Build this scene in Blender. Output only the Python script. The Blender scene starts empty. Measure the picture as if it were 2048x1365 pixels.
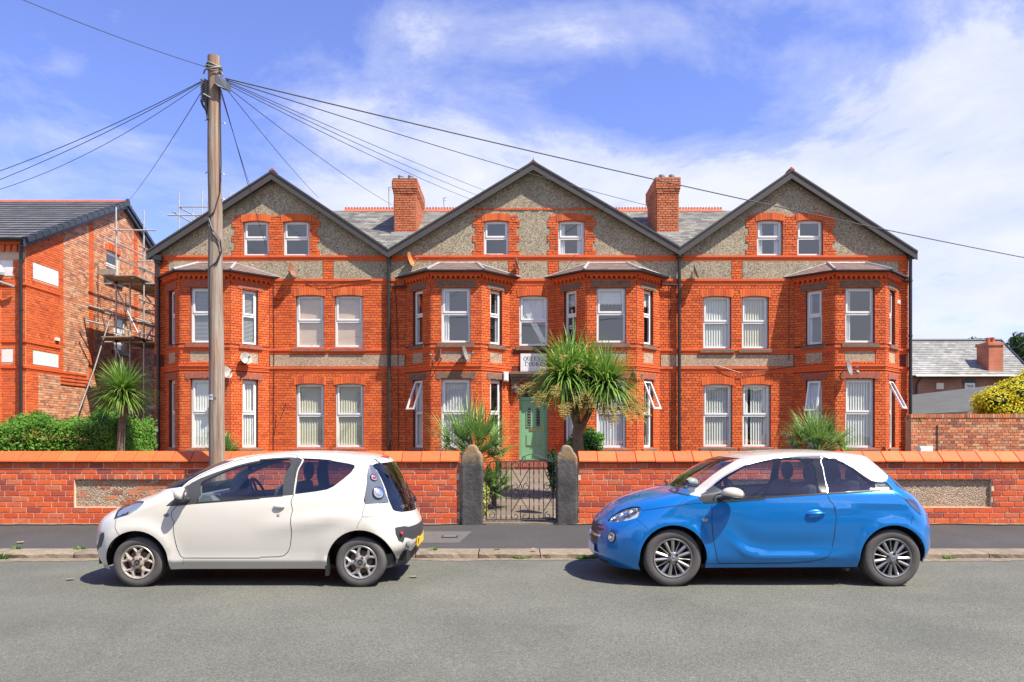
import bpy, bmesh, math, random
from mathutils import Vector, Matrix
from mathutils.geometry import delaunay_2d_cdt
R = math.radians
random.seed(7)
scene = bpy.context.scene
COL = scene.collection

# ---------------------------------------------------------------- camera, sky, sun
FPX, EYE, HOR, CX = 1500.0, 1.6, 870.0, 1024.0      # focal length and horizon measured on the photograph
cam_d = bpy.data.cameras.new('camera')
cam_d.sensor_width = 36.0
cam_d.lens = FPX / 2048 * 36
cam_d.shift_y = (HOR - 682.5) / 2048
cam_d.clip_end = 3000
cam = bpy.data.objects.new('camera', cam_d)
COL.objects.link(cam)
cam.location = (0, 0, EYE)
cam.rotation_euler = (R(90), 0, 0)
scene.camera = cam

SUN = Vector((1.5, -1.0, 2.8)).normalized()         # towards the sun
sun_el = math.asin(SUN.z)
sun_az = math.atan2(SUN.x, SUN.y)                    # clockwise from +Y
world = bpy.data.worlds.new('World')
scene.world = world
world.use_nodes = True
nt = world.node_tree
nt.nodes.clear()
def N(nt, t, **kw):
    n = nt.nodes.new(t)
    for k, v in kw.items():
        if k.startswith('i_'):
            key = k[2:]
            key = int(key) if key.isdigit() else key.replace('_', ' ')
            n.inputs[key].default_value = v
        else:
            setattr(n, k, v)
    return n
def build_world():
    L = nt.links.new
    out = N(nt, 'ShaderNodeOutputWorld')
    bg = N(nt, 'ShaderNodeBackground', i_Strength=0.10)
    sky = N(nt, 'ShaderNodeTexSky', sky_type='NISHITA')
    sky.sun_disc = False
    sky.sun_elevation = sun_el
    sky.sun_rotation = sun_az
    sky.altitude = 0; sky.air_density = 1.0; sky.dust_density = 0.3; sky.ozone_density = 6.0
    tint = N(nt, 'ShaderNodeMix', data_type='RGBA', blend_type='MULTIPLY'); tint.inputs['Factor'].default_value = 1.0
    tint.inputs['B'].default_value = (1.26, 1.06, 1.40, 1)
    L(sky.outputs[0], tint.inputs['A'])
    tc = N(nt, 'ShaderNodeTexCoord')
    sep = N(nt, 'ShaderNodeSeparateXYZ'); L(tc.outputs['Generated'], sep.inputs[0])
    mz = N(nt, 'ShaderNodeMath', operation='MAXIMUM', i_1=0.0); L(sep.outputs['Z'], mz.inputs[0])
    za = N(nt, 'ShaderNodeMath', operation='ADD', i_1=0.22); L(mz.outputs[0], za.inputs[0])
    dx = N(nt, 'ShaderNodeMath', operation='DIVIDE'); L(sep.outputs['X'], dx.inputs[0]); L(za.outputs[0], dx.inputs[1])
    dy = N(nt, 'ShaderNodeMath', operation='DIVIDE'); L(sep.outputs['Y'], dy.inputs[0]); L(za.outputs[0], dy.inputs[1])
    comb = N(nt, 'ShaderNodeCombineXYZ'); L(dx.outputs[0], comb.inputs[0]); L(dy.outputs[0], comb.inputs[1])
    comb.inputs[2].default_value = 1.3
    n1 = N(nt, 'ShaderNodeTexNoise', i_Scale=2.3, i_Detail=12.0, i_Roughness=0.66, i_Distortion=0.3); L(comb.outputs[0], n1.inputs['Vector'])
    n2 = N(nt, 'ShaderNodeTexNoise', i_Scale=0.45, i_Detail=3.0); L(comb.outputs[0], n2.inputs['Vector'])
    acc = N(nt, 'ShaderNodeMath', operation='MULTIPLY_ADD', i_1=0.50, i_2=-0.29); L(n2.outputs[0], acc.inputs[0]); cur = acc.outputs[0]
    # the cloud banks that stood over the roofs that day: (direction seen, extent, density)
    def bank(px, py, sx, sy, w):
        nonlocal cur
        d = Vector(((px-1024)/1500, 1, (870-py)/1500)); 
        yy = N(nt, 'ShaderNodeMath', operation='MAXIMUM', i_1=0.05); L(sep.outputs['Y'], yy.inputs[0])
        q = []
        for o_, c_, e_ in (('X', d.x, sx/1500), ('Z', d.z, sy/1500)):
            r_ = N(nt, 'ShaderNodeMath', operation='DIVIDE'); L(sep.outputs[o_], r_.inputs[0]); L(yy.outputs[0], r_.inputs[1])
            u_ = N(nt, 'ShaderNodeMath', operation='SUBTRACT', i_1=c_); L(r_.outputs[0], u_.inputs[0])
            v_ = N(nt, 'ShaderNodeMath', operation='DIVIDE', i_1=e_); L(u_.outputs[0], v_.inputs[0])
            p_ = N(nt, 'ShaderNodeMath', operation='MULTIPLY'); L(v_.outputs[0], p_.inputs[0]); L(v_.outputs[0], p_.inputs[1]); q.append(p_.outputs[0])
        s_ = N(nt, 'ShaderNodeMath', operation='ADD'); L(q[0], s_.inputs[0]); L(q[1], s_.inputs[1])
        g_ = N(nt, 'ShaderNodeMath', operation='MULTIPLY', i_1=-1.0); L(s_.outputs[0], g_.inputs[0])
        ex = N(nt, 'ShaderNodeMath', operation='EXPONENT'); L(g_.outputs[0], ex.inputs[0])
        m_ = N(nt, 'ShaderNodeMath', operation='MULTIPLY_ADD', i_1=w); L(ex.outputs[0], m_.inputs[0]); L(cur, m_.inputs[2]); cur = m_.outputs[0]
    for b_ in BANKS: bank(*b_)
    # thicker towards the horizon all round, and unseen extra cloud added behind the camera to whiten the light
    w2 = N(nt, 'ShaderNodeMath', operation='MULTIPLY_ADD', i_1=-0.50, i_2=0.06); L(mz.outputs[0], w2.inputs[0])
    bk = N(nt, 'ShaderNodeMapRange', i_1=0.15, i_2=-0.35, i_3=0.0, i_4=0.30); L(sep.outputs['Y'], bk.inputs[0])
    a0 = N(nt, 'ShaderNodeMath', operation='ADD'); L(w2.outputs[0], a0.inputs[0]); L(cur, a0.inputs[1])
    a2 = N(nt, 'ShaderNodeMath', operation='ADD'); L(a0.outputs[0], a2.inputs[0]); L(bk.outputs[0], a2.inputs[1])
    a3 = N(nt, 'ShaderNodeMath', operation='ADD'); L(n1.outputs[0], a3.inputs[0]); L(a2.outputs[0], a3.inputs[1])
    ramp = N(nt, 'ShaderNodeValToRGB')
    e = ramp.color_ramp.elements
    e[0].position = 0.34; e[0].color = (0, 0, 0, 1)
    e[1].position = 0.78; e[1].color = (1, 1, 1, 1)
    m = e.new(0.50); m.color = (0.34, 0.34, 0.34, 1); m = e.new(0.60); m.color = (0.78, 0.78, 0.78, 1)
    L(a3.outputs[0], ramp.inputs[0])
    cc = N(nt, 'ShaderNodeMix', data_type='RGBA'); cc.inputs['A'].default_value = (CLOUD[0]*.86, CLOUD[1]*.89, CLOUD[2]*.98, 1); cc.inputs['B'].default_value = (*CLOUD, 1)
    n3 = N(nt, 'ShaderNodeTexNoise', i_Scale=2.6, i_Detail=7.0, i_Roughness=0.6); L(comb.outputs[0], n3.inputs['Vector'])
    mr3 = N(nt, 'ShaderNodeMapRange', i_1=0.35, i_2=0.65); L(n3.outputs[0], mr3.inputs[0]); L(mr3.outputs[0], cc.inputs['Factor'])
    cl = N(nt, 'ShaderNodeMix', data_type='RGBA'); L(cc.outputs['Result'], cl.inputs['B'])
    L(ramp.outputs[0], cl.inputs['Factor']); L(tint.outputs['Result'], cl.inputs['A'])
    L(cl.outputs['Result'], bg.inputs['Color']); L(bg.outputs[0], out.inputs[0])
CLOUD = (4.95, 5.1, 5.75)
BANKS = [(640,215,140,60,.17),(700,300,120,70,.10),(980,290,240,75,.24),(850,60,150,55,.17),(1180,50,240,80,.29),(1850,330,380,230,.25),(1980,150,160,120,.20),(1500,390,300,80,.20),(720,395,320,50,.16),(1250,360,200,70,.12),(1750,500,400,120,.15),(140,130,60,30,.16),(230,50,50,60,.16),(80,260,160,35,.14),(240,285,100,25,.14),(600,70,60,40,.12),
         (300,130,200,90,-.10),(1330,200,230,60,-.16),(480,40,160,80,-.10),(1650,60,160,50,-.08)]
build_world()
sun_d = bpy.data.lights.new('sun', 'SUN')
sun_d.energy = 4.9; sun_d.angle = R(0.6); sun_d.color = (1.0, 0.92, 0.79)
sun = bpy.data.objects.new('sun', sun_d); COL.objects.link(sun)
sun.rotation_euler = SUN.to_track_quat('Z', 'Y').to_euler()
sun.location = (20, -20, 40)
vs = scene.view_settings
vs.view_transform = 'Standard'; vs.look = 'None'; vs.gamma = 1; vs.use_curve_mapping = False
vs.exposure = 0.92
scene.cycles.use_denoising = True
scene.cycles.max_bounces = 8; scene.cycles.transparent_max_bounces = 16
scene.cycles.caustics_reflective = False; scene.cycles.caustics_refractive = False

# ---------------------------------------------------------------- materials
MAT = {}
def mat(name, col, rough=0.7, metal=0.0, var=None, bump=None, coat=0.0, tones=None, stain=None, spec=0.5, coords='pos', sheen=0.0):
    """var=(scale, amount) fine colour noise; stain=(scale, colour, amount) large marks; tones=list of colours picked per piece; bump=(scale, strength, dist)"""
    m = bpy.data.materials.new(name); m.use_nodes = True
    t = m.node_tree; L = t.links.new
    p = t.nodes['Principled BSDF']
    p.inputs['Roughness'].default_value = rough; p.inputs['Metallic'].default_value = metal
    p.inputs['Specular IOR Level'].default_value = spec
    if coat: p.inputs['Coat Weight'].default_value = coat; p.inputs['Coat Roughness'].default_value = 0.04
    geo = N(t, 'ShaderNodeNewGeometry')
    pos = geo.outputs['Position']
    if coords == 'obj':
        tc = N(t, 'ShaderNodeTexCoord'); pos = tc.outputs['Object']
    cur = None
    if tones:
        at_ = N(t, 'ShaderNodeAttribute', attribute_name='tone')
        oi = N(t, 'ShaderNodeObjectInfo')
        ad = N(t, 'ShaderNodeMath', operation='ADD'); L(at_.outputs['Fac'], ad.inputs[0]); L(oi.outputs['Random'], ad.inputs[1])
        fr = N(t, 'ShaderNodeMath', operation='FRACT'); L(ad.outputs[0], fr.inputs[0])
        rp = N(t, 'ShaderNodeValToRGB'); e = rp.color_ramp.elements
        e[0].color = (*tones[0], 1); e[0].position = 0
        e[1].color = (*tones[-1], 1); e[1].position = 1
        for i, c in enumerate(tones[1:-1]):
            q = e.new((i + 1) / (len(tones) - 1)); q.color = (*c, 1)
        L(fr.outputs[0], rp.inputs[0]); cur = rp.outputs[0]
    def mixc(a, b, fac_out, blend='MIX', fac=None):
        mx = N(t, 'ShaderNodeMix', data_type='RGBA', blend_type=blend)
        if fac_out is not None: L(fac_out, mx.inputs['Factor'])
        else: mx.inputs['Factor'].default_value = fac
        for s, v in (('A', a), ('B', b)):
            if isinstance(v, tuple): mx.inputs[s].default_value = (*v[:3], 1)
            else: L(v, mx.inputs[s])
        return mx.outputs['Result']
    base = cur if cur is not None else tuple(col)
    if var:
        nz = N(t, 'ShaderNodeTexNoise', i_Scale=var[0], i_Detail=4.0, i_Roughness=0.65); L(pos, nz.inputs['Vector'])
        mr = N(t, 'ShaderNodeMapRange', i_1=0.25, i_2=0.75, i_3=1 - var[1], i_4=1 + var[1]); L(nz.outputs[0], mr.inputs[0])
        cb = N(t, 'ShaderNodeCombineColor')
        for k in range(3): L(mr.outputs[0], cb.inputs[k])
        base = mixc(base, cb.outputs[0], None, 'MULTIPLY', 1.0)
    if stain:
        for st in (stain if isinstance(stain, list) else [stain]):
            nz = N(t, 'ShaderNodeTexNoise', i_Scale=st[0], i_Detail=6.0, i_Roughness=0.6, i_Distortion=0.4); L(pos, nz.inputs['Vector'])
            lo = st[3] if len(st) > 3 else 0.5
            mr = N(t, 'ShaderNodeMapRange', i_1=lo, i_2=lo + 0.2, i_3=0.0, i_4=st[2]); L(nz.outputs[0], mr.inputs[0])
            base = mixc(base, tuple(st[1]), mr.outputs[0])
    if isinstance(base, tuple): p.inputs['Base Color'].default_value = (*base[:3], 1)
    else: L(base, p.inputs['Base Color'])
    if bump:
        nz = N(t, 'ShaderNodeTexNoise', i_Scale=bump[0], i_Detail=5.0, i_Roughness=0.6); L(pos, nz.inputs['Vector'])
        b = N(t, 'ShaderNodeBump', i_Strength=bump[1], i_Distance=bump[2] if len(bump) > 2 else 0.01); L(nz.outputs[0], b.inputs['Height'])
        L(b.outputs[0], p.inputs['Normal'])
    MAT[name] = m
    return m
def speckle(name, cols, scale, rough=0.9, bump=0.6, dist=0.006, stain=None):
    """pebbledash or asphalt: every pebble of its own colour"""
    m = bpy.data.materials.new(name); m.use_nodes = True
    t = m.node_tree; L = t.links.new; p = t.nodes['Principled BSDF']
    p.inputs['Roughness'].default_value = rough; p.inputs['Specular IOR Level'].default_value = 0.3
    geo = N(t, 'ShaderNodeNewGeometry')
    v = N(t, 'ShaderNodeTexVoronoi', i_Scale=scale); L(geo.outputs['Position'], v.inputs['Vector'])
    sp = N(t, 'ShaderNodeSeparateColor'); L(v.outputs['Color'], sp.inputs[0])
    rp = N(t, 'ShaderNodeValToRGB'); e = rp.color_ramp.elements
    e[0].color = (*cols[0], 1); e[1].color = (*cols[-1], 1)
    for i, c in enumerate(cols[1:-1]):
        q = e.new((i + 1) / (len(cols) - 1)); q.color = (*c, 1)
    L(sp.outputs[0], rp.inputs[0]); cur = rp.outputs[0]
    nz = N(t, 'ShaderNodeTexNoise', i_Scale=0.9, i_Detail=5.0); L(geo.outputs['Position'], nz.inputs['Vector'])
    mr = N(t, 'ShaderNodeMapRange', i_1=0.3, i_2=0.7, i_3=0.86, i_4=1.12); L(nz.outputs[0], mr.inputs[0])
    cb = N(t, 'ShaderNodeCombineColor')
    for k in range(3): L(mr.outputs[0], cb.inputs[k])
    mx = N(t, 'ShaderNodeMix', data_type='RGBA', blend_type='MULTIPLY'); mx.inputs['Factor'].default_value = 1
    L(cur, mx.inputs['A']); L(cb.outputs[0], mx.inputs['B']); cur = mx.outputs['Result']
    for st in (stain or []):
        nz = N(t, 'ShaderNodeTexNoise', i_Scale=st[0], i_Detail=7.0, i_Roughness=0.65, i_Distortion=0.5)
        if len(st) > 4:
            mp = N(t, 'ShaderNodeMapping'); mp.inputs['Scale'].default_value = st[4]; L(geo.outputs['Position'], mp.inputs[0]); L(mp.outputs[0], nz.inputs['Vector'])
        else: L(geo.outputs['Position'], nz.inputs['Vector'])
        mr = N(t, 'ShaderNodeMapRange', i_1=st[3], i_2=st[3] + 0.18, i_3=0.0, i_4=st[2]); L(nz.outputs[0], mr.inputs[0])
        mx = N(t, 'ShaderNodeMix', data_type='RGBA'); L(mr.outputs[0], mx.inputs['Factor']); L(cur, mx.inputs['A']); mx.inputs['B'].default_value = (*st[1], 1)
        cur = mx.outputs['Result']
    L(cur, p.inputs['Base Color'])
    b = N(t, 'ShaderNodeBump', i_Strength=bump, i_Distance=dist); L(v.outputs['Distance'], b.inputs['Height']); b.invert = True
    L(b.outputs[0], p.inputs['Normal'])
    MAT[name] = m
    return m
def glass(name, tint, refl=0.10, rough=0.0):
    m = bpy.data.materials.new(name); m.use_nodes = True
    t = m.node_tree; L = t.links.new; t.nodes.clear()
    out = N(t, 'ShaderNodeOutputMaterial'); tr = N(t, 'ShaderNodeBsdfTransparent', i_Color=(*tint, 1))
    gl = N(t, 'ShaderNodeBsdfGlossy', i_Roughness=rough, i_Color=(0.95, 0.97, 1, 1))
    lw = N(t, 'ShaderNodeLayerWeight', i_Blend=0.5); pw = N(t, 'ShaderNodeMath', operation='POWER', i_1=5.0); L(lw.outputs['Facing'], pw.inputs[0])
    ad = N(t, 'ShaderNodeMath', operation='MULTIPLY_ADD', i_1=0.9, i_2=refl+.04); ad.use_clamp = True; L(pw.outputs[0], ad.inputs[0])
    geo = N(t, 'ShaderNodeNewGeometry')
    nz = N(t, 'ShaderNodeTexNoise', i_Scale=1.6, i_Detail=1.0); L(geo.outputs['Position'], nz.inputs['Vector'])
    b = N(t, 'ShaderNodeBump', i_Strength=0.05, i_Distance=0.05); L(nz.outputs[0], b.inputs['Height']); L(b.outputs[0], gl.inputs['Normal'])
    mx = N(t, 'ShaderNodeMixShader'); L(ad.outputs[0], mx.inputs[0]); L(tr.outputs[0], mx.inputs[1]); L(gl.outputs[0], mx.inputs[2]); L(mx.outputs[0], out.inputs[0])
    MAT[name] = m
    return m
def leaf(name, a, b_, rough=0.55, trans=0.35):
    """leaves: tone per leaf between two greens, a little light passes through"""
    m = bpy.data.materials.new(name); m.use_nodes = True
    t = m.node_tree; L = t.links.new; p = t.nodes['Principled BSDF']
    at_ = N(t, 'ShaderNodeAttribute', attribute_name='tone')
    mx = N(t, 'ShaderNodeMix', data_type='RGBA'); L(at_.outputs['Fac'], mx.inputs['Factor'])
    mx.inputs['A'].default_value = (*a, 1); mx.inputs['B'].default_value = (*b_, 1)
    L(mx.outputs['Result'], p.inputs['Base Color']); p.inputs['Roughness'].default_value = rough
    p.inputs['Specular IOR Level'].default_value = 0.35
    tl = N(t, 'ShaderNodeBsdfTranslucent'); L(mx.outputs['Result'], tl.inputs['Color'])
    ms = N(t, 'ShaderNodeMixShader', i_0=trans); L(p.outputs[0], ms.inputs[1]); L(tl.outputs[0], ms.inputs[2])
    L(ms.outputs[0], t.nodes['Material Output'].inputs[0])
    MAT[name] = m
    return m

mat('brick_red', None, 0.85, tones=[(.66,.125,.026),(.58,.100,.022),(.72,.150,.032),(.62,.115,.025),(.70,.165,.042),(.44,.075,.025),(.66,.125,.026)], var=(60, .12), bump=(90, .4, .004), stain=[(0.7, (.42,.065,.022), .45, .52), (3, (.56,.20,.085), .35, .60), (1.7, (.26,.065,.035), .5, .60)])
mat('mortar_red', (.15,.036,.020), 0.95, var=(30, .2))
mat('brick_garden', None, 0.85, tones=[(.66,.115,.028),(.60,.095,.024),(.46,.066,.028),(.70,.14,.036),(.63,.105,.027),(.30,.060,.040),(.60,.17,.075),(.58,.09,.025),(.66,.115,.028)], var=(25, .18), bump=(60, .7, .006), stain=[(6, (.66,.42,.31), .75, .60), (16, (.16,.07,.05), .6, .64), (1.2, (.40,.075,.04), .5, .56)])
mat('brick_tan', None, 0.9, tones=[(.62,.27,.14),(.50,.19,.10),(.70,.40,.24),(.34,.15,.10),(.68,.27,.12),(.62,.42,.28),(.26,.13,.09),(.62,.27,.14)], var=(25, .25), bump=(60,.6,.006), stain=[(1.1, (.18,.10,.075), .5, .60), (2.5, (.66,.50,.37), .45, .60)])
mat('mortar_tan', (.55,.42,.31), 0.95, var=(15,.25))
mat('mortar_light', (.70,.52,.38), 0.95, var=(25, .25), bump=(60, .6, .006), stain=[(3, (.40,.27,.20), .6, .58)])
mat('brick_pale', None, 0.9, tones=[(.50,.36,.22), (.48,.28,.18), (.55,.40,.26)], var=(25, .18), bump=(60, .7, .006))
mat('brick_old', None, 0.9, tones=[(.56,.19,.085),(.44,.14,.07),(.62,.29,.15),(.30,.10,.06),(.66,.22,.09),(.58,.34,.20),(.22,.09,.06),(.56,.19,.085)], var=(25, .25), bump=(60, .6, .006), stain=[(1.1, (.12,.065,.05), .5, .56), (2.5, (.52,.38,.27), .45, .60)])
mat('mortar_old', (.42,.30,.21), 0.95, var=(15, .25), stain=[(1.2, (.15,.10,.08), .7, .55)])
mat('coping_clay', None, 0.7, tones=[(.66,.115,.022),(.60,.098,.020),(.70,.135,.028),(.62,.095,.020),(.66,.115,.022)], var=(12, .10), bump=(80, .25, .004), stain=[(6, (.66,.30,.18), .35, .62)])
mat('moulding_red', (.64,.108,.025), 0.8, var=(20, .15), bump=(60, .4, .004), stain=[(2.5, (.42,.06,.022), .5, .56)])
mat('stone_sill', (.17,.115,.085), 0.9, var=(12, .3), bump=(40, .6, .008), stain=[(3, (.40,.17,.09), .6, .56), (7, (.06,.05,.045), .6, .58)])
mat('stone_red', (.33,.10,.065), 0.9, var=(12, .3), bump=(40, .6, .008), stain=[(3, (.17,.10,.075), .5, .56)])
speckle('pebbledash', [(.13,.105,.08),(.30,.25,.17),(.44,.38,.26),(.23,.19,.13),(.50,.45,.34),(.17,.14,.11)], 34, stain=[(1.1, (.17,.145,.11), .45, .54), (3.2, (.12,.10,.085), .35, .60, (1.5,1.5,.5))])
speckle('pebbledash_fresh', [(.17,.11,.09),(.42,.30,.20),(.55,.44,.31),(.30,.19,.14),(.50,.38,.28)], 48, stain=[(2.5, (.36,.26,.2), .4, .55)])
mat('white_render', (.74,.73,.72), 0.85, var=(40, .08), bump=(90, .8, .006))
mat('upvc', (.80,.80,.79), 0.35, var=(3, .03))
mat('rubber', (.02,.02,.02), 0.6)
mat('barge', (.058,.053,.050), 0.5, var=(6, .12), stain=[(5, (.16,.15,.14), .3, .62)])
mat('soffit_blue', (.030,.055,.095), 0.4, var=(8, .1))
mat('pipe_black', (.022,.022,.024), 0.35, var=(20, .2))
mat('lead', (.34,.35,.36), 0.55, var=(8, .2), stain=[(5, (.18,.18,.18), .5, .55)])
mat('slate', None, 0.6, tones=[(.15,.15,.135),(.22,.22,.195),(.10,.10,.095),(.19,.20,.165),(.28,.27,.23),(.125,.115,.11),(.15,.15,.135)], var=(14, .2), bump=(30, .5, .006), stain=[(1.5, (.30,.31,.27), .5, .55)])
mat('slate_purple', None, 0.6, tones=[(.22,.15,.14),(.28,.20,.18),(.17,.12,.115),(.25,.19,.16),(.22,.15,.14)], var=(14, .2), bump=(30, .5, .006))
mat('tile_grey', None, 0.5, tones=[(.115,.115,.115),(.14,.14,.138),(.10,.10,.105),(.13,.125,.12)], var=(10, .2), bump=(40, .4, .005))
mat('tile_dark', (.035,.042,.05), 0.35, var=(12, .2))
mat('ridge_clay', (.46,.11,.055), 0.8, var=(10, .25), bump=(40, .4, .005), stain=[(4, (.25,.08,.05), .6, .5)])
mat('interior', (.42,.39,.35), 0.9)
mat('blind_white', (.78,.80,.74), 0.8, var=(3, .06))
mat('blind_cream', (.74,.72,.56), 0.8, var=(3, .06))
mat('blind_tan', (.62,.45,.32), 0.8, var=(4, .1))
mat('blind_grey', (.34,.35,.36), 0.7)
mat('net', (.66,.68,.70), 0.9, var=(5, .08))
glass('window_glass', (.97, .99, .98), 0.12)
glass('car_glass', (.80, .88, .86), 0.035)
glass('car_glass_dark', (.46, .50, .53), 0.05)
glass('lamp_glass', (.93, .95, .97), 0.03)
mat('door_green', (.20,.41,.22), 0.45, var=(4, .05), coat=.1)
mat('brass', (.62,.46,.18), 0.3, metal=.9)
mat('chrome', (.72,.73,.74), 0.12, metal=1.0)
mat('dish_grey', (.22,.22,.22), 0.5, var=(10,.15))
mat('dish_rust', (.28,.12,.07), 0.7, var=(14,.3))
mat('dish_orange', (.50,.20,.06), 0.6, var=(14,.3))
mat('dish_white', (.36,.33,.30), 0.6, var=(14,.2))
mat('sign_white', (.70,.72,.74), 0.5, var=(4, .05))
mat('ink', (.02,.02,.02), 0.6)
mat('paint_white', (.78,.78,.76), 0.6)
speckle('asphalt', [(.066,.067,.055),(.118,.122,.100),(.154,.158,.132),(.092,.094,.078),(.134,.138,.115),(.21,.21,.175)], 120, stain=[(.35, (.075,.079,.07), .35, .5, (1,.35,1)), (1.4, (.062,.064,.058), .35, .6), (.8, (.045,.045,.042), .55, .64, (.5,1.6,1)), (.12, (.125,.129,.115), .45, .52, (.5,2.5,1))], bump=.7, dist=.006)
speckle('asphalt_pavement', [(.042,.041,.041),(.062,.060,.059),(.051,.050,.049),(.078,.075,.073)], 120, stain=[(1.2, (.085,.082,.076), .4, .56), (5, (.036,.036,.035), .3, .58)], bump=.35, dist=.003)
mat('kerb_stone', None, .9, tones=[(.215,.175,.125),(.235,.19,.14),(.20,.16,.115),(.225,.18,.13)], var=(14, .25), bump=(35, .8, .012), stain=[(4, (.12,.10,.075), .7, .50)])
mat('path_stone', None, .9, tones=[(.165,.130,.094),(.14,.11,.08),(.185,.145,.105),(.155,.12,.09)], var=(12, .2), bump=(40, .6, .006), stain=[(3, (.2,.155,.12), .5, .54)])
mat('dirt', (.19,.15,.105), .95, var=(10, .4), bump=(25, 1, .02), stain=[(6, (.34,.27,.19), .6, .52)])
mat('soil', (.09,.075,.045), .95, var=(8, .4), bump=(20, 1, .03), stain=[(1.5, (.08,.12,.035), .8, .5)])
mat('post_stone', (.070,.067,.066), .9, var=(10, .3), bump=(22, 1, .015), stain=[(2.5, (.13,.12,.11), .5, .55)])
mat('iron', (.03,.027,.027), .5, metal=.3, var=(30, .3))
mat('steel_tube', (.46,.47,.46), .45, metal=.35, var=(6, .25), stain=[(9, (.22,.17,.13), .5, .58)])
mat('plank', (.30,.25,.19), .85, var=(8, .25))
mat('rubber_tyre', (.085,.08,.078), .85, var=(9, .22), bump=(60, .3, .003))
mat('alloy', (.50,.49,.47), .35, metal=.75, var=(12, .12))
mat('alloy_dirty', (.52,.46,.40), .45, metal=.55, var=(12, .2), stain=[(14, (.26,.17,.11), .5, .58)])
mat('brake_rust', (.17,.10,.07), .7, metal=.3, var=(15, .3))
mat('hub_black', (.012,.012,.013), .6)
mat('car_white', (.62,.60,.54), .28, coat=.6, var=(2.5, .02))
mat('car_cream', (.53,.50,.42), .26, coat=.8)
mat('car_blue', (.002,.20,.62), .28, metal=.45, coat=1.0)
mat('car_plastic', (.045,.047,.052), .5, var=(20, .1))
mat('car_gloss_black', (.012,.012,.014), .12, coat=.5)
mat('seat', (.085,.088,.10), .9)
mat('dash', (.16,.175,.20), .6)
mat('lamp_inner', (.60,.60,.60), .2, metal=.8)
mat('lamp_red', (.45,.02,.02), .2, coat=.5)
mat('lamp_smoke', (.10,.12,.15), .15, coat=1)
mat('plate_yellow', (.75,.52,.03), .5)
mat('door_lead_glass', (.02,.022,.022), .2)
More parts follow.
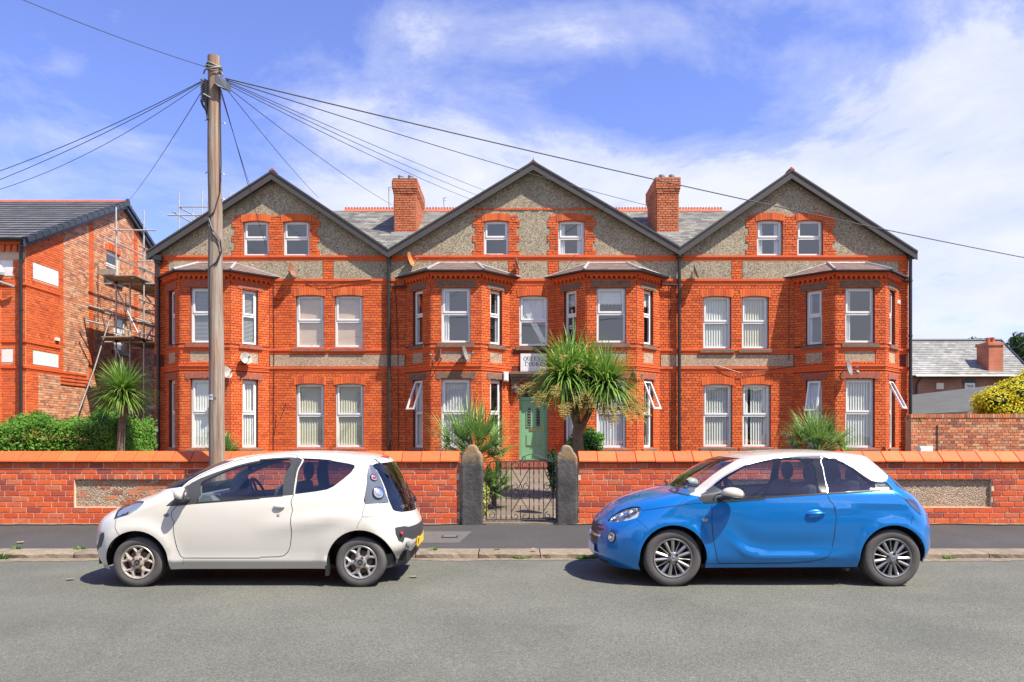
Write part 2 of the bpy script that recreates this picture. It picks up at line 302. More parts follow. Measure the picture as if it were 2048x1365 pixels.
# ---------------------------------------------------------------- helpers
def at(px, py, Y):
    """the point that a photograph pixel shows at depth Y (metres)"""
    return Vector(((px - CX) * Y / FPX, Y, EYE - (py - HOR) * Y / FPX))
class MB:
    def __init__(s): s.v = []; s.f = []; s.t = []; s.mi = []; s.cur = 0; s.tone = None
    def add(s, vs, fs, tone=None):
        o = len(s.v); s.v += [tuple(v) for v in vs]
        if tone is None: tone = s.tone
        for f in fs:
            s.f.append([o + i for i in f]); s.t.append(tone if tone is not None else 0.0); s.mi.append(s.cur)
    def quad(s, a, b, c, d, tone=None): s.add([a, b, c, d], [(0, 1, 2, 3)], tone)
    def box(s, x0, x1, y0, y1, z0, z1, tone=None):
        s.add([(x0,y0,z0),(x1,y0,z0),(x1,y1,z0),(x0,y1,z0),(x0,y0,z1),(x1,y0,z1),(x1,y1,z1),(x0,y1,z1)],
              [(0,3,2,1),(4,5,6,7),(0,1,5,4),(1,2,6,5),(2,3,7,6),(3,0,4,7)], tone)
    def fbox(s, fr, u0, u1, n0, n1, z0, z1, tone=None, taper=0.0):
        """box in a wall frame: u along the wall, n outwards, z up"""
        P = fr.p
        s.add([P(u0,n1-taper*0,z0),P(u1,n1,z0),P(u1,n0,z0),P(u0,n0,z0),P(u0,n1,z1),P(u1,n1,z1),P(u1,n0,z1),P(u0,n0,z1)],
              [(0,3,2,1),(4,5,6,7),(0,1,5,4),(1,2,6,5),(2,3,7,6),(3,0,4,7)], tone)
    def prism(s, loop, off, tone=None):
        """loop: list of 3D points, extruded by vector off"""
        n = len(loop); a = [Vector(p) for p in loop]; b = [p + Vector(off) for p in a]
        s.add(a + b, [tuple(range(n))] + [tuple(reversed(range(n, 2*n)))] + [(i, i+n, (i+1) % n + n, (i+1) % n) for i in range(n)], tone)
    def tube(s, path, r, k=8, tone=None, caps=True, r2=None):
        path = [Vector(p) for p in path]; n = len(path); rings = []
        up = None
        for i, p in enumerate(path):
            d = (path[min(i+1, n-1)] - path[max(i-1, 0)]).normalized()
            if up is None: up = Vector((0,0,1)) if abs(d.z) < .9 else Vector((1,0,0))
            a = d.cross(up).normalized(); b = a.cross(d).normalized(); up = b
            rr = r if not callable(r) else r(i / max(n-1, 1))
            if r2 is not None: rr = r + (r2 - r) * i / max(n-1, 1)
            rings.append([p + a * math.cos(2*math.pi*j/k) * rr + b * math.sin(2*math.pi*j/k) * rr for j in range(k)])
        vs = [v for g in rings for v in g]
        fs = [(i*k+j, i*k+(j+1) % k, (i+1)*k+(j+1) % k, (i+1)*k+j) for i in range(n-1) for j in range(k)]
        if caps: fs += [tuple(reversed(range(k))), tuple(range((n-1)*k, n*k))]
        s.add(vs, fs, tone)
    def lathe(s, prof, origin, axis, k=24, tone=None):
        """prof: list of (radius, height along axis)"""
        axis = Vector(axis).normalized(); o = Vector(origin)
        a = axis.orthogonal().normalized(); b = axis.cross(a)
        vs = []
        for r, h in prof:
            vs += [o + axis*h + (a*math.cos(2*math.pi*j/k) + b*math.sin(2*math.pi*j/k))*r for j in range(k)]
        fs = [(i*k+j, i*k+(j+1) % k, (i+1)*k+(j+1) % k, (i+1)*k+j) for i in range(len(prof)-1) for j in range(k)]
        s.add(vs, fs, tone)
    def mesh(s, name, mats, smooth=False, fix=True):
        me = bpy.data.meshes.new(name); me.from_pydata(s.v, [], s.f)
        for m in (mats if isinstance(mats, (list, tuple)) else [mats]): me.materials.append(MAT[m])
        if any(s.mi): me.polygons.foreach_set('material_index', s.mi)
        at_ = me.attributes.new('tone', 'FLOAT', 'FACE'); at_.data.foreach_set('value', s.t)
        if smooth: me.polygons.foreach_set('use_smooth', [True]*len(s.f))
        me.update()
        if fix:
            bm = bmesh.new(); bm.from_mesh(me); bmesh.ops.recalc_face_normals(bm, faces=bm.faces); bm.to_mesh(me); bm.free()
        return me
    def build(s, name, mats, parent=None, smooth=False, kind=None, fix=True, loc=None, sharp=None):
        me = s.mesh(name, mats, smooth, fix)
        o = bpy.data.objects.new(name, me); COL.objects.link(o)
        if parent is not None: o.parent = parent
        if kind: o['kind'] = kind
        if smooth and sharp:
            me.set_sharp_from_angle(angle=R(sharp))
        return o
def tag(o, label=None, cat=None, group=None, kind=None):
    if label: o['label'] = label
    if cat: o['category'] = cat
    if group: o['group'] = group
    if kind: o['kind'] = kind
    return o
def empty(name, label, cat, group=None, loc=(0,0,0)):
    o = bpy.data.objects.new(name, None); COL.objects.link(o); o.empty_display_size = .2
    tag(o, label, cat, group)
    return o
class Frame:
    """a vertical wall plane: origin (x,y), direction d along it, outward normal n"""
    def __init__(s, x0, y0, x1, y1, zoff=0):
        s.o = Vector((x0, y0)); v = Vector((x1-x0, y1-y0)); s.L = v.length; s.d = v.normalized(); s.n = Vector((s.d.y, -s.d.x))
    def p(s, u, n, z): q = s.o + s.d*u + s.n*n; return Vector((q.x, q.y, z))
def sub_iv(ivs, a, b):
    out = []
    for x, y in ivs:
        if b <= x or a >= y: out.append((x, y)); continue
        if a > x: out.append((x, a))
        if b < y: out.append((b, y))
    return out
def lay(fr, u0, u1, z0, z1, excl=(), ch=.08, bl=.235, joint=.011, out=None, jitter=.0, header_rows=(), off=None, clip=None):
    """bricks in courses over a rectangle minus the excluded rectangles -> list of (frame,u0,u1,z0,z1)"""
    if out is None: out = []
    r0 = round(z0/ch); r1 = round(z1/ch)
    for r in range(r0, r1):
        a, b = r*ch, (r+1)*ch
        ivs = [(u0, u1)]
        if clip:
            c = clip((a+b)/2)
            if c is None: continue
            ivs = [(max(u0, c[0]), min(u1, c[1]))]
            if ivs[0][0] >= ivs[0][1]: continue
        for (ea, eb, ez0, ez1) in excl:
            if ez0 < b - ch*.45 and ez1 > a + ch*.45: ivs = sub_iv(ivs, ea, eb)
        hd = (r % 4 == 0) if header_rows == () else (r in header_rows)
        L = bl/2 if hd else bl
        ph = (0 if r % 2 else L/2) + (off or 0)
        for (x, y) in ivs:
            k = math.floor((x - ph)/L)
            s_ = x
            while s_ < y - .02:
                k += 1; e = min(ph + k*L, y)
                if e - s_ < .035: continue
                if y - e < .035: e = y
                out.append((fr, s_ + joint/2, e - joint/2, a + joint/2, b - joint/2)); s_ = e
    return out
_brick_mesh = {}
def unit_brick(i, m):
    key = (i, m)
    if key in _brick_mesh: return _brick_mesh[key]
    rnd = random.Random(i*13+5); b = MB()
    j = lambda a: (rnd.random()-.5)*a
    f = [(-.5, -.5), (.5, -.5), (.5, .5), (-.5, .5)]
    back = [(x, 0.0, z) for x, z in f]
    mid = [(x*(1+j(.01)), -.72, z*(1+j(.04))) for x, z in f]
    front = [(x*(.955+j(.03)), -1.0, z*(.86+j(.06))) for x, z in f]
    b.add(back+mid+front, [(0,1,5,4),(1,2,6,5),(2,3,7,6),(3,0,4,7),(4,5,9,8),(5,6,10,9),(6,7,11,10),(7,4,8,11),(8,9,10,11)])
    me = b.mesh('brick', m); _brick_mesh[key] = me; return me
def brick_objects(lst, m, parent, depth=.012, name='brick', n=300, key=None, stuff_name='brickwork', rough=0.0):
    """the first n bricks (by key) as objects of their own, the rest as one mesh"""
    if key: lst = sorted(lst, key=key)
    rnd = random.Random(3)
    for (fr, a, b, c, d) in lst[:n]:
        o = bpy.data.objects.new(name, unit_brick(rnd.randrange(5), m)); COL.objects.link(o); o.parent = parent
        p = fr.p((a+b)/2, 0, (c+d)/2); o.location = p
        o.rotation_euler = (0, (rnd.random()-.5)*rough, math.atan2(fr.d.y, fr.d.x))
        o.scale = (b-a, depth*(1+(rnd.random()-.5)*.5), d-c)
    rest = lst[n:]
    if rest:
        mb = MB()
        for (fr, a, b, c, d) in rest:
            q = depth*(1+(rnd.random()-.5)*.5); e = .004
            P = fr.p
            mb.add([P(a,0,c),P(b,0,c),P(b,0,d),P(a,0,d),P(a+e,q,c+e),P(b-e,q,c+e),P(b-e,q,d-e),P(a+e,q,d-e)],
                   [(0,1,5,4),(1,2,6,5),(2,3,7,6),(3,0,4,7),(4,5,6,7)], rnd.random())
        mb.build(stuff_name, m, parent, kind='stuff', fix=False)
def offset_path(path, d):
    """offset a 2D open polyline to its right-hand (outward) side with mitres"""
    out = []
    n = len(path); P = [Vector(p) for p in path]
    nr = []
    for i in range(n-1):
        v = (P[i+1]-P[i]).normalized(); nr.append(Vector((v.y, -v.x)))
    for i in range(n):
        if i == 0: m = nr[0]
        elif i == n-1: m = nr[-1]
        else:
            m = (nr[i-1]+nr[i]).normalized(); m = m / max(m.dot(nr[i]), .3)
        out.append(P[i] + m*d)
    return out
def band(mb, path, prof, tone=None):
    """sweep a moulding: prof = list of (projection, z) from top back to bottom back, along a 2D path"""
    rows = [[Vector((q.x, q.y, z)) for q in offset_path(path, pr)] for pr, z in prof]
    n = len(path)
    vs = [v for r_ in rows for v in r_]
    fs = [(i*n+j, i*n+j+1, (i+1)*n+j+1, (i+1)*n+j) for i in range(len(prof)-1) for j in range(n-1)]
    fs += [tuple(i*n for i in range(len(prof))), tuple(i*n+n-1 for i in reversed(range(len(prof))))]
    mb.add(vs, fs, tone)
def string_prof(z0, z1, p=.05):
    h = z1-z0
    return [(0, z1), (p, z1-.004), (p, z1-h*.35), (p*.6, z1-h*.45), (p*.6, z1-h*.62), (p*.35, z1-h*.70), (p*.35, z0+h*.08), (0, z0)]
def cdt(outer, holes, extra=(), eps=1e-5):
    vs = []; loops = []
    for lp in [outer] + list(holes):
        st = len(vs); vs += [Vector(p) for p in lp]; loops.append(list(range(st, len(vs))))
    ne = len(vs); vs += [Vector(p) for p in extra]
    edges = [(lp[i], lp[(i+1) % len(lp)]) for lp in loops for i in range(len(lp))]
    r = delaunay_2d_cdt(vs, edges, [], 0, eps)
    out_v = r[0]; faces = []
    for f in r[2]:
        c = sum((out_v[i] for i in f), Vector((0, 0)))/len(f)
        if not inside(c, outer): continue
        if any(inside(c, h) for h in holes): continue
        faces.append(tuple(f))
    return out_v, faces
def inside(p, poly):
    x, y = p[0], p[1]; c = False; n = len(poly); j = n-1
    for i in range(n):
        xi, yi = poly[i][0], poly[i][1]; xj, yj = poly[j][0], poly[j][1]
        if (yi > y) != (yj > y) and x < (xj-xi)*(y-yi)/(yj-yi)+xi: c = not c
        j = i
    return c
def sheet(mb, fr, outer, holes, n=0.0, tone=None):
    v, f = cdt(outer, holes)
    mb.add([fr.p(p.x, n, p.y) for p in v], f, tone)
def rect(a, b, c, d): return [(a, c), (b, c), (b, d), (a, d)]

# ---------------------------------------------------------------- window builder
def wavy(mb, fr, u0, u1, n, z0, z1, amp, per, tone=0.5, z0b=None):
    k = max(4, int((u1-u0)/per*6)); a = []; b = []
    for i in range(k+1):
        u = u0+(u1-u0)*i/k; nn = n+amp*math.sin(2*math.pi*(u-u0)/per+.6*math.sin(3*u))
        a.append(fr.p(u, nn, z0 if z0b is None else z0+(z0b-z0)*i/k)); b.append(fr.p(u, nn*.9+n*.1, z1))
    for i in range(k): mb.quad(a[i], a[i+1], b[i+1], b[i])
def fmember(mb, fr, u0, u1, z0, z1, w, n0, n1):
    mb.fbox(fr, u0, u0+w, n0, n1, z0, z1); mb.fbox(fr, u1-w, u1, n0, n1, z0, z1)
    mb.fbox(fr, u0+w, u1-w, n0, n1-.003, z0, z0+w); mb.fbox(fr, u0+w, u1-w, n0, n1-.003, z1-w, z1)
def window(parent, fr, u0, u1, z0, z1, cover='none', open_=0, setback=.10, tr=.5, side=1, label=None, fw=.072, double=True, arch=0.0):
    """white plastic window: frame, opening top light, fixed lower light, panes, blind or curtain"""
    mb = MB(); n1 = -setback; n0 = n1-.06
    zt = z0+(z1-z0)*(1-tr)
    mb.fbox(fr, u0, u0+fw, n0, n1, z0, z1); mb.fbox(fr, u1-fw, u1, n0, n1, z0, z1)
    mb.fbox(fr, u0+fw, u1-fw, n0, n1-.002, z0, z0+fw); mb.fbox(fr, u0+fw, u1-fw, n0, n1-.002, z1-fw, z1)
    mb.fbox(fr, u0+fw, u1-fw, n0, n1-.002, zt-fw*.6, zt+fw*.6)
    mb.fbox(fr, u0-.01, u1+.01, n1-.01, n1+.05, z0-.03, z0)          # cill nose
    w = mb.build('window', 'upvc', parent)
    if label: w['label'] = label
    # top sash
    a, b, c, d = u0+fw*.75, u1-fw*.75, zt+fw*.35, z1-fw*.75
    sw = .052
    sb = MB(); pb = MB()
    if open_:
        th = R(open_); H = d-c
        if side == 1:
            def Q(u, n, z):                      # hinged at the top, swinging outwards
                q = d-z; return fr.p(u, n1+.02+q*math.sin(th)+n*math.cos(th), d-q*math.cos(th)+n*math.sin(th))
        class QF: p = staticmethod(Q)
        f2 = QF
        for bb in ((a, a+sw, c, d), (b-sw, b, c, d), (a+sw, b-sw, c, c+sw), (a+sw, b-sw, d-sw, d)):
            sb.fbox(f2, bb[0], bb[1], 0, .05, bb[2], bb[3])
        pb.quad(Q(a+sw, .025, c+sw), Q(b-sw, .025, c+sw), Q(b-sw, .025, d-sw), Q(a+sw, .025, d-sw))
    else:
        fmember(sb, fr, a, b, c, d, sw, n1-.02, n1+.018)
        pb.quad(fr.p(a+sw, n1-.004, c+sw), fr.p(b-sw, n1-.004, c+sw), fr.p(b-sw, n1-.004, d-sw), fr.p(a+sw, n1-.004, d-sw))
    so = sb.build('sash', 'upvc', w); pb.build('pane', 'window_glass', w, fix=False)
    pl = MB(); pl.quad(fr.p(u0+fw, n1-.03, z0+fw), fr.p(u1-fw, n1-.03, z0+fw), fr.p(u1-fw, n1-.03, zt-fw*.6), fr.p(u0+fw, n1-.03, zt-fw*.6))
    pl.build('pane', 'window_glass', w, fix=False)
    nb = n1-.085; ui, uo = u0-.02, u1+.02
    if cover == 'venetian':
        m = MB(); z = z0+.03
        while z < z1-.03:
            m.quad(fr.p(ui, nb+.018, z), fr.p(uo, nb+.018, z), fr.p(uo, nb-.012, z+.030), fr.p(ui, nb-.012, z+.030)); z += .042
        m.build('blind', 'blind_grey', w, fix=False)
    elif cover in ('vertical', 'vertical_cream', 'vertical_gap'):
        m = MB(); u = ui; i = 0
        tt = {'vertical': 'blind_white', 'vertical_cream': 'blind_cream', 'vertical_gap': 'blind_white'}[cover]
        while u < uo-.02:
            if not (cover == 'vertical_gap' and .10 < (u-u0) < .30 and i % 2):
                m.quad(fr.p(u, nb+.022, z0), fr.p(u+.088, nb-.022, z0), fr.p(u+.088, nb-.022, z1), fr.p(u, nb+.022, z1))
            u += .083; i += 1
        m.build('blind', tt, w, fix=False)
    elif cover == 'roller_tan':
        m = MB(); m.fbox(fr, ui, uo, nb-.01, nb, z0+.02, z1); m.build('blind', 'blind_tan', w)
    elif cover == 'roller_scallop':
        m = MB(); zb = z1-(z1-z0)*.27; k = 8
        for i in range(k):
            a_ = ui+(uo-ui)*i/k; b_ = ui+(uo-ui)*(i+1)/k; zm = zb-.05
            m.add([fr.p(a_, nb, z1), fr.p(a_, nb, zb), fr.p(a_*.75+b_*.25, nb, zm+.01), fr.p((a_+b_)/2, nb, zm), fr.p(a_*.25+b_*.75, nb, zm+.01), fr.p(b_, nb, zb), fr.p(b_, nb, z1)], [(0,1,2,3,4,5,6)])
        m.build('blind', 'net', w, fix=False)
    elif cover in ('curtains', 'curtain_left', 'curtain_right', 'swag'):
        m = MB(); W = u1-u0
        if cover in ('curtains', 'curtain_left'): wavy(m, fr, ui, u0+W*.26, nb, z0, z1, .02, .07)
        if cover in ('curtains', 'curtain_right'): wavy(m, fr, u1-W*.26, uo, nb, z0, z1, .02, .07)
        if cover == 'swag':
            wavy(m, fr, ui, uo, nb-.03, zt+(z1-zt)*.1, z1, .012, .10)
            for i in range(6):
                t0, t1 = i/6, (i+1)/6
                p = lambda t: (u0+W*(.18+.55*t+.15*t*t), z1-(z1-z0)*(.12+.80*t))
                q0, q1 = p(t0), p(t1); ww = .13*(1-.4*t0)
                m.quad(fr.p(q0[0]-ww, nb, q0[1]), fr.p(q0[0]+ww, nb+.02, q0[1]), fr.p(q1[0]+ww, nb+.02, q1[1]), fr.p(q1[0]-ww, nb, q1[1]))
        m.build('curtain', 'net', w, fix=False)
    elif cover == 'net':
        m = MB(); wavy(m, fr, ui, uo, nb, z0, z1, .018, .09); m.build('curtain', 'net', w, fix=False)
    return w
def reveal(mb, fr, u0, u1, z0, z1, d=.16):
    P = fr.p
    mb.quad(P(u0,0,z0),P(u0,-d,z0),P(u0,-d,z1),P(u0,0,z1)); mb.quad(P(u1,0,z0),P(u1,0,z1),P(u1,-d,z1),P(u1,-d,z0))
    mb.quad(P(u0,0,z1),P(u0,-d,z1),P(u1,-d,z1),P(u1,0,z1)); mb.quad(P(u0,0,z0),P(u1,0,z0),P(u1,-d,z0),P(u0,-d,z0))
def arch(parent, fr, u0, u1, zt, h=.23, rise=.05, m='brick_red', n1=.022):
    """segmental brick arch over an opening, each brick a wedge of its own in one mesh"""
    mb = MB(); W = u1-u0; a, b = u0-.06, u1+.06; n = max(7, int((b-a)/.078)); rnd = random.Random(int(u0*100)+7)
    def lo(u): t = (u-(u0+u1)/2)/(W/2); return zt+.006-rise*t*t*.9
    cz = zt-(W*W/4)/(2*rise)+.2
    for i in range(n):
        x0 = a+(b-a)*i/n+.004; x1 = a+(b-a)*(i+1)/n-.004
        z0, z1 = lo(x0), lo(x1)
        def top(x, z):
            dx = x-(u0+u1)/2; L = .16*dx; return x+L*h/.9, z+h
        t0, t1 = top(x0, z0), top(x1, z1)
        q = n1+rnd.random()*.005; P = fr.p
        mb.add([P(x0,-.09,z0),P(x1,-.09,z1),P(t1[0],-.0,t1[1]),P(t0[0],-.0,t0[1]),P(x0,q,z0),P(x1,q,z1),P(t1[0],q,t1[1]),P(t0[0],q,t0[1])],
               [(0,1,5,4),(1,2,6,5),(2,3,7,6),(3,0,4,7),(4,5,6,7)], rnd.random()*.6)
    return mb.build('brick_arch', m, parent, fix=False)
# ---------------------------------------------------------------- ground, road, pavement
def ground():
    m = MB(); m.quad((-400,24.0,-.05),(400,24.0,-.05),(400,900,-.05),(-400,900,-.05)); m.quad((-400,-500,-.06),(400,-500,-.06),(400,24.0,-.06),(-400,24.0,-.06))
    tag(m.build('ground', 'soil', fix=False), kind='structure')
    m = MB()
    for i in range(-20, 20): m.quad((i*6,-1.0,0),(i*6+6,-1.0,0),(i*6+6,9.69,0),(i*6,9.69,0))
    tag(m.build('road', 'asphalt', fix=False), kind='structure')
    m = MB(); m.quad((-120,10.05,.072),(120,10.05,.072),(120,12.3,.182),(-120,12.3,.182))
    tag(m.build('pavement', 'asphalt_pavement', fix=False), kind='structure')
    # gutter dirt along the kerb
    m = MB(); rnd = random.Random(5); x = -30.0; pr = .10
    while x < 30:
        nx = x+.12; q = max(.03, min(.30, pr+(rnd.random()-.5)*.09)); m.quad((x,9.69-pr,.004),(nx,9.69-q,.004),(nx,9.69,.006),(x,9.69,.006)); pr = q; x = nx
    tag(m.build('gutter_dirt', 'dirt', fix=False), kind='stuff')
    m = MB(); x = -30.0; pr = .06
    while x < 30:
        nx = x+.10; q = max(.015, min(.12, pr+(rnd.random()-.5)*.06)); z = .182
        if not (-.45 < x < .65): m.quad((x,12.0-pr,z-pr*.05+.002),(nx,12.0-q,z-q*.05+.002),(nx,12.02,z+.005),(x,12.02,z+.005))
        pr = q; x = nx
    tag(m.build('wall_foot_dirt', 'dirt', fix=False), kind='stuff')
    m = MB(); m.quad((-40,12.3,.12),(40,12.3,.12),(40,24.7,.46),(-40,24.7,.46))
    tag(m.build('garden_ground', 'soil', fix=False), kind='structure')
    m = MB(); m.quad((-60,24.7,.46),(60,24.7,.46),(60,70,.5),(-60,70,.5)); tag(m.build('yard_ground', 'soil', fix=False), kind='structure')
ground()
def kerb():
    root = bpy.data.objects.new('kerb', None); COL.objects.link(root); root['kind'] = 'structure'
    rnd = random.Random(11); x = -14.3
    while x < 14.25:
        L = min(.75+rnd.random()*.45, 14.3-x); b = MB(); n = 9
        top = []; fr_ = []; bt = []; bk = []
        for i in range(n+1):
            u = x+.006+(L-.012)*i/n; e = .012 if i in (0, n) else 0
            j = lambda a: (rnd.random()-.5)*a
            bk.append((u, 10.06, .075)); top.append((u, 9.735+j(.014)+e, .078+j(.008)-e*.6)); fr_.append((u, 9.695+j(.016)+e, .052+j(.014))); bt.append((u, 9.690+j(.02)+e, -.01))
        rows = [bk, top, fr_, bt]; vs = [v for r_ in rows for v in r_]; m1 = n+1
        b.add(vs, [(k*m1+i, k*m1+i+1, (k+1)*m1+i+1, (k+1)*m1+i) for k in range(3) for i in range(n)])
        o = b.build('kerb_stone', 'kerb_stone', root, smooth=False)
        x += L
    for s in (-1, 1):
        b = MB(); b.box(*sorted((s*14.3, s*60)), 9.69, 10.06, -.01, .076); b.build('kerb_run', 'kerb_stone', root)
    # far pavement and kerb behind the camera
kerb()
# ---------------------------------------------------------------- the apartment house
YF = 24.6; S = YF/FPX
def fx(px): return (px-CX)*S
def fz(py): return EYE+(HOR-py)*S
house = empty('red_brick_apartment_house', 'long orange-red brick three-gabled house behind the garden wall, with four bay windows', 'house')
XL, XR = -11.72, 13.0
MAIN = Frame(XL, YF, XR, YF)
U = lambda X: X-XL
BD, BH, BC = .95, .79, .93                      # bay depth, half width of its front, width of each cant
bays = [-9.68, -1.77, 3.13, 10.97]
flat_wins = []                                   # (X0,X1,z0,z1,cover)
def fw_(px0, px1, py0, py1, cover, tr=.5): flat_wins.append((fx(px0), fx(px1), fz(py1), fz(py0), cover, tr))
fw_(592,647.5,590,694.5,'roller_tan'); fw_(669.5,725.5,590,694.5,'roller_tan')
fw_(592,648,767,895,'vertical_cream'); fw_(671,727,767,895,'vertical_cream')
fw_(1406.5,1462,592,697,'vertical'); fw_(1484,1537,592,697,'vertical_cream')
fw_(1407,1464,768,894,'vertical'); fw_(1485,1541,768,894,'vertical_gap')
fw_(1038.7,1095.5,591,692,'swag')
attic = [(487,537.8,442,512,'none'),(567,619,442,512,'none'),(968,1017,441,511,'none'),(1116.7,1168.8,441,511,'curtains'),(1514,1564.5,440,511.5,'curtains'),(1594.6,1645,440,511.5,'none')]
attic_w = [(fx(a), fx(b), fz(d), fz(c), cv, .5) for a, b, c, d, cv in attic]
DOOR = (fx(1038.6), fx(1096), .78, fz(771))
# gables: apex and both feet (X, z at the top edge of the bargeboard)
G = [(-11.87,7.53,-7.80,10.15,-4.0,7.60),(-4.0,7.62,.69,10.46,5.43,7.70),(5.43,7.66,9.08,10.18,13.16,7.54)]
def wall():
    out = [(U(XL), .2), (U(XR), .2), (U(XR), 7.42)]
    for a, az, p, pz, b, bz in reversed(G):
        bb = min(b, XR); aa = max(a, XL)
        if bb != XR: out.append((U(bb), bz-.10))
        else: out.append((U(XR), 7.42+.02))
        out.append((U(p), pz-.12))
    out.append((U(XL), 7.45))
    holes = [rect(U(a), U(b), c, d) for a, b, c, d, _, _ in flat_wins+attic_w]
    holes.append(rect(U(DOOR[0]), U(DOOR[1]), DOOR[2], DOOR[3]))
    for c in bays:
        holes.append(rect(U(c-1.2), U(c+1.2), 1.1, 3.5)); holes.append(rect(U(c-1.2), U(c+1.2), 4.4, 6.4))
    m = MB(); sheet(m, MAIN, out, holes)
    for a, b, c, d, _, _ in flat_wins+attic_w: reveal(m, MAIN, U(a), U(b), c, d)
    reveal(m, MAIN, U(DOOR[0]), U(DOOR[1]), DOOR[2], DOOR[3], .3)
    # side and back walls, floors inside
    yb = 33.6
    m.quad((XL,YF,.2),(XL,yb,.2),(XL,yb,7.4),(XL,YF,7.4)); m.quad((XR,YF,.2),(XR,yb,.2),(XR,yb,7.4),(XR,YF,7.4)); m.quad((XL,yb,.2),(XR,yb,.2),(XR,yb,7.4),(XL,yb,7.4))
    m.add([(XL,YF,7.4),(XL,yb,7.4),(XL,29.1,10.2)], [(0,1,2)]); m.add([(XR,YF,7.4),(XR,yb,7.4),(XR,29.1,10.2)], [(0,1,2)])
    m.build('wall', 'mortar_red', house, fix=False)
    m = MB()
    for z in (.75, 3.95, 6.9): m.box(XL+.05, XR-.05, YF+.05, yb-.05, z-.1, z)
    for x in (XL+.15, -4.0, 5.43, XR-.2): m.box(x-.05, x+.05, YF+.3, yb-.05, .7, 7.3)
    m.box(XL+.1, XR-.1, 28.5, 28.6, .7, 7.3)
    m.build('interior', 'interior', house)
wall()
string_y = {'attic': (7.29, 7.48), 'frieze': (6.50, 6.71), 'sill': (4.23, 4.42), 'mid': (3.63, 3.83)}
EX = [(U(a), U(b), c, d) for a, b, c, d, _, _ in flat_wins+attic_w] + [(U(DOOR[0]), U(DOOR[1]), DOOR[2]-.3, DOOR[3])]
EX += [(U(c-BH-BC), U(c+BH+BC), 0, 7.0) for c in bays]
sign_rect = (U(fx(1036)), U(fx(1098)), fz(747), fz(706))
bricks = []
lay(MAIN, 0, U(XR), .32, 3.68, EX, out=bricks)
lay(MAIN, 0, U(XR), 4.40, 6.56, EX, out=bricks)
lay(MAIN, 0, U(XR), 3.84, 4.24, EX + [(U(XL)+.0, U(fx(1020)), 3.84, 4.24), (U(fx(1113)), U(XR), 3.84, 4.24)], out=bricks)
# piers in the upper frieze
piers = [(XL, fx(337)), (fx(646), fx(667)), (fx(1017), fx(1037)), (fx(1096), fx(1117)), (fx(1463), fx(1484)), (fx(1797), XR)]
for a, b in piers: lay(MAIN, U(a), U(b), 6.68, 7.32, [], out=bricks)
# brick surrounds of the attic windows with toothed sides
surr = [(fx(470), fx(635)), (fx(951), fx(1034)), (fx(1100), fx(1186)), (fx(1497), fx(1665))]
def tooth(z): return .095 if int((z-7.47)/.24) % 2 == 0 else 0.0
AEX = [(U(a), U(b), c, d) for a, b, c, d, _, _ in attic_w]
sur = []
for a, b in surr:
    for r in range(93, 110):
        z = r*.08
        if z+.08 > 8.97: break
        t = tooth(z+.04) if z < 8.70 else .03
        lay(MAIN, U(a)-t, U(b)+t, z, z+.08, AEX, out=sur)
def gable_x(g, z, inset=.0):
    a, az, p, pz, b, bz = g
    return a+(p-a)*(z-az)/(pz-az)+inset, b-(b-p)*(z-bz)/(pz-bz)-inset
sx0, sx1 = gable_x(G[1], 9.0, .30)
lay(MAIN, U(sx0), U(sx1), 8.96, 9.04, [], out=sur)
FRM = Frame(XL, YF-.010, XR, YF-.010)
def pebble():
    def panel(outer, holes, mt='pebbledash'):
        m = MB(); sheet(m, MAIN, outer, holes, .012); m.build('pebbledash_panel', mt, house, fix=False)
    for gi, g in enumerate(G):
        x0 = max(g[0], XL)+.02; x1 = min(g[4], XR)-.02
        hs = [rect(U(a), U(b), c, d) for a, b, c, d, _, _ in attic_w if x0 < a < x1]
        z0 = 7.48
        pz = g[3]-.15; sl = (g[3]-g[1])/(g[2]-g[0]); sr = (g[3]-g[5])/(g[4]-g[2])
        zl = min(pz-(g[2]-x0)*sl, 99); zr = pz-(x1-g[2])*sr
        o = [(U(x0), z0), (U(x1), z0)]
        if zr > z0+.01: o.append((U(x1), zr))
        o.append((U(g[2]), pz))
        if zl > z0+.01: o.append((U(x0), zl))
        if zl <= z0+.01: o[0] = (U(g[2]-(pz-z0)/sl), z0)
        if zr <= z0+.01: o[1] = (U(g[2]+(pz-z0)/sr), z0)
        panel(o, hs)
    xs = [(piers[0][1], piers[1][0]), (piers[1][1], piers[2][0]), (piers[2][1], piers[3][0]), (piers[3][1], piers[4][0]), (piers[4][1], piers[5][0])]
    for a, b in xs: panel(rect(U(a)+.01, U(b)-.01, 6.71, 7.29), [])
    for a, b in ((bays[0]+BH+BC, bays[1]-BH-BC), (bays[2]+BH+BC, bays[3]-BH-BC)):
        panel(rect(U(a)+.03, U(b)-.03, 3.84, 4.22), [], 'pebbledash_fresh')
pebble()
brick_objects(sur, 'brick_red', house, depth=.034, n=0, stuff_name='quoin_brickwork')
def strings():
    segs_hi = [(XL-.02, XR)]
    def run(z, path): 
        m = MB(); band(m, path, string_prof(*z)); m.build('string_course', 'moulding_red', house)
    run(string_y['attic'], [(XL, YF), (XR, YF)])
    edges = [XL]+sum([[c-BH-BC, c+BH+BC] for c in bays], [])+[XR]
    for i in range(0, len(edges), 2):
        if edges[i+1]-edges[i] < .05: continue
        run(string_y['frieze'], [(edges[i]+.004, YF), (edges[i+1]-.004, YF)])
        for k in ('sill', 'mid'):
            a, b = edges[i]+.004, edges[i+1]-.004
            if k == 'sill' and i == 4: continue
            if k == 'mid' and i == 4: continue
            run(string_y[k], [(a, YF), (b, YF)])
strings()
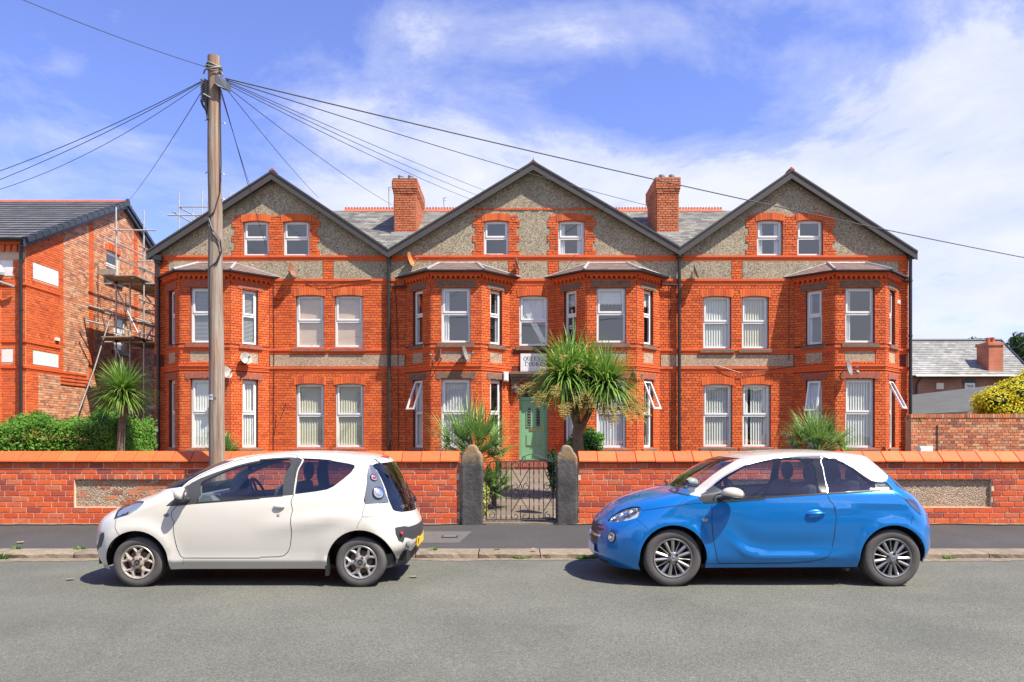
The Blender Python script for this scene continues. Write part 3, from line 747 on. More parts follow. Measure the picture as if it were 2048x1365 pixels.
for a, b, c, d, cv, tr in flat_wins:
    window(house, MAIN, U(a), U(b), c, d+.0, cv, tr=tr)
    arch(house, MAIN, U(a), U(b), d-.01, h=.24)
for a, b, c, d, cv, tr in attic_w:
    window(house, MAIN, U(a), U(b), c, d, cv, tr=tr, setback=.08)
    arch(house, MAIN, U(a), U(b), d-.01, h=.23, n1=.042)
def sill(fr, u0, u1, z1, h=.12, p=.08, m='stone_sill', parent=house):
    b = MB(); P = fr.p
    pts = [(-.1, z1+.02), (p, z1-.015), (p, z1-h), (-.02, z1-h)]
    b.add([P(u0, n, z) for n, z in pts]+[P(u1, n, z) for n, z in pts], [(0,1,5,4),(1,2,6,5),(2,3,7,6),(3,2,1,0),(4,5,6,7)])
    return b.build('sill', m, parent)
for (a, b, c, d, cv, tr) in flat_wins:
    sill(MAIN, U(a)-.12, U(b)+.10, c-.03, m='stone_red' if a < -3 else 'stone_sill')
def lintel(fr, u0, u1, z0, z1, m='stone_sill', parent=house):
    """stone lintel with a small dropped keystone shape"""
    b = MB(); c = (u0+u1)/2
    prof = [(u0, z1), (u0, z0+.02), (u0+.10, z0-.015), (u0+.16, z0+.03), (c-.12, z0+.035), (c-.08, z0+.05), (c, z0+.015), (c+.08, z0+.05), (c+.12, z0+.035), (u1-.16, z0+.03), (u1-.10, z0-.015), (u1, z0+.02), (u1, z1)]
    b.prism([fr.p(u, .028, z) for u, z in prof], (Vector((-fr.n.x, -fr.n.y, 0))*.13))
    return b.build('lintel', m, parent)
win_cover = [  # per bay: (left, front, right) first floor, ground floor
    [('venetian','venetian','venetian'), ('vertical','vertical','vertical')],
    [('curtain_left','curtain_left','curtain_right'), ('net','net','none')],
    [('roller_scallop','roller_scallop','roller_scallop'), ('vertical','net','vertical')],
    [('curtain_left','curtain_left','none'), ('net','vertical','net')]]
open_top = {(1,1,0): 22, (2,1,2): 24, (3,1,0): 16, (3,1,2): 26}
def bay(i, c):
    b = MB(); root = None
    pts = [(c-BH-BC, YF), (c-BH, YF-BD), (c+BH, YF-BD), (c+BH+BC, YF)]
    frs = [Frame(*pts[k], *pts[k+1]) for k in range(3)]
    WZ = [(4.51, 6.25), (1.19, 3.36)]
    wu = [(.40, .92), (BH*2/2-.46, BH*2/2+.46), (frs[2].L-.92, frs[2].L-.40)]
    lst = []; outs = []
    for k, f in enumerate(frs):
        holes = [rect(wu[k][0], wu[k][1], z0, z1) for z0, z1 in WZ]
        sheet(b, f, rect(0, f.L, .2, 6.72), holes)
        for z0, z1 in WZ: reveal(b, f, wu[k][0], wu[k][1], z0, z1)
    b.box(c-BH-.3, c+BH+.3, YF-.55, YF-.02, 6.5, 6.6)
    root = b.build('bay_window', 'mortar_red', house, fix=False)
    root['label'] = ['canted bay nearest the telegraph pole', 'canted bay left of the green door', 'canted bay right of the green door', 'canted bay at the far right end'][i]
    for k, f in enumerate(frs):
        ex = [(wu[k][0], wu[k][1], z0, z1) for z0, z1 in WZ]
        pan = (wu[k][0]-.02, wu[k][1]+.02, 3.93, 4.25)
        lay(f, 0.004, f.L-.004, .32, 6.52, ex+[pan, (-1, 9, 3.62, 3.84), (-1, 9, 4.26, 4.44)], out=lst, off=.05*k)
        m = MB(); sheet(m, f, rect(wu[k][0]-.01, wu[k][1]+.01, 3.90, 4.27), [], .004); m.build('pebbledash_panel', 'pebbledash_fresh', root, fix=False)
        for lv, (z0, z1) in enumerate(WZ):
            cv = win_cover[i][lv][k]
            op = open_top.get((i, lv, k), 0)
            window(house, f, wu[k][0], wu[k][1], z0, z1, cv, open_=op, tr=.47 if lv == 0 else .49)
            lm = 'stone_sill' if lv == 0 else ('stone_red' if i in (0, 3) else 'stone_sill')
            lintel(f, wu[k][0]-.16, wu[k][1]+.16, z1-.005, z1+(.23 if lv == 0 else .21), m=('stone_sill' if (lv == 0 and i) or i == 1 else 'stone_red'), parent=root)
            sill(f, wu[k][0]-.13, wu[k][1]+.13, z0-.035, m='stone_red' if i == 0 and lv == 0 else 'stone_sill', parent=root)
    for k in ('sill', 'mid'):
        m = MB(); band(m, pts, string_prof(*string_y[k])); m.build('string_course', 'moulding_red', root)
    # cornice: frieze band, corbels, top band
    m = MB(); band(m, pts, [(0, 6.715), (.15, 6.715), (.15, 6.66), (.12, 6.64), (0, 6.64)]); m.build('cornice', 'moulding_red', root)
    m = MB(); band(m, pts, [(0, 6.485), (.035, 6.485), (.035, 6.46), (0, 6.45)]); m.build('cornice_lower', 'moulding_red', root)
    for f in frs:
        n = max(3, round(f.L/.165)); w = f.L/n; cb = MB(); ext = .05
        for j in range(n):                      # a row of small round-headed arches on stepped corbels
            u0 = j*w; r_ = w*.30; cu = u0+w/2; lo = 6.525
            prof = [(u0, 6.638), (u0, lo), (cu-r_, lo)]+[(cu-r_*math.cos(t), lo+.02+r_*1.05*math.sin(t)) for t in [k*math.pi/6 for k in range(7)]]+[(cu+r_, lo), (u0+w, lo), (u0+w, 6.638)]
            cb.prism([f.p(u, .105, z) for u, z in prof], Vector((-f.n.x, -f.n.y, 0))*.10)
            cb.fbox(f, u0-w*.13, u0+w*.13, 0, .075, 6.482, lo-.002)
        cb.build('arcaded_corbel', 'moulding_red', root, kind='stuff')
    # roof
    ev = offset_path(pts, .24); ev = [Vector((p.x, min(p.y, YF-.006))) for p in ev]
    ev[0] = Vector((c-BH-BC-.34, YF-.006)); ev[3] = Vector((c+BH+BC+.34, YF-.006))
    E = [Vector((p.x, p.y, 6.745)) for p in ev]; T = [Vector((c-.62, YF-.02, 7.21)), Vector((c+.62, YF-.02, 7.21))]
    rb = MB(); rb.quad(E[1], E[2], T[1], T[0]); rb.add([E[0], E[1], T[0]], [(0,1,2)]); rb.add([E[2], E[3], T[1]], [(0,1,2)])
    rb.add([E[0], E[1], E[2], E[3]], [(0,1,2,3)])
    rf = rb.build('bay_roof', 'slate_purple', root, fix=False)
    # slates in courses
    sb = MB(); rnd = random.Random(i+50)
    def slope(a, b_, t0, t1):
        nrm = (b_-a).cross(t0-a).normalized()
        if nrm.z < 0: nrm = -nrm
        rows = 6
        for r_ in range(rows):
            v0, v1 = r_/rows, (r_+1)/rows
            A0 = a.lerp(t0, v0); B0 = b_.lerp(t1, v0); A1 = a.lerp(t0, v1+.03); B1 = b_.lerp(t1, v1+.03)
            L = (B0-A0).length; n = max(1, int(L/.24)); ph = (r_ % 2)*.5
            for j in range(-1, n+1):
                s0 = max(0, (j+ph)/n); s1 = min(1, (j+1+ph)/n)
                if s1-s0 < .02: continue
                g = .004/max(L, .1)
                sb.quad(A0.lerp(B0, s0+g)+nrm*.022, A0.lerp(B0, s1-g)+nrm*.022, A1.lerp(B1, s1-g)+nrm*.008, A1.lerp(B1, s0+g)+nrm*.008, rnd.random())
    slope(E[1], E[2], T[0], T[1]); slope(E[0], E[1], T[0], T[0]); slope(E[2], E[3], T[1], T[1])
    sb.build('slates', 'slate_purple', root, kind='stuff', fix=False)
    hb = MB(); hb.tube([E[1]+Vector((0,0,.03)), T[0]+Vector((0,0,.03))], .045, 6); hb.tube([E[2]+Vector((0,0,.03)), T[1]+Vector((0,0,.03))], .045, 6)
    hb.tube([T[0]+Vector((0,-.01,.02)), T[1]+Vector((0,-.01,.02))], .03, 6); hb.tube([E[0]+Vector((0,0,.03)), T[0]+Vector((0,0,.02))], .02, 6); hb.tube([E[3]+Vector((0,0,.03)), T[1]+Vector((0,0,.02))], .02, 6)
    hb.build('lead_hip', 'lead', root)
    gb = MB(); band(gb, pts, [(.18, 6.755), (.27, 6.76), (.265, 6.715), (.24, 6.70), (.19, 6.705)]); gb.build('gutter', 'pipe_black', root)
    return root, lst
for i, c in enumerate(bays):
    root, lst = bay(i, c)
    brick_objects(lst, 'brick_red', root, n=75, key=lambda t: (0 if abs(t[0].n.x) < .1 and t[3] > 1.2 and t[2]-t[1] > .2 else 1, abs(t[3]-3.4)))
brick_objects(bricks, 'brick_red', house, n=0)
# ---- bargeboards, gable roofs, main roof
def gable_roof():
    yf = YF-.27
    for gi, (a, az, p, pz, b, bz) in enumerate(G):
        for s, (x0, z0, x1, z1) in enumerate(((a, az, p, pz), (p, pz, b, bz))):
            m = MB(); h = .26
            sl = .0
            loop = [(x0, z0), (x1, z1), (x1, z1-h), (x0, z0-h)]
            m.prism([(x, yf, z) for x, z in loop], (0, .05, 0)); o = m.build('bargeboard', 'barge', house)
            m = MB(); m.prism([(x0, yf-.025, z0+.03), (x1, yf-.025, z1+.03), (x1, yf-.025, z1-.03), (x0, yf-.025, z0-.03)], (0, .085, 0)); m.build('verge_trim', 'barge', o)
            m = MB(); m.quad((x0, yf+.05, z0-.2), (x1, yf+.05, z1-.2), (x1, YF, z1-.2), (x0, YF, z0-.2)); m.build('soffit', 'barge', o, fix=False)
            m = MB(); m.prism([(x0, yf+.02, z0+.03), (x1, yf+.02, z1+.03), (x1, yf+.02, z1-.05), (x0, yf+.02, z0-.05)], (0, 5.2, 0)); m.build('gable_roof', 'slate', house)
        for xx in ((a+p)/2, (p+b)/2):
            pass
        m = MB(); m.prism([(p-.13, yf+.03, pz-.02), (p, yf+.03, pz+.09), (p+.13, yf+.03, pz-.02)], (0, 5.0, 0)); m.build('ridge', 'ridge_clay', house)
        if gi != 1:
            m = MB(); m.prism([(p-.09, yf+.0, pz+.03), (p+(.02 if gi == 0 else -.02), yf, pz+.12), (p+.10, yf, pz+.03)], (0, .35, 0)); m.build('ridge_end', 'ridge_clay', house)
        else:
            m = MB(); m.lathe([(.03, 0), (.022, .06), (.012, .10), (.0, .17)], (p, yf+.02, pz), (0,0,1), 8); m.build('finial', 'pipe_black', house)
    # main roof slope with slates
    y0, z0, y1, z1 = YF-.1, 7.66, 29.1, 10.28
    m = MB(); gx = [XL+(XR-XL)*i/90 for i in range(91)]
    def zg(x): return max(pz-abs(x-p)*((pz-az)/(p-a) if x < p else (pz-bz)/(b-p)) for a, az, p, pz, b, bz in G)
    for xa_, xb_ in zip(gx, gx[1:]):
        for k in range(16):
            ya_, yb_ = y0+.12+(y1-y0-.12)*k/16, y0+.12+(y1-y0-.12)*(k+1)/16; zf = lambda q: z0+(z1-z0)*(q-y0)/(y1-y0)
            if zg((xa_+xb_)/2) < zf(yb_)+.15: m.quad((xa_, ya_, zf(ya_)), (xb_, ya_, zf(ya_)), (xb_, yb_, zf(yb_)), (xa_, yb_, zf(yb_)))
    m.quad((XL, y1, z1), (XR, y1, z1), (XR, 33.7, 7.4), (XL, 33.7, 7.4)); m.build('main_roof', 'slate', house, fix=False)
    nrm = Vector((0, -(z1-z0), y1-y0)).normalized(); along = Vector((0, y1-y0, z1-z0)); Ls = along.length; along.normalize()
    rows = int(Ls/.19); lst = []
    rnd = random.Random(9)
    def zg(x):
        return max(pz-abs(x-p)*((pz-az)/(p-a) if x < p else (pz-bz)/(b-p)) for a, az, p, pz, b, bz in G)
    for r_ in range(rows+1):
        v = r_*.19; yy = y0+along.y*v; zz = z0+along.z*v
        x = XL+(r_ % 2)*.14
        while x < XR-.3:
            if zg(x+.14) < zz+.15: lst.append((x, v))
            x += .28
    def slate_mesh():
        b = MB(); b.add([(0.003,0,.018),(.277,0,.018),(.277,.24,.003),(.003,.24,.003),(.003,0,.006),(.277,0,.006)], [(0,1,2,3),(0,4,5,1)]); return b.mesh('slate', 'slate', fix=False)
    sm = slate_mesh(); rot = Matrix(((1,0,0),(0,along.y,nrm.y),(0,along.z,nrm.z)))
    lst.sort(key=lambda t: t[1]); n300 = [t for t in lst if True][:300]
    rest = MB()
    for k, (x, v) in enumerate(lst):
        o3 = Vector((x, y0, z0))+along*v
        if k < 300:
            o = bpy.data.objects.new('slate', sm); COL.objects.link(o); o.parent = house; o.matrix_local = Matrix.Translation(o3) @ rot.to_4x4() @ Matrix.Rotation((rnd.random()-.5)*.02, 4, 'Z')
        else:
            vs = [o3+rot@Vector(q) for q in ((.003,0,.018),(.277,0,.018),(.277,.24,.003),(.003,.24,.003),(.003,0,.006),(.277,0,.006))]
            rest.add(vs, [(0,1,2,3),(0,4,5,1)], rnd.random())
    rest.build('slates', 'slate', house, kind='stuff', fix=False)
    # crested ridge tiles
    for x0, x1 in ((-6.5, -1.0), (2.3, 8.0)):
        x = x0
        while x < x1:
            m = MB(); L = .45
            m.prism([(x+.005, y1-.16, z1-.06), (x+.005, y1, z1+.08), (x+.005, y1+.16, z1-.06)], (L-.01, 0, 0))
            for j in range(4):
                cx_ = x+(j+.5)*L/4; m.lathe([(.045, -.012), (.045, .012)], (cx_, y1, z1+.11), (0, 1, 0), 8); m.add([(cx_-.045,y1-.012,z1+.07),(cx_+.045,y1-.012,z1+.07),(cx_+.03,y1-.012,z1+.15),(cx_-.03,y1-.012,z1+.15)], [(0,1,2,3)])
            m.build('ridge_tile', 'ridge_clay', house); x += L
gable_roof()
def chimney(x0, x1, y0, y1, zb, zt, pots, lean=0):
    root = MB(); root.box(x0+.03, x1-.03, y0+.03, y1-.03, zb-1.2, zt-.1); r_ = root.build('chimney', 'mortar_red', house)
    lst = []
    fr = [Frame(x0+.03, y0+.03, x1-.03, y0+.03), Frame(x1-.03, y0+.03, x1-.03, y1-.03), Frame(x0+.03, y1-.03, x0+.03, y0+.03)]
    for f in fr: lay(f, 0, f.L, zb-1.1, zt-.48, [], out=lst, off=.06)
    for k, (dz0, dz1, pr) in enumerate(((.48,.40,.018),(.40,.32,.036),(.32,.0,.055))):
        for f in (Frame(x0+.03-pr, y0+.03-pr, x1-.03+pr, y0+.03-pr), Frame(x1-.03+pr, y0+.03-pr, x1-.03+pr, y1-.03+pr), Frame(x0+.03-pr, y1-.03+pr, x0+.03-pr, y0+.03-pr)):
            lay(f, 0, f.L, zt-dz0, zt-dz1, [], out=lst, off=.1*k)
    brick_objects(lst, 'brick_chimney', r_, depth=.022, n=0)
    c = MB()
    for dz0, dz1, pr in ((.48,.40,.014),(.40,.32,.030),(.32,-.02,.050)): c.box(x0+.03-pr, x1-.03+pr, y0+.03-pr, y1-.03+pr, zt-dz0+.002, zt-dz1)
    c.build('chimney_cap', 'mortar_red', r_)
    f = MB(); f.box(x0-.06, x1+.06, y0-.10, y1+.1, zb-.3, zb+.0); f.build('lead_flashing', 'lead', r_)
    for (px, py_) in pots:
        p = MB(); p.lathe([(.10, 0), (.09, .14), (.105, .15), (.105, .20), (.06, .21), (.0, .22)], (px, py_, zt-.02), (0,0,1), 14); p.build('chimney_pot', 'lead', r_, smooth=True, sharp=40)
mat('brick_chimney', None, 0.9, tones=[(.50,.16,.07),(.44,.12,.055),(.54,.20,.10),(.40,.11,.05),(.50,.17,.08),(.47,.14,.06)], var=(40, .2), bump=(60, .5, .006), stain=[(3, (.55,.40,.32), .4, .60)])
chimney(-4.13, -3.33, 26.1, 28.3, 8.63, 10.50, [(-3.9, 26.3), (-3.55, 26.3)])
chimney(5.02, 5.82, 26.1, 27.9, 8.63, 10.52, [(5.25, 26.3), (5.6, 26.3)])
def drainpipe(px, ytop, label, bottom=.4, num=None, topx=None, funnel=True):
    x = fx(px); y = YF-.12
    m = MB(); m.tube([(x, y, fz(ytop)), (x, y, bottom)], .055, 10)
    z = 1.2
    while z < fz(ytop)-.3: m.lathe([(.066,0),(.066,.06)], (x, y, z), (0,0,1), 10); z += 1.8
    o = m.build('drainpipe', 'pipe_black', house)
    if funnel:
        m = MB(); m.box(x-.13, x+.13, y-.13, y+.10, fz(ytop), fz(ytop)+.16); m.box(x-.09, x+.09, y-.09, y+.08, fz(ytop)-.1, fz(ytop)); m.build('hopper', 'pipe_black', o)
    return o
p1 = drainpipe(320, 524, 'black'); p2 = drainpipe(779, 512, 'b'); p3 = drainpipe(1357, 512, 'b'); p4 = drainpipe(1817, 512, 'b')
def text(s, size, loc, mat_, parent=None, rot=(R(90), 0, 0), name='lettering', ext=.002, align='CENTER', bold=0.0):
    c = bpy.data.curves.new(name, 'FONT'); c.body = s; c.size = size; c.extrude = ext; c.align_x = align; c.offset = bold
    o = bpy.data.objects.new(name, c); COL.objects.link(o)
    dg = bpy.context.evaluated_depsgraph_get(); me = bpy.data.meshes.new_from_object(o.evaluated_get(dg))
    bpy.data.objects.remove(o); o = bpy.data.objects.new(name, me); COL.objects.link(o); me.materials.clear(); me.materials.append(MAT[mat_])
    o.location = loc; o.rotation_euler = rot
    if parent: o.parent = parent
    return o
text('6', .24, (fx(318.5), YF-.19, fz(864)), 'paint_white', p1, name='house_number', bold=.006)
text('2', .24, (fx(1816.5), YF-.19, fz(866)), 'paint_white', p4, name='house_number', bold=.006)
# small pipes from the bay gutters to the downpipes
for (xa, za, xb, zb, d) in ((fx(811), 6.75, fx(779), fz(574), p2), (fx(1322), 6.75, fx(1357), fz(571), p3), (fx(1797), 6.75, fx(1817), fz(562), p4), (fx(329), 6.75, fx(320), fz(560), p1)):
    m = MB(); m.tube([(xa, YF-.16, za), (xa, YF-.12, zb), (xb, YF-.12, zb-.02)], .035, 8); m.build('branch_pipe', 'pipe_black', d)
# ---- entrance
def entrance():
    x0, x1, z0, z1 = DOOR; yb = YF+.20; t = MB()
    m = MB(); w = .07
    m.box(x0, x0+w, yb-.08, yb, z0, z1); m.box(x1-w, x1, yb-.08, yb, z0, z1); m.box(x0+w, x1-w, yb-.08, yb-.002, z1-w, z1); m.box(x0+w, x1-w, yb-.08, yb-.002, 2.74, 2.84); m.box(x0, x1, yb-.14, yb, z0-.02, z0+.03)
    d = m.build('door', 'door_green', house); d['label'] = 'pale green front door under a stone hood'
    m = MB(); m.box(x0+w+.004, x1-w-.004, yb-.05, yb-.005, z0+.034, 2.736)
    lf = m.build('door_leaf', 'door_green', d)
    cx_ = (x0+x1)/2
    for s in (-1, 1):
        c0 = cx_+s*.15
        m = MB(); n = 6
        loop = [(c0-.085, 1.86), (c0+.085, 1.86), (c0+.085, 2.48 if s < 0 else 2.42), (c0, 2.53), (c0-.085, 2.42 if s < 0 else 2.48)]
        m.prism([(a, yb-.075, b) for a, b in loop], (0, .03, 0)); m.build('glazing_bead', 'door_green', d)
        m = MB(); loop2 = [(c0+(a-c0)*.68, 2.19+(b-2.19)*.90) for a, b in loop]; m.prism([(a, yb-.079, b) for a, b in loop2], (0, .01, 0)); m.build('door_glass', 'door_lead_glass', d)
        m = MB()
        for j in range(7):
            zz = 1.92+j*.09; m.tube([(c0-.05, yb-.082, zz), (c0+.05, yb-.082, zz+.05)], .004, 4); m.tube([(c0+.05, yb-.082, zz), (c0-.05, yb-.082, zz+.05)], .004, 4)
        m.build('leading', 'lead', d)
        m = MB()
        for (za, zb_) in ((1.22, 1.62),):
            m.prism([(c0-.10, yb-.05, za), (c0+.10, yb-.05, za), (c0+.10, yb-.05, zb_), (c0-.10, yb-.05, zb_)], (0, -.012, 0))
            m.prism([(c0-.07, yb-.062, za+.03), (c0+.07, yb-.062, za+.03), (c0+.07, yb-.062, zb_-.03), (c0-.07, yb-.062, zb_-.03)], (0, -.012, 0))
        m.build('door_panel', 'door_green', d)
    m = MB(); m.box(cx_-.14, cx_+.14, yb-.066, yb-.05, 1.73, 1.80); m.build('letterbox', 'brass', d)
    m = MB(); m.box(x1-w-.10, x1-w-.06, yb-.065, yb-.05, 1.72, 1.95); m.tube([(x1-w-.08, yb-.10, 1.84), (x1-w-.19, yb-.10, 1.84)], .01, 8); m.tube([(x1-w-.08, yb-.05, 1.84), (x1-w-.08, yb-.10, 1.84)], .01, 8); m.build('handle', 'brass', d)
    m = MB(); m.quad((x0+w, yb-.03, 2.84), (x1-w, yb-.03, 2.84), (x1-w, yb-.03, z1-w), (x0+w, yb-.03, z1-w)); m.build('fanlight', 'window_glass', d, fix=False)
    # hood
    a, b = fx(1020), fx(1114)
    m = MB(); m.box(a-.04, b+.04, YF-.30, YF, fz(750), fz(745.5)); m.box(a, b, YF-.25, YF, fz(755), fz(750)-.002)
    m.box(a+.03, b-.03, YF-.12, YF, fz(765), fz(755)-.002)
    n = 20
    for i in range(n):
        u = a+.05+(b-a-.1)*i/(n-1); m.box(u-.028, u+.028, YF-.19, YF-.12, fz(761), fz(755)-.004)
    m.build('door_hood', 'stone_sill', house)
    for c0 in (fx(1030.5), fx(1104)):
        m = MB(); m.box(c0-.12, c0+.12, YF-.16, YF, fz(787), fz(766)); m.box(c0-.15, c0+.15, YF-.13, YF, fz(771), fz(765.5)-.002); m.prism([(c0, YF-.19, fz(786)), (c0+.10, YF-.19, fz(777)), (c0, YF-.19, fz(768)), (c0-.10, YF-.19, fz(777))], (0, .04, 0))
        m.lathe([(.05, 0), (.03, .03), (0, .035)], (c0, YF-.19, fz(777)), (0,-1,0), 10)
        m.build('hood_bracket', 'stone_sill', house)
    # step
    st = MB(); st.box(-.32, 1.62, 23.45, YF-.0, .35, .74); sr = st.build('entrance_step', 'mortar_red', house)
    rnd = random.Random(2); u = -.34
    while u < 1.58:
        m = MB(); m.box(u+.004, u+.108, 23.40, 23.66, .585, .755, rnd.random()); m.build('step_brick', 'stone_red', sr); u += .112
    u = -.34
    while u < 1.4:
        m = MB(); m.box(u+.005, u+.225, 23.42, 23.52, .49, .578, rnd.random()); m.build('step_brick', 'stone_red', sr); u += .23
    # sign
    s = MB(); s.box(fx(1041), fx(1093), YF-.06, YF-.026, fz(744), fz(708))
    so = s.build('name_sign', 'sign_white'); tag(so, 'white name board with black lettering above the green door', 'sign')
    def serif(word, zc, h, wd):
        m = MB(); T, t = .17, .06; x = 0; yq = YF-.0615; n_ = len(word)
        def bar(a, b, c, d): m.box(X0+a*h, X0+b*h, yq-.002, yq, zc+c*h, zc+d*h)
        def arc(cx_, cz, rx, rz, a0, a1, thick=True):
            k = 12
            for i in range(k):
                t0 = R(a0+(a1-a0)*i/k); t1 = R(a0+(a1-a0)*(i+1)/k); w0 = (t+(T-t)*abs(math.cos(t0))) if thick else t; w1 = (t+(T-t)*abs(math.cos(t1))) if thick else t
                P_ = lambda tt, ww: (X0+(cx_+(rx-ww)*math.cos(tt))*h, yq-.001, zc+(cz+(rz-min(ww, .1))*math.sin(tt))*h)
                m.add([P_(t0, 0), P_(t1, 0), P_(t1, w1), P_(t0, w0)], [(0,1,2,3)])
        adv = wd/n_
        X0 = fx(1067)-wd/2+adv*.1
        for ch_ in word:
            if ch_ in 'QOC': arc(.40, .5, .42, .52, 0 if ch_ != 'C' else 50, 360 if ch_ != 'C' else 310)
            if ch_ == 'Q': bar(.42, .50, -.22, .08); bar(.48, .75, -.24, -.14)
            if ch_ == 'C': bar(.66, .72, .66, .98)
            if ch_ in 'ERT': 
                s0 = .10 if ch_ != 'T' else .30; bar(s0, s0+T, 0, 1); bar(s0-.09, s0+T+.09, 0, t)
            if ch_ in 'ER': bar(.01, .5, 1-t, 1)
            if ch_ == 'E': bar(.2, .68, 0, t); bar(.62, .68, 0, .26); bar(.2, .66, 1-t, 1); bar(.60, .66, .78, 1); bar(.2, .5, .47, .53); bar(.46, .51, .38, .62)
            if ch_ == 'R': arc(.38, .76, .26, .25, -90, 90); bar(.2, .42, .49, .49+t); 
            if ch_ == 'R': m.prism([(X0+.36*h, yq-.002, zc+.5*h), (X0+.52*h, yq-.002, zc+.5*h), (X0+.78*h, yq-.002, zc), (X0+.58*h, yq-.002, zc)], (0, .002, 0)); bar(.55, .84, 0, t)
            if ch_ == 'T': bar(.0, .76, 1-t, 1); bar(0, .06, .78, 1); bar(.70, .76, .78, 1)
            if ch_ == 'U': bar(.10, .10+T, .3, 1); bar(.02, .36, 1-t, 1); bar(.62, .62+t, .3, 1); bar(.50, .80, 1-t, 1); arc(.39, .32, .29, .34, 180, 360)
            if ch_ == 'N': bar(.10, .10+t, 0, 1); bar(.64, .64+t, 0, 1); bar(.0, .24, 0, t); bar(.52, .80, 1-t, 1); m.prism([(X0+.06*h, yq-.002, zc+h), (X0+.26*h, yq-.002, zc+h), (X0+.70*h, yq-.002, zc), (X0+.56*h, yq-.002, zc)], (0, .002, 0))
            if ch_ == 'S': arc(.36, .74, .26, .27, 30, 270); arc(.36, .26, .28, .27, -150, 90); bar(.54, .60, .66, .96); bar(.08, .14, .04, .34)
            X0 += adv
        m.build('lettering', 'ink', so, fix=False)
    serif('QUEENS', fz(722.5), .135, .68); serif('COURT', fz(733), .135, .58)
    m = MB(); m.box(fx(1042), fx(1092), YF-.0605, YF-.0600, fz(743.4), fz(742.6)); m.build('sign_edge', 'dish_grey', so)
entrance()
# ---------------------------------------------------------------- dishes and small fittings on the facade
def dish(px, py, Y, r, face, m, label, Yw=None):
    """satellite dish: shallow bowl, feed arm with head, wall bracket. face = direction the bowl looks"""
    p = at(px, py, Y); f = Vector(face).normalized(); root = MB()
    prof = [(0, 0)]+[(r*t, .16*r*t*t*2) for t in (.3,.6,.85,1)]+[(r*1.0, .16*r*2+.008), (r*.85, .16*r*2*.72+.012), (0, .014)]
    root.lathe(prof, p-f*.05, f, 20)
    o = root.build('satellite_dish', m, smooth=True, sharp=35); tag(o, label, 'satellite dish', 'satellite dishes on the brick house')
    a = MB(); low = p-Vector((0,0,r*.8))+f*.05; head = p+f*r*1.15-Vector((0,0,r*.25)); a.tube([low, p-Vector((0,0,r*.9))+f*r*.7, head], .010, 6); a.lathe([(.022,-.03),(.028,0),(.028,.04),(0,.05)], head, -f, 8); a.build('feed_arm', 'dish_grey', o)
    b = MB(); wy = Yw if Yw else Y+.3; b.tube([p-f*.04, p-f*.12, (p.x-f.x*.05, wy, p.z-.10)], .016, 6); b.build('wall_bracket', 'dish_grey', o)
    return o
dish(583, 541, YF-.2, .24, (.97,-.22,.25), 'dish_rust', 'rust-brown satellite dish high beside the roof of the leftmost bay', YF)
dish(492, 717, YF-.80, .20, (.75,-.75,.35), 'dish_white', 'pale round satellite dish on the side of the leftmost bay, between its windows', YF-.5)
dish(453, 745, YF-1.20, .20, (.9,-.45,.3), 'dish_white', 'pale satellite dish lower on the leftmost bay, half behind the pole', YF-.95)
dish(820, 519, YF-.22, .24, (.95,-.26,.2), 'dish_orange', 'orange-tan satellite dish above the roof of the bay left of the door', YF)
dish(1034, 528, YF-.3, .24, (1,-.12,.25), 'dish_rust', 'dark brown satellite dish seen edge-on above the door window', YF)
dish(877, 712, YF-1.22, .24, (-.9,-.42,.3), 'dish_rust', 'brown satellite dish seen edge-on at the left of the bay beside the door', YF-.95)
dish(929, 708, YF-1.2, .25, (.97,-.2,.25), 'dish_grey', 'dark grey satellite dish seen edge-on above the net curtained bay window', YF-.95)
dish(1269, 750, YF-.9, .23, (.95,-.15,.25), 'dish_grey', 'grey satellite dish seen edge-on behind the cabbage palm crown', YF-.5)
dish(1391, 543, YF-.3, .24, (.95,-.3,.3), 'dish_grey', 'black satellite dish beside the right-hand middle drainpipe', YF)
dish(1697, 736, YF-1.28, .24, (.75,-.65,.2), 'dish_grey', 'dark satellite dish on the rightmost bay above its ground floor window', YF-.95)
def small_box(name, px0, px1, py0, py1, Y, d, m, label, cat):
    a, b = at(px0, py1, Y), at(px1, py0, Y); mb = MB(); mb.box(a.x, b.x, Y, Y+d, a.z, b.z)
    mb.box(a.x+.02, b.x-.02, Y-.012, Y-.001, a.z+.03, b.z-.03)
    o = mb.build(name, m); tag(o, label, cat)
    bv = o.modifiers.new('b', 'BEVEL'); bv.width = .01; bv.segments = 2
    return o
small_box('alarm_box', 1007, 1017, 744, 763, YF-.35, .12, 'upvc', 'white alarm box on brick bay left of the green door', 'alarm box')
small_box('sensor_box', 1793.5, 1801, 601, 609, YF-.1, .08, 'upvc', 'small white sensor box high on brick beside rightmost bay', 'sensor')
small_box('meter_box', 1840, 1866, 893, 918, 22.6, .22, 'upvc', 'white meter box against old brick wall at the right', 'meter box')
m = MB(); q = at(1714, 745, YF-1.06); m.lathe([(.05,0),(.06,.03),(.045,.07),(0,.08)], q, (0,-1,0), 14); tag(m.build('lamp_dome', 'dish_white', smooth=True), 'small white security lamp beside the dark dish on the rightmost bay', 'lamp')
m = MB(); q = at(558, 592, YF-.02); m.lathe([(.11,0),(.11,.06),(.08,.07),(.08,.03),(0,.03)], q, (0,-1,0), 16); tag(m.build('vent_cap', 'moulding_red', smooth=True, sharp=30), 'round brick-red vent cap on the wall beside the leftmost bay', 'vent')
def cable(pts, r=.009, label=None, parent=house):
    m = MB(); m.tube(pts, r, 5); return m.build('cable', 'pipe_black', parent)
cable([at(547, 560, YF-.03), at(548, 700, YF-.03), at(547, 900, YF-.03)])
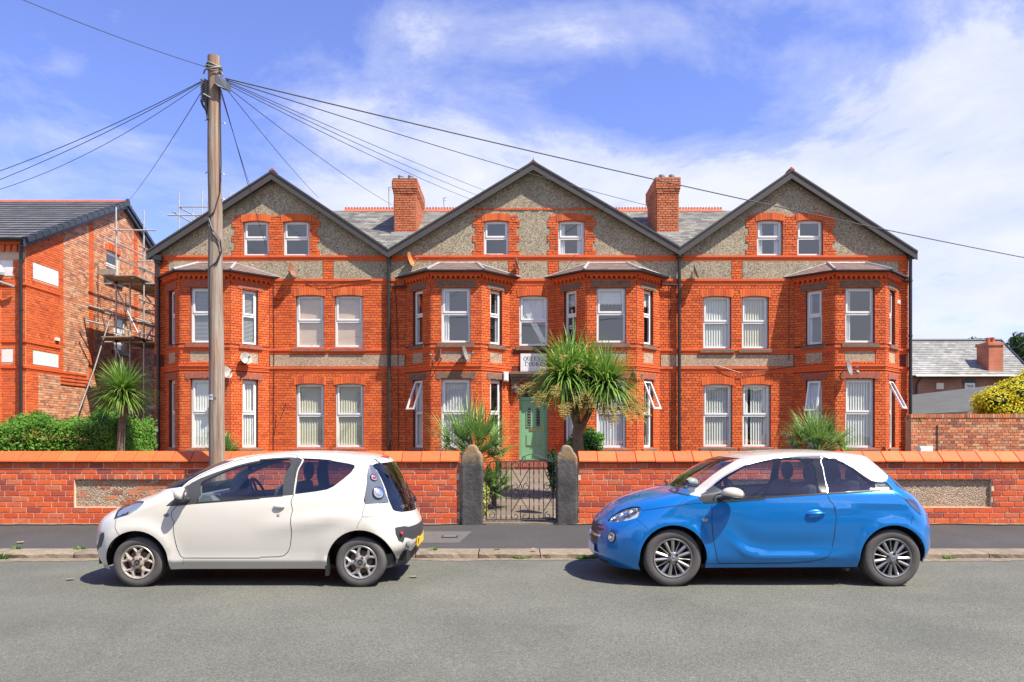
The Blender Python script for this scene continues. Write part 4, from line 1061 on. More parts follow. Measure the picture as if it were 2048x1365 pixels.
cable([at(583, 552, YF-.03), at(640, 572, YF-.06), at(700, 563, YF-.06), at(742, 560, YF-.06)])
cable([at(560, 840, YF-.04), at(572, 808, YF-.3), at(560, 812, YF-.12), at(569, 822, YF-.3)])
cable([at(790, 560, YF-.04), at(796, 700, YF-.04), at(797, 900, YF-.04)])
cable([at(1340, 560, YF-.04), at(1341, 720, YF-.04), at(1343, 900, YF-.04)])
cable([at(1578, 560, YF-.04), at(1578, 720, YF-.04)])
cable([at(1430, 730, YF-.07), at(1480, 746, YF-.09), at(1540, 740, YF-.07), at(1590, 733, YF-.07)])
# television aerials on the ridge
for px, pt, pb in ((888, 396, 420), (778, 375, 418)):
    m = MB(); Y = 29.2; m.tube([at(px, pb, Y), at(px-.5, pt, Y)], .015, 6); m.tube([at(px-2, pt+2, Y), at(px+5, pt-1, Y)], .012, 5); m.tube([at(px-2, pt+7, Y), at(px+4, pt+5, Y)], .010, 5)
    m.build('aerial', 'dish_grey', house)

# ---------------------------------------------------------------- garden walls
YW = 12.0; ZW0 = .176; CH = .0885; NR = 11; ZW1 = ZW0+CH*NR
def garden_wall(x0, x1, px0, px1, label, hide):
    root = empty('garden_wall', label, 'wall', 'brick garden walls either side of the gate')
    fr = Frame(x0, YW, x1, YW)
    pu0, pu1 = (px0-CX)*YW/FPX-x0, (px1-CX)*YW/FPX-x0
    pz0, pz1 = ZW0+3*CH, ZW0+8*CH
    m = MB(); sheet(m, fr, rect(0, fr.L, -.1, ZW1+.02), [rect(pu0, pu1, pz0, pz1)])
    reveal(m, fr, pu0, pu1, pz0, pz1, .05)
    m.quad((x0,YW,-.1),(x0,YW+.34,-.1),(x0,YW+.34,ZW1),(x0,YW,ZW1)); m.quad((x1,YW,-.1),(x1,YW+.34,-.1),(x1,YW+.34,ZW1),(x1,YW,ZW1)); m.quad((x0,YW+.34,-.1),(x1,YW+.34,-.1),(x1,YW+.34,ZW1),(x0,YW+.34,ZW1))
    m.build('wall_core', 'mortar_light', root, fix=False)
    lst = []; rnd = random.Random(int(x0*10)+99)
    for r_ in range(NR):
        hd = r_ == 8; L = .121 if hd else .242; u = -(0 if r_ % 2 else L/2)-.03*rnd.random()
        a_, b_ = ZW0+r_*CH, ZW0+(r_+1)*CH
        while u < fr.L:
            e = u+L*(1+(rnd.random()-.5)*.05); s_, t_ = max(u, .005), min(e, fr.L-.005)
            ivs = [(s_, t_)]
            if 3 <= r_ < 8: ivs = sub_iv(ivs, pu0, pu1)
            for (p, q) in ivs:
                if q-p > .05: lst.append((fr, p+.0065, q-.0065, a_+.0065+(rnd.random()-.5)*.004, b_-.0065+(rnd.random()-.5)*.004))
            u = e
    def key(t):
        xm = x0+(t[1]+t[2])/2; vis = not (hide[0] < xm < hide[1] and t[4] < hide[2])
        return (0 if vis and abs(xm) < 8.4 else 1, abs(xm))
    brick_objects(lst, 'brick_garden', root, depth=.008, n=300, key=key, rough=.02)
    # rough cast panel with lumps
    P = MB(); nx = int((pu1-pu0)/.03); nz = 15
    g = []
    for j in range(nz+1):
        row = []
        for i in range(nx+1):
            e = 0 if i in (0, nx) or j in (0, nz) else 1
            row.append(fr.p(pu0+(pu1-pu0)*i/nx, -.045+e*(rnd.random()*.012), pz0+(pz1-pz0)*j/nz))
        g.append(row)
    vs = [v for r2 in g for v in r2]
    P.add(vs, [(j*(nx+1)+i, j*(nx+1)+i+1, (j+1)*(nx+1)+i+1, (j+1)*(nx+1)+i) for j in range(nz) for i in range(nx)])
    po = P.build('roughcast_panel', 'roughcast', root, smooth=True, fix=False)
    # copings
    x = x0+.004; k = 0
    n = int((x1-x0)/.305); w = (x1-x0-.008)/n
    for i in range(n):
        a_, b_ = x+.005, x+w-.005; e = .012*(rnd.random()-.5); m = MB()
        z = ZW1+.012+e*.5
        prof = [(YW-.055, z), (YW-.055, z+.026), (YW+.12, z+.172), (YW+.22, z+.172), (YW+.395, z+.026), (YW+.395, z)]
        m.prism([(a_, yy, zz) for yy, zz in prof], (b_-a_, 0, 0), rnd.random())
        o = m.build('coping_stone', 'coping_clay', root); bv = o.modifiers.new('b', 'BEVEL'); bv.width = .006; bv.segments = 2
        x += w
    m = MB(); m.box(x0+.02, x1-.02, YW-.004, YW+.34, ZW1-.002, ZW1+.013); m.build('coping_bed', 'soil', root)
    return root, pu0, pu1, fr
speckle('roughcast', [(.20,.14,.10),(.45,.33,.23),(.55,.43,.31),(.33,.24,.17),(.50,.39,.28)], 60, bump=1, dist=.012, stain=[(2.6, (.34,.24,.17), .8, .5), (5, (.42,.17,.11), .6, .58)])
wl, a, b, frl = garden_wall(-13.4, -.84, 149, 368, 'long red brick garden wall left of the gate, behind the white car', (-6.3, -1.7, 1.0))
wr, a, b, frr = garden_wall(1.06, 13.6, 1452, 1983, 'long red brick garden wall right of the gate, behind the blue car', (1.6, 6.3, 1.0))
# bare patches of brick in the broken left panel
rnd = random.Random(4)
m = MB()
for (px, py, w, h) in ((232,985,30,11),(210,974,22,9),(380,990,30,11),(372,1001,26,9),(305,985,24,10),(262,998,24,9),(196,966,26,8),(332,963,26,8),(282,964,22,8),(252,1006,26,8),(268,986,28,12),(290,975,32,12),(320,972,34,11),(345,983,28,12),(300,996,30,10),(222,996,26,9),(164,990,22,12),(250,970,16,8),(335,1000,30,10)):
    p = at(px, py, YW+.02); ww, hh = w/125/2, h/125/2
    yf = YW+.036; j = lambda: .8+.35*rnd.random(); m.prism([(p.x-ww*j(), yf, p.z-hh*.8*j()), (p.x-ww*.3, yf, p.z-hh*j()), (p.x+ww*j(), yf, p.z-hh*.9*j()), (p.x+ww*.9*j(), yf, p.z+hh*.3), (p.x+ww*.8*j(), yf, p.z+hh*.8*j()), (p.x-ww*.2, yf, p.z+hh*j()), (p.x-ww*.95*j(), yf, p.z+hh*.7)], (0, .05, 0), rnd.random())
m.build('exposed_brick', 'brick_old', wl)
def gate_post(px0, px1, pytop, label):
    y0 = 11.93; a = (px0-CX)*y0/FPX; b = (px1-CX)*y0/FPX; c = (a+b)/2; hw = (b-a)/2
    zt = EYE-(pytop-HOR)*y0/FPX; z0 = .12
    prof = [(-hw, z0), (-hw*1.0, .6), (-hw*1.0, zt-.24), (-hw*.96, zt-.19), (-hw*.80, zt-.135), (-hw*.60, zt-.10), (-hw*.52, zt-.06), (-hw*.36, zt-.02), (-hw*.16, zt), (hw*.16, zt), (hw*.36, zt-.02), (hw*.52, zt-.06), (hw*.60, zt-.10), (hw*.80, zt-.135), (hw*.96, zt-.19), (hw*1.0, zt-.24), (hw*1.0, .6), (hw, z0)]
    bm = bmesh.new(); vs = [bm.verts.new((c+x, y0, z)) for x, z in prof]; f = bm.faces.new(vs)
    r = bmesh.ops.extrude_face_region(bm, geom=[f]); bmesh.ops.translate(bm, vec=(0, .30, 0), verts=[v for v in r['geom'] if isinstance(v, bmesh.types.BMVert)])
    bmesh.ops.recalc_face_normals(bm, faces=bm.faces)
    me = bpy.data.meshes.new('gate_post'); bm.to_mesh(me); bm.free(); me.materials.append(MAT['post'])
    o = bpy.data.objects.new('gate_post', me); COL.objects.link(o)
    bv = o.modifiers.new('b', 'BEVEL'); bv.width = .028; bv.segments = 3; bv.limit_method = 'ANGLE'; bv.angle_limit = R(50)
    rm = o.modifiers.new('r', 'REMESH'); rm.mode = 'VOXEL'; rm.voxel_size = .014
    tx = bpy.data.textures.new('rough', 'CLOUDS'); tx.noise_scale = .22; tx.noise_depth = 4
    d = o.modifiers.new('d', 'DISPLACE'); d.texture = tx; d.strength = .008; d.mid_level = .5; d.texture_coords = 'GLOBAL'
    tag(o, label, 'gate post', 'stone gate posts')
    return o
def post_material():
    m = bpy.data.materials.new('post'); m.use_nodes = True; t = m.node_tree; L = t.links.new; p = t.nodes['Principled BSDF']; p.inputs['Roughness'].default_value = .92
    g = N(t, 'ShaderNodeNewGeometry'); sp = N(t, 'ShaderNodeSeparateXYZ'); L(g.outputs['Position'], sp.inputs[0])
    nz = N(t, 'ShaderNodeTexNoise', i_Scale=7.0, i_Detail=6.0, i_Roughness=.65); L(g.outputs['Position'], nz.inputs['Vector'])
    # lichen grows on the rounded head and the edges
    h = N(t, 'ShaderNodeMapRange', i_1=1.02, i_2=1.38, i_3=0.0, i_4=.85); L(sp.outputs[2], h.inputs[0])
    pt = N(t, 'ShaderNodeMapRange', i_1=.50, i_2=.56, i_3=0.0, i_4=.45); L(g.outputs['Pointiness'], pt.inputs[0])
    ad = N(t, 'ShaderNodeMath', operation='ADD'); L(h.outputs[0], ad.inputs[0]); L(pt.outputs[0], ad.inputs[1])
    ad2 = N(t, 'ShaderNodeMath', operation='ADD'); L(ad.outputs[0], ad2.inputs[0]); L(nz.outputs[0], ad2.inputs[1])
    f = N(t, 'ShaderNodeMapRange', i_1=.80, i_2=1.10); L(ad2.outputs[0], f.inputs[0])
    n2 = N(t, 'ShaderNodeTexNoise', i_Scale=18.0, i_Detail=4.0); L(g.outputs['Position'], n2.inputs['Vector'])
    r1 = N(t, 'ShaderNodeValToRGB'); r1.color_ramp.elements[0].color = (.27,.17,.07,1); r1.color_ramp.elements[0].position = .35; r1.color_ramp.elements[1].color = (.24,.19,.14,1); r1.color_ramp.elements[1].position = .65; L(n2.outputs[0], r1.inputs[0])
    n3 = N(t, 'ShaderNodeTexNoise', i_Scale=3.0, i_Detail=8.0, i_Roughness=.7); L(g.outputs['Position'], n3.inputs['Vector'])
    r2 = N(t, 'ShaderNodeValToRGB'); r2.color_ramp.elements[0].color = (.050,.048,.049,1); r2.color_ramp.elements[0].position = .4; r2.color_ramp.elements[1].color = (.115,.108,.105,1); r2.color_ramp.elements[1].position = .7; L(n3.outputs[0], r2.inputs[0])
    mx = N(t, 'ShaderNodeMix', data_type='RGBA'); L(f.outputs[0], mx.inputs['Factor']); L(r2.outputs[0], mx.inputs['A']); L(r1.outputs[0], mx.inputs['B']); L(mx.outputs['Result'], p.inputs['Base Color'])
    b = N(t, 'ShaderNodeBump', i_Strength=.9, i_Distance=.01); L(n2.outputs[0], b.inputs['Height']); L(b.outputs[0], p.inputs['Normal'])
    MAT['post'] = m
post_material()
gate_post(922, 965.5, 890, 'sooty stone gate post left of the iron gate, ochre lichen on its head')
gate_post(1113, 1155.5, 891, 'sooty stone gate post right of the iron gate, ochre lichen on its head')
# ---------------------------------------------------------------- path
def path():
    root = bpy.data.objects.new('path', None); COL.objects.link(root); root['kind'] = 'structure'
    rnd = random.Random(8); y = 12.14; z = lambda yy: .172+(yy-12.1)*(.49-.172)/(23.4-12.1)
    m = MB(); m.quad((-.52,12.0,.166),(.98,12.0,.166),(1.7,23.4,z(23.4)-.006),(-.5,23.4,z(23.4)-.006)); m.build('path_bed', 'dirt', root, fix=False)
    while y < 23.3:
        dy = .42+rnd.random()*.35+(y-12)*.03; x = -.50+rnd.random()*.05; xe = .66+(y-12)*.085
        while x < xe-.1:
            dx = min(.45+rnd.random()*.45, xe-x)
            g = .008; j = lambda: (rnd.random()-.5)*.03; zz = lambda yy: z(yy)+.004+rnd.random()*.004
            b = MB(); pts = [(x+g, y+g+j()*.5), (x+dx-g, y+g+j()*.5), (x+dx-g+j()*.6, y+dy-g), (x+g+j()*.6, y+dy-g)]
            h = rnd.random()*.006
            b.add([(p, q, z(q)+.006+h) for p, q in pts]+[(p, q, z(q)-.03) for p, q in pts], [(0,1,2,3),(0,4,5,1),(1,5,6,2),(2,6,7,3),(3,7,4,0)], rnd.random())
            b.build('paving_stone', 'path_stone', root, fix=False); x += dx
        y += dy
    # threshold stone under the gate
    b = MB(); b.box(-.46, .72, 11.98, 12.16, .1, .192); b.build('threshold', 'kerb_stone', root)
path()
def pave_details():
    a = [at(820, 1102, 9.95), at(918, 1102, 9.95)]
    b = MB()
    Y0, Y1 = 10.45, 11.35; zz = lambda Y: .072+(Y-10.05)*.110/2.25+.003
    x0, x1 = (822-CX)*Y0/FPX, (918-CX)*Y0/FPX; x2, x3 = (838-CX)*Y1/FPX, (944-CX)*Y1/FPX
    b.add([(x0,Y0,zz(Y0)),(x1,Y0,zz(Y0)),(x3,Y1,zz(Y1)),(x2,Y1,zz(Y1))], [(0,1,2,3)])
    o = b.build('access_cover', 'concrete', fix=False); tag(o, 'grey concrete access cover set in the pavement beside the left gate post', 'manhole cover')
    c = MB(); c.box(-1.02, -.79, 10.82, 11.05, zz(10.9), zz(10.9)+.006); c.build('iron_lid', 'iron', o)
    for i in range(5):
        c = MB(); c.box(-1.0, -.81, 10.845+i*.042, 10.86+i*.042, zz(10.9)+.006, zz(10.9)+.010); c.build('lid_rib', 'dish_grey', o)
mat('concrete', (.10,.094,.085), .9, var=(20, .2), bump=(50,.4,.004))
pave_details()
# ---------------------------------------------------------------- wrought iron gate
def gate():
    root = empty('iron_gate', 'low black wrought iron gate with scrolls between the stone posts', 'gate')
    Y = 12.06; Z = lambda zx, zy: at(860+zx/4.55, 820+zy/4.55, Y)
    r = .0075
    def bar(pts, rr=r, name='bar'):
        m = MB(); m.tube([Z(*p) for p in pts], rr, 6); return m.build(name, 'iron', root)
    def twisted(x, y0, y1):
        m = MB(); n = 40; a_, b_ = Z(x, y0), Z(x, y1)
        m.tube([a_.lerp(b_, i/n) for i in range(n+1)], lambda t: .0075+.0035*math.sin(t*n*1.0), 6); m.build('bar', 'iron', root)
    def scroll(cx_, cy, r0, a0, turns, sgn=1, k=26):
        pts = []
        for i in range(k+1):
            t = i/k; a = a0+sgn*turns*2*math.pi*t; rr = r0*(1-.72*t); pts.append((cx_+math.cos(a)*rr, cy-math.sin(a)*rr))
        return pts
    bar([(508, 1000), (1160, 1000)], .010, 'bottom_rail'); bar([(545, 470), (1135, 470)], .008, 'top_rail')
    bar([(513, 1000), (513, 640)], .010, 'stile'); bar([(1120, 1000), (1120, 470)], .010, 'stile'); bar([(513, 640), (520, 520), (560, 470)], .008, 'stile')
    for x in (602, 740, 905, 1033): bar([(x, 1000), (x, 480)])
    for x in (645, 693, 945, 992): twisted(x, 1000, 470)
    # overthrow
    n = 16; bar([(835+240*i/n, 460-58*math.sin(math.pi*min(1, (i/n)*1.25)**.7*.8)+ (i/n)**2*22) for i in range(n+1)], .006, 'overthrow')
    bar([(1060, 455), (1110, 462)], .006, 'overthrow'); bar(scroll(857, 440, 24, -1.2, 1.1, -1), .006, 'scroll')
    for c in (823,):
        # upper heart
        bar([(745, 520)]+[(748+(c-748)*t, 540+130*t) for t in (0, .5, 1)], name='scroll'); bar([(903, 520)]+[(900+(c-900)*t, 540+130*t) for t in (0, .5, 1)], name='scroll')
        bar(scroll(783, 508, 38, math.pi, .85, -1), name='scroll'); bar(scroll(863, 508, 38, 0, .85, 1), name='scroll')
        bar([(c, 470), (c, 600)])
        # middle scrolls
        for sx in (-1, 1):
            bar(scroll(c+sx*58, 700, 36, math.pi/2+(0 if sx > 0 else 0), 1.1, sx), name='scroll'); bar(scroll(c+sx*58, 775, 36, -math.pi/2, 1.1, -sx), name='scroll')
            bar([(c, 670), (c+sx*22, 725), (c, 800)], name='scroll')
            bar([(c, 800), (c+sx*80, 925)], name='scroll'); bar(scroll(c+sx*45, 968, 36, 0 if sx > 0 else math.pi, .9, -sx if sx < 0 else -1), name='scroll')
        bar([(c, 1000), (c, 870)])
    for sx, x0, x1 in ((1, 513, 602), (-1, 1120, 1033)):
        bar([(x0+sx*8, 800), (x1, 925)] if sx > 0 else [(x0-8, 800), (x1, 925)], name='scroll')
        cx_ = x0+sx*52
        bar(scroll(cx_, 772, 34, -math.pi/2, 1.15, sx), name='scroll'); bar(scroll(cx_-sx*5, 962, 34, math.pi/2, 1.1, -sx), name='scroll')
        if sx < 0: bar(scroll(cx_, 700, 34, math.pi/2, 1.15, -sx), name='scroll'); bar([(1033, 520), (1080, 640)], name='scroll'); bar(scroll(1072, 590, 26, -.5, 1.1, 1), name='scroll')
    m = MB(); a_ = Z(1120, 600); m.box(a_.x-.02, a_.x+.10, Y-.02, Y+.01, a_.z-.01, a_.z+.012); m.build('latch', 'iron', root)
gate()
# ---------------------------------------------------------------- telegraph pole and wires
def wood_material():
    m = bpy.data.materials.new('pole_wood'); m.use_nodes = True; t = m.node_tree; L = t.links.new; p = t.nodes['Principled BSDF']; p.inputs['Roughness'].default_value = .9
    g = N(t, 'ShaderNodeNewGeometry'); mp = N(t, 'ShaderNodeMapping'); mp.inputs['Scale'].default_value = (14, 14, .55); L(g.outputs['Position'], mp.inputs[0])
    nz = N(t, 'ShaderNodeTexNoise', i_Scale=1.6, i_Detail=8.0, i_Roughness=.7); L(mp.outputs[0], nz.inputs['Vector'])
    r = N(t, 'ShaderNodeValToRGB'); e = r.color_ramp.elements; e[0].color = (.10,.075,.060,1); e[0].position = .30; e[1].color = (.36,.33,.29,1); e[1].position = .66
    q = e.new(.45); q.color = (.23,.17,.125,1); q = e.new(.55); q.color = (.31,.265,.215,1); L(nz.outputs[0], r.inputs[0])
    n2 = N(t, 'ShaderNodeTexNoise', i_Scale=.5, i_Detail=3.0); mp2 = N(t, 'ShaderNodeMapping'); mp2.inputs['Scale'].default_value = (6, 6, 1.2); L(g.outputs['Position'], mp2.inputs[0]); L(mp2.outputs[0], n2.inputs['Vector'])
    f = N(t, 'ShaderNodeMapRange', i_1=.50, i_2=.66, i_3=0, i_4=.5); L(n2.outputs[0], f.inputs[0])
    mx = N(t, 'ShaderNodeMix', data_type='RGBA'); L(f.outputs[0], mx.inputs['Factor']); L(r.outputs[0], mx.inputs['A']); mx.inputs['B'].default_value = (.33,.15,.075,1)
    L(mx.outputs['Result'], p.inputs['Base Color'])
    b = N(t, 'ShaderNodeBump', i_Strength=.8, i_Distance=.01); L(nz.outputs[0], b.inputs['Height']); L(b.outputs[0], p.inputs['Normal']); MAT['pole_wood'] = m
wood_material()
YP = 11.72
def pole():
    k = YP/FPX; xb, xt = (435.5-CX)*k, (427.5-CX)*k; zt = EYE+(HOR-114)*k
    b = MB(); n = 24; pts = [Vector((xb+(xt-xb)*i/n+.006*math.sin(i*.9), YP, .05+(zt-.05)*i/n)) for i in range(n+1)]
    b.tube(pts, .126, 20, r2=.094)
    o = b.build('telegraph_pole', 'pole_wood', smooth=True, sharp=60); tag(o, 'tall weathered wooden telegraph pole behind the white car', 'telegraph pole')
    o_ = Vector((xt, YP, zt))
    P = lambda px, py, dy=0: at(px, py, YP+dy)
    def part(name, m, mt, **kw): return m.build(name, mt, o, **kw)
    # grey distribution box on the right of the head
    m = MB(); a = P(429, 153, -.16); c = P(452, 178, -.16)
    m.prism([P(429,151,-.17), P(434,149,-.17), P(453,163,-.10), P(452,178,-.10), P(436,172,-.17), P(429,166,-.17)], (.03, .12, 0)); part('junction_box', m, 'box_grey')
    # cable terminal on the left
    m = MB(); m.prism([P(401,156,-.05), P(407,160,-.06), P(408,205,-.06), P(403,200,-.05)], (.03, .12, 0)); part('terminal_strip', m, 'dish_grey')
    m = MB(); m.prism([P(408,157,-.09), P(414,160,-.09), P(414,222,-.08), P(409,215,-.08)], (.02, .08, 0)); part('terminal_strip', m, 'pipe_black')
    m = MB()
    for q in range(9): m.tube([P(401, 160+q*5, -.06), P(404, 162+q*5, -.10), P(408, 164+q*5, -.06)], .007, 5)
    m.tube([P(402, 200), P(406, 212), P(413, 222), P(416, 240, -.09)], .018, 6); part('terminal_wires', m, 'pipe_black')
    for j, (z_, rr) in enumerate(((133, .1), (137, .105), (141, .108))):
        c = P(428, z_); m = MB(); m.tube([c+Vector((math.cos(t)*rr*1.05, math.sin(t)*rr*1.05, .025*math.sin(t*2+j))) for t in [i*2*math.pi/18 for i in range(19)]], .012, 6); part('cable_loop', m, 'loop_grey')
    m = MB(); m.tube([P(409,132), P(415,136,-.08), P(424,141,-.12), P(436,139,-.1), P(441,148)], .011, 6); m.tube([P(407,148), P(410,140), P(415,138,-.08)], .012, 6); m.tube([P(440,140), P(446,150), P(441,158)], .010, 6); part('cable_loop', m, 'loop_grey')
    m = MB(); m.tube([P(440, 176, -.05), P(441, 260, -.06), P(442, 330, -.06), P(440, 385, -.06), P(428, 425, -.12), P(418, 434, -.1), P(418, 450, -.1), P(428, 470, -.13), P(440, 485, -.10), P(443, 505, -.08), P(436, 522, -.12), P(420, 535, -.10), P(418.5, 640, -.09), P(419, 720, -.09)], .010, 6); part('down_cable', m, 'pipe_black')
    m = MB(); m.tube([P(417, 436, -.1), P(425, 460, -.13), P(441, 480, -.10), P(443, 500, -.08), P(430, 530, -.12)], .008, 6); part('down_cable', m, 'pipe_black')
    for i, (px, py, s) in enumerate(((448,175,1),(449,246,1),(447,348,1),(447,398,1),(412,240,-1),(413,345,-1),(413,437,-1),(411,538,-1))):
        m = MB(); q = P(px, py, -.02); m.tube([q+Vector((-s*.10, .02, .01)), q, q+Vector((s*.015, -.0, -.02))], .008, 6)
        part('step_bolt', m, 'steel_tube')
    m = MB(); q = P(418, 198, -.12); m.tube([P(407,188,-.08), P(422,196,-.12)], .010, 6); part('bracket', m, 'steel_tube')
    # small white number plates
    for (py0, py1) in ((789, 793), (795, 800)):
        m = MB(); a = P(423, py1, -.135); b_ = P(436, py0, -.115); r_ = .124
        cpx = (434.2-CX)*k
        for j in range(5):
            t0 = -.95+j*.16; t1 = t0+.16
            m.quad((cpx+math.sin(t0)*r_, YP-math.cos(t0)*r_, a.z), (cpx+math.sin(t1)*r_, YP-math.cos(t1)*r_, a.z), (cpx+math.sin(t1)*r_, YP-math.cos(t1)*r_, b_.z), (cpx+math.sin(t0)*r_, YP-math.cos(t0)*r_, b_.z))
        part('number_plate', m, 'paint_white', fix=False)
    t_ = text('103', .05, (P(429,799.6,-.128)), 'ink', o, rot=(R(90),0,R(-32)), name='plate_number', ext=.0005, bold=.001)
pole_box = mat('box_grey', (.09,.105,.13), .45); mat('loop_grey', (.22,.215,.20), .6)
pole()
mat('wire_grey', (.05,.055,.06), .5)
def wire(a, b, sag, label, r=.010, kmat='wire_grey', seg=28, mid=None):
    a, b = Vector(a), Vector(b); m = MB(); pts = []
    for i in range(seg+1):
        t = i/seg; p = a.lerp(b, t); p.z -= sag*4*t*(1-t); pts.append(p)
    m.tube(pts, r*.52, 5); o = m.build('overhead_wire', kmat); tag(o, label, 'wire', 'overhead telephone wires from the pole'); return o
A = lambda px, py: at(px, py, YP)
wire(A(411,134), at(-60,-45,9.0), .05, 'thin wire from the pole head up to the top left corner of the sky')
wire(A(403,163), at(-120,382,13.5), .12, 'upper of the wires running left from the pole over the house with the blue verge', .012)
wire(A(403,165), at(-120,404,13.8), .12, 'middle of the wires running left from the pole', .011)
wire(A(403,168), at(-120,408,13.6), .30, 'lowest of the wires running left from the pole', .009)
wire(A(402,186), at(254,406,29.0), .10, 'wire from the pole down to the blue verge of the left house', .013)
wire(A(450,157), at(2150,535,20), .12, 'long thick twisted wire crossing the whole sky to the right edge', .022)
wire(A(452,160), at(1330,420,28.5), .10, 'wire from the pole to the right-hand tall chimney', .017)
wire(A(452,162), at(968,381,YF-.3), .04, 'upper wire from the pole to the middle gable', .012)
wire(A(452,164), at(957,392,YF-.3), .06, 'middle wire from the pole to the middle gable', .012)
wire(A(452,168), at(946,401,YF-.3), .08, 'lowest wire from the pole to the middle gable', .012)
wire(A(451,172), at(785,411,26.0), .10, 'wire from the pole to the left tall chimney', .012)
wire(A(451,176), at(637,396,YF-.2), .06, 'wire from the pole to the right slope of the left gable', .012)
wire(A(441,184), at(508,397,YF-.32), .03, 'left one of the steep wires falling behind the left gable edge', .012)
wire(A(442,180), at(549,548,YF-1.1), .05, 'steep wire falling to the gutter of the leftmost bay', .012)
# ---------------------------------------------------------------- the left house with scaffolding
def left_house():
    root = empty('red_brick_house', 'red brick house with a dark tiled roof and blue verge at the left edge', 'house')
    XS = -15.3; Y0 = 23.6; YA = 29.45; YB = 35.3
    side = Frame(XS, Y0, XS, YB)          # faces +x ; u runs away from the street
    side.n = Vector((1, 0))
    zs = lambda px, py: EYE+(HOR-py)*(abs(XS)*FPX/(CX-px))/FPX
    yy = lambda px: abs(XS)*FPX/(CX-px)
    def Yu(px): return yy(px)-Y0
    ZE, ZA = 7.72, 10.62
    w1 = (28.26-Y0, 29.24-Y0, 7.5, 8.62); w2 = (28.8-Y0, 29.78-Y0, 4.88, 6.2); w3 = (Yu(205), Yu(222), 1.5, 2.2)
    L = YB-Y0
    m = MB(); sheet(m, side, [(0,.2),(L,.2),(L,ZE),(YA-Y0,ZA),(0,ZE)], [rect(*w1), rect(*w2), rect(*w3)])
    for w in (w1, w2, w3): reveal(m, side, *w, .14)
    front = Frame(-24.0, Y0, XS, Y0)
    sheet(m, front, rect(0, front.L, .2, ZE), [])
    m.build('wall', 'mortar_tan', root, fix=False)
    # brickwork on the gable wall
    old, red = [], []
    def clip(z):
        if z < ZE: return None
        t = (z-ZE)/(ZA-ZE); return ((YA-Y0)*t+.05, L-(L-(YA-Y0))*t-.05)
    uq = Yu(119); ws = [w1, w2, w3]
    pz = [(Yu(63), uq-.05, zs(90, 550)-.22, zs(90, 519)), (Yu(63), uq-.05, zs(90, 722)-.02, zs(90, 701))]
    panels = [(.35, uq-.08, 6.60, 7.10), (.35, uq-.08, 3.86, 4.28)]
    redz = [(0, uq), (uq, uq+.22), (27.1-Y0, 27.42-Y0), (30.3-Y0, 30.65-Y0)]
    archz = [(w[0]-.14, w[1]+.14, w[3]-.01, w[3]+.24) for w in ws]
    clipf = lambda z: (0, L) if z < ZE else clip(z)
    # red areas
    lay(side, 0, uq, 3.6, ZE+.6, ws+panels, out=red, clip=clipf)
    for a, b in redz[1:]: lay(side, a, b, 3.6 if a < 4 else 3.6, 10.4, ws+panels, out=red, clip=clipf)
    lay(side, 0, .62, .3, 3.6, [], out=red)
    exr = [(a, b, 3.6, 12) for a, b in redz]
    lay(side, 0.62, L, .3, 3.6, ws+archz, out=old, clip=clipf)
    lay(side, uq, L, 3.6, 10.5, ws+archz+exr, out=old, clip=clipf)
    lay(front, 0, front.L, .3, 7.1, [(front.L-.95, front.L-.40, 6.60, 7.08), (front.L-1.0, front.L-.40, 3.88, 4.28)], out=red)
    brick_objects(red, 'brick_red', root, depth=.014, n=150, key=lambda t: (0 if t[0] is side else 1, t[0].p(t[1], 0, 0).y))
    brick_objects(old, 'brick_tan', root, depth=.014, n=150, key=lambda t: t[0].p(t[1], 0, 0).y)
    for w in ws:
        arch(root, side, w[0], w[1], w[3], h=.24, m='brick_red')
        window(root, side, w[0], w[1], w[2], w[3], 'net' if w is w2 else 'none', setback=.08)
        sill(side, w[0]-.15, w[1]+.15, w[2]-.02, h=.14, m='tile_dark', parent=root)
    for p in panels:
        m = MB(); m.fbox(side, p[0], p[1], .0, .012, p[2], p[3]); m.build('render_panel', 'white_render', root)
    for z0, z1 in ((6.60, 7.08), (3.88, 4.28)):
        m = MB(); m.fbox(front, front.L-.95, front.L-.40, .0, .012, z0, z1); m.build('render_panel', 'white_render', root)
    def run(z0, z1, pts):
        m = MB(); band(m, pts, string_prof(z0, z1, .045)); m.build('string_course', 'moulding_red', root)
    # band() offsets to the right-hand side: run from street end inwards
    for z0, z1 in ((6.20, 6.36), (4.42, 4.56), (3.58, 3.76)): run(z0, z1, [(-24, Y0), (XS, Y0), (XS, Y0+uq+(1.55 if z0 < 3.6 else 0))])
    m = MB()
    for z0 in (3.56, 3.44, 3.32): m.fbox(side, uq+.02, uq+1.75, .0, .03+.02*(3-(z0-3.3)*10)/3, z0, z0+.06)
    m.build('string_course', 'moulding_red', root)
    # cornice on the front
    m = MB(); band(m, [(-24, Y0), (XS, Y0)], [(0, 7.72), (.14, 7.72), (.12, 7.58), (.0, 7.56)]); m.build('cornice', 'moulding_red', root)
    m = MB()
    for i in range(30):
        u = front.L-.08-i*.20; m.fbox(front, u-.05, u+.05, 0, .09, 7.36, 7.56)
    m.build('corbels', 'moulding_red', root)
    # canted bay further left with a lead roof edge
    c0 = -16.05
    m = MB(); bf = [Frame(-18.6, Y0-1.0, -17.0, Y0-1.0), Frame(-17.0, Y0-1.0, c0, Y0)]
    for f in bf: sheet(m, f, rect(0, f.L, .2, 6.55), [rect(.3, f.L-.3, 4.5, 6.1), rect(.3, f.L-.3, 1.3, 3.2)] if f is bf[0] else [])
    b_ = m.build('bay', 'mortar_old', root, fix=False); lst = []
    for f in bf: lay(f, 0, f.L, .32, 6.5, [(.3, f.L-.3, 4.5, 6.1), (.3, f.L-.3, 1.3, 3.2)] if f is bf[0] else [], out=lst)
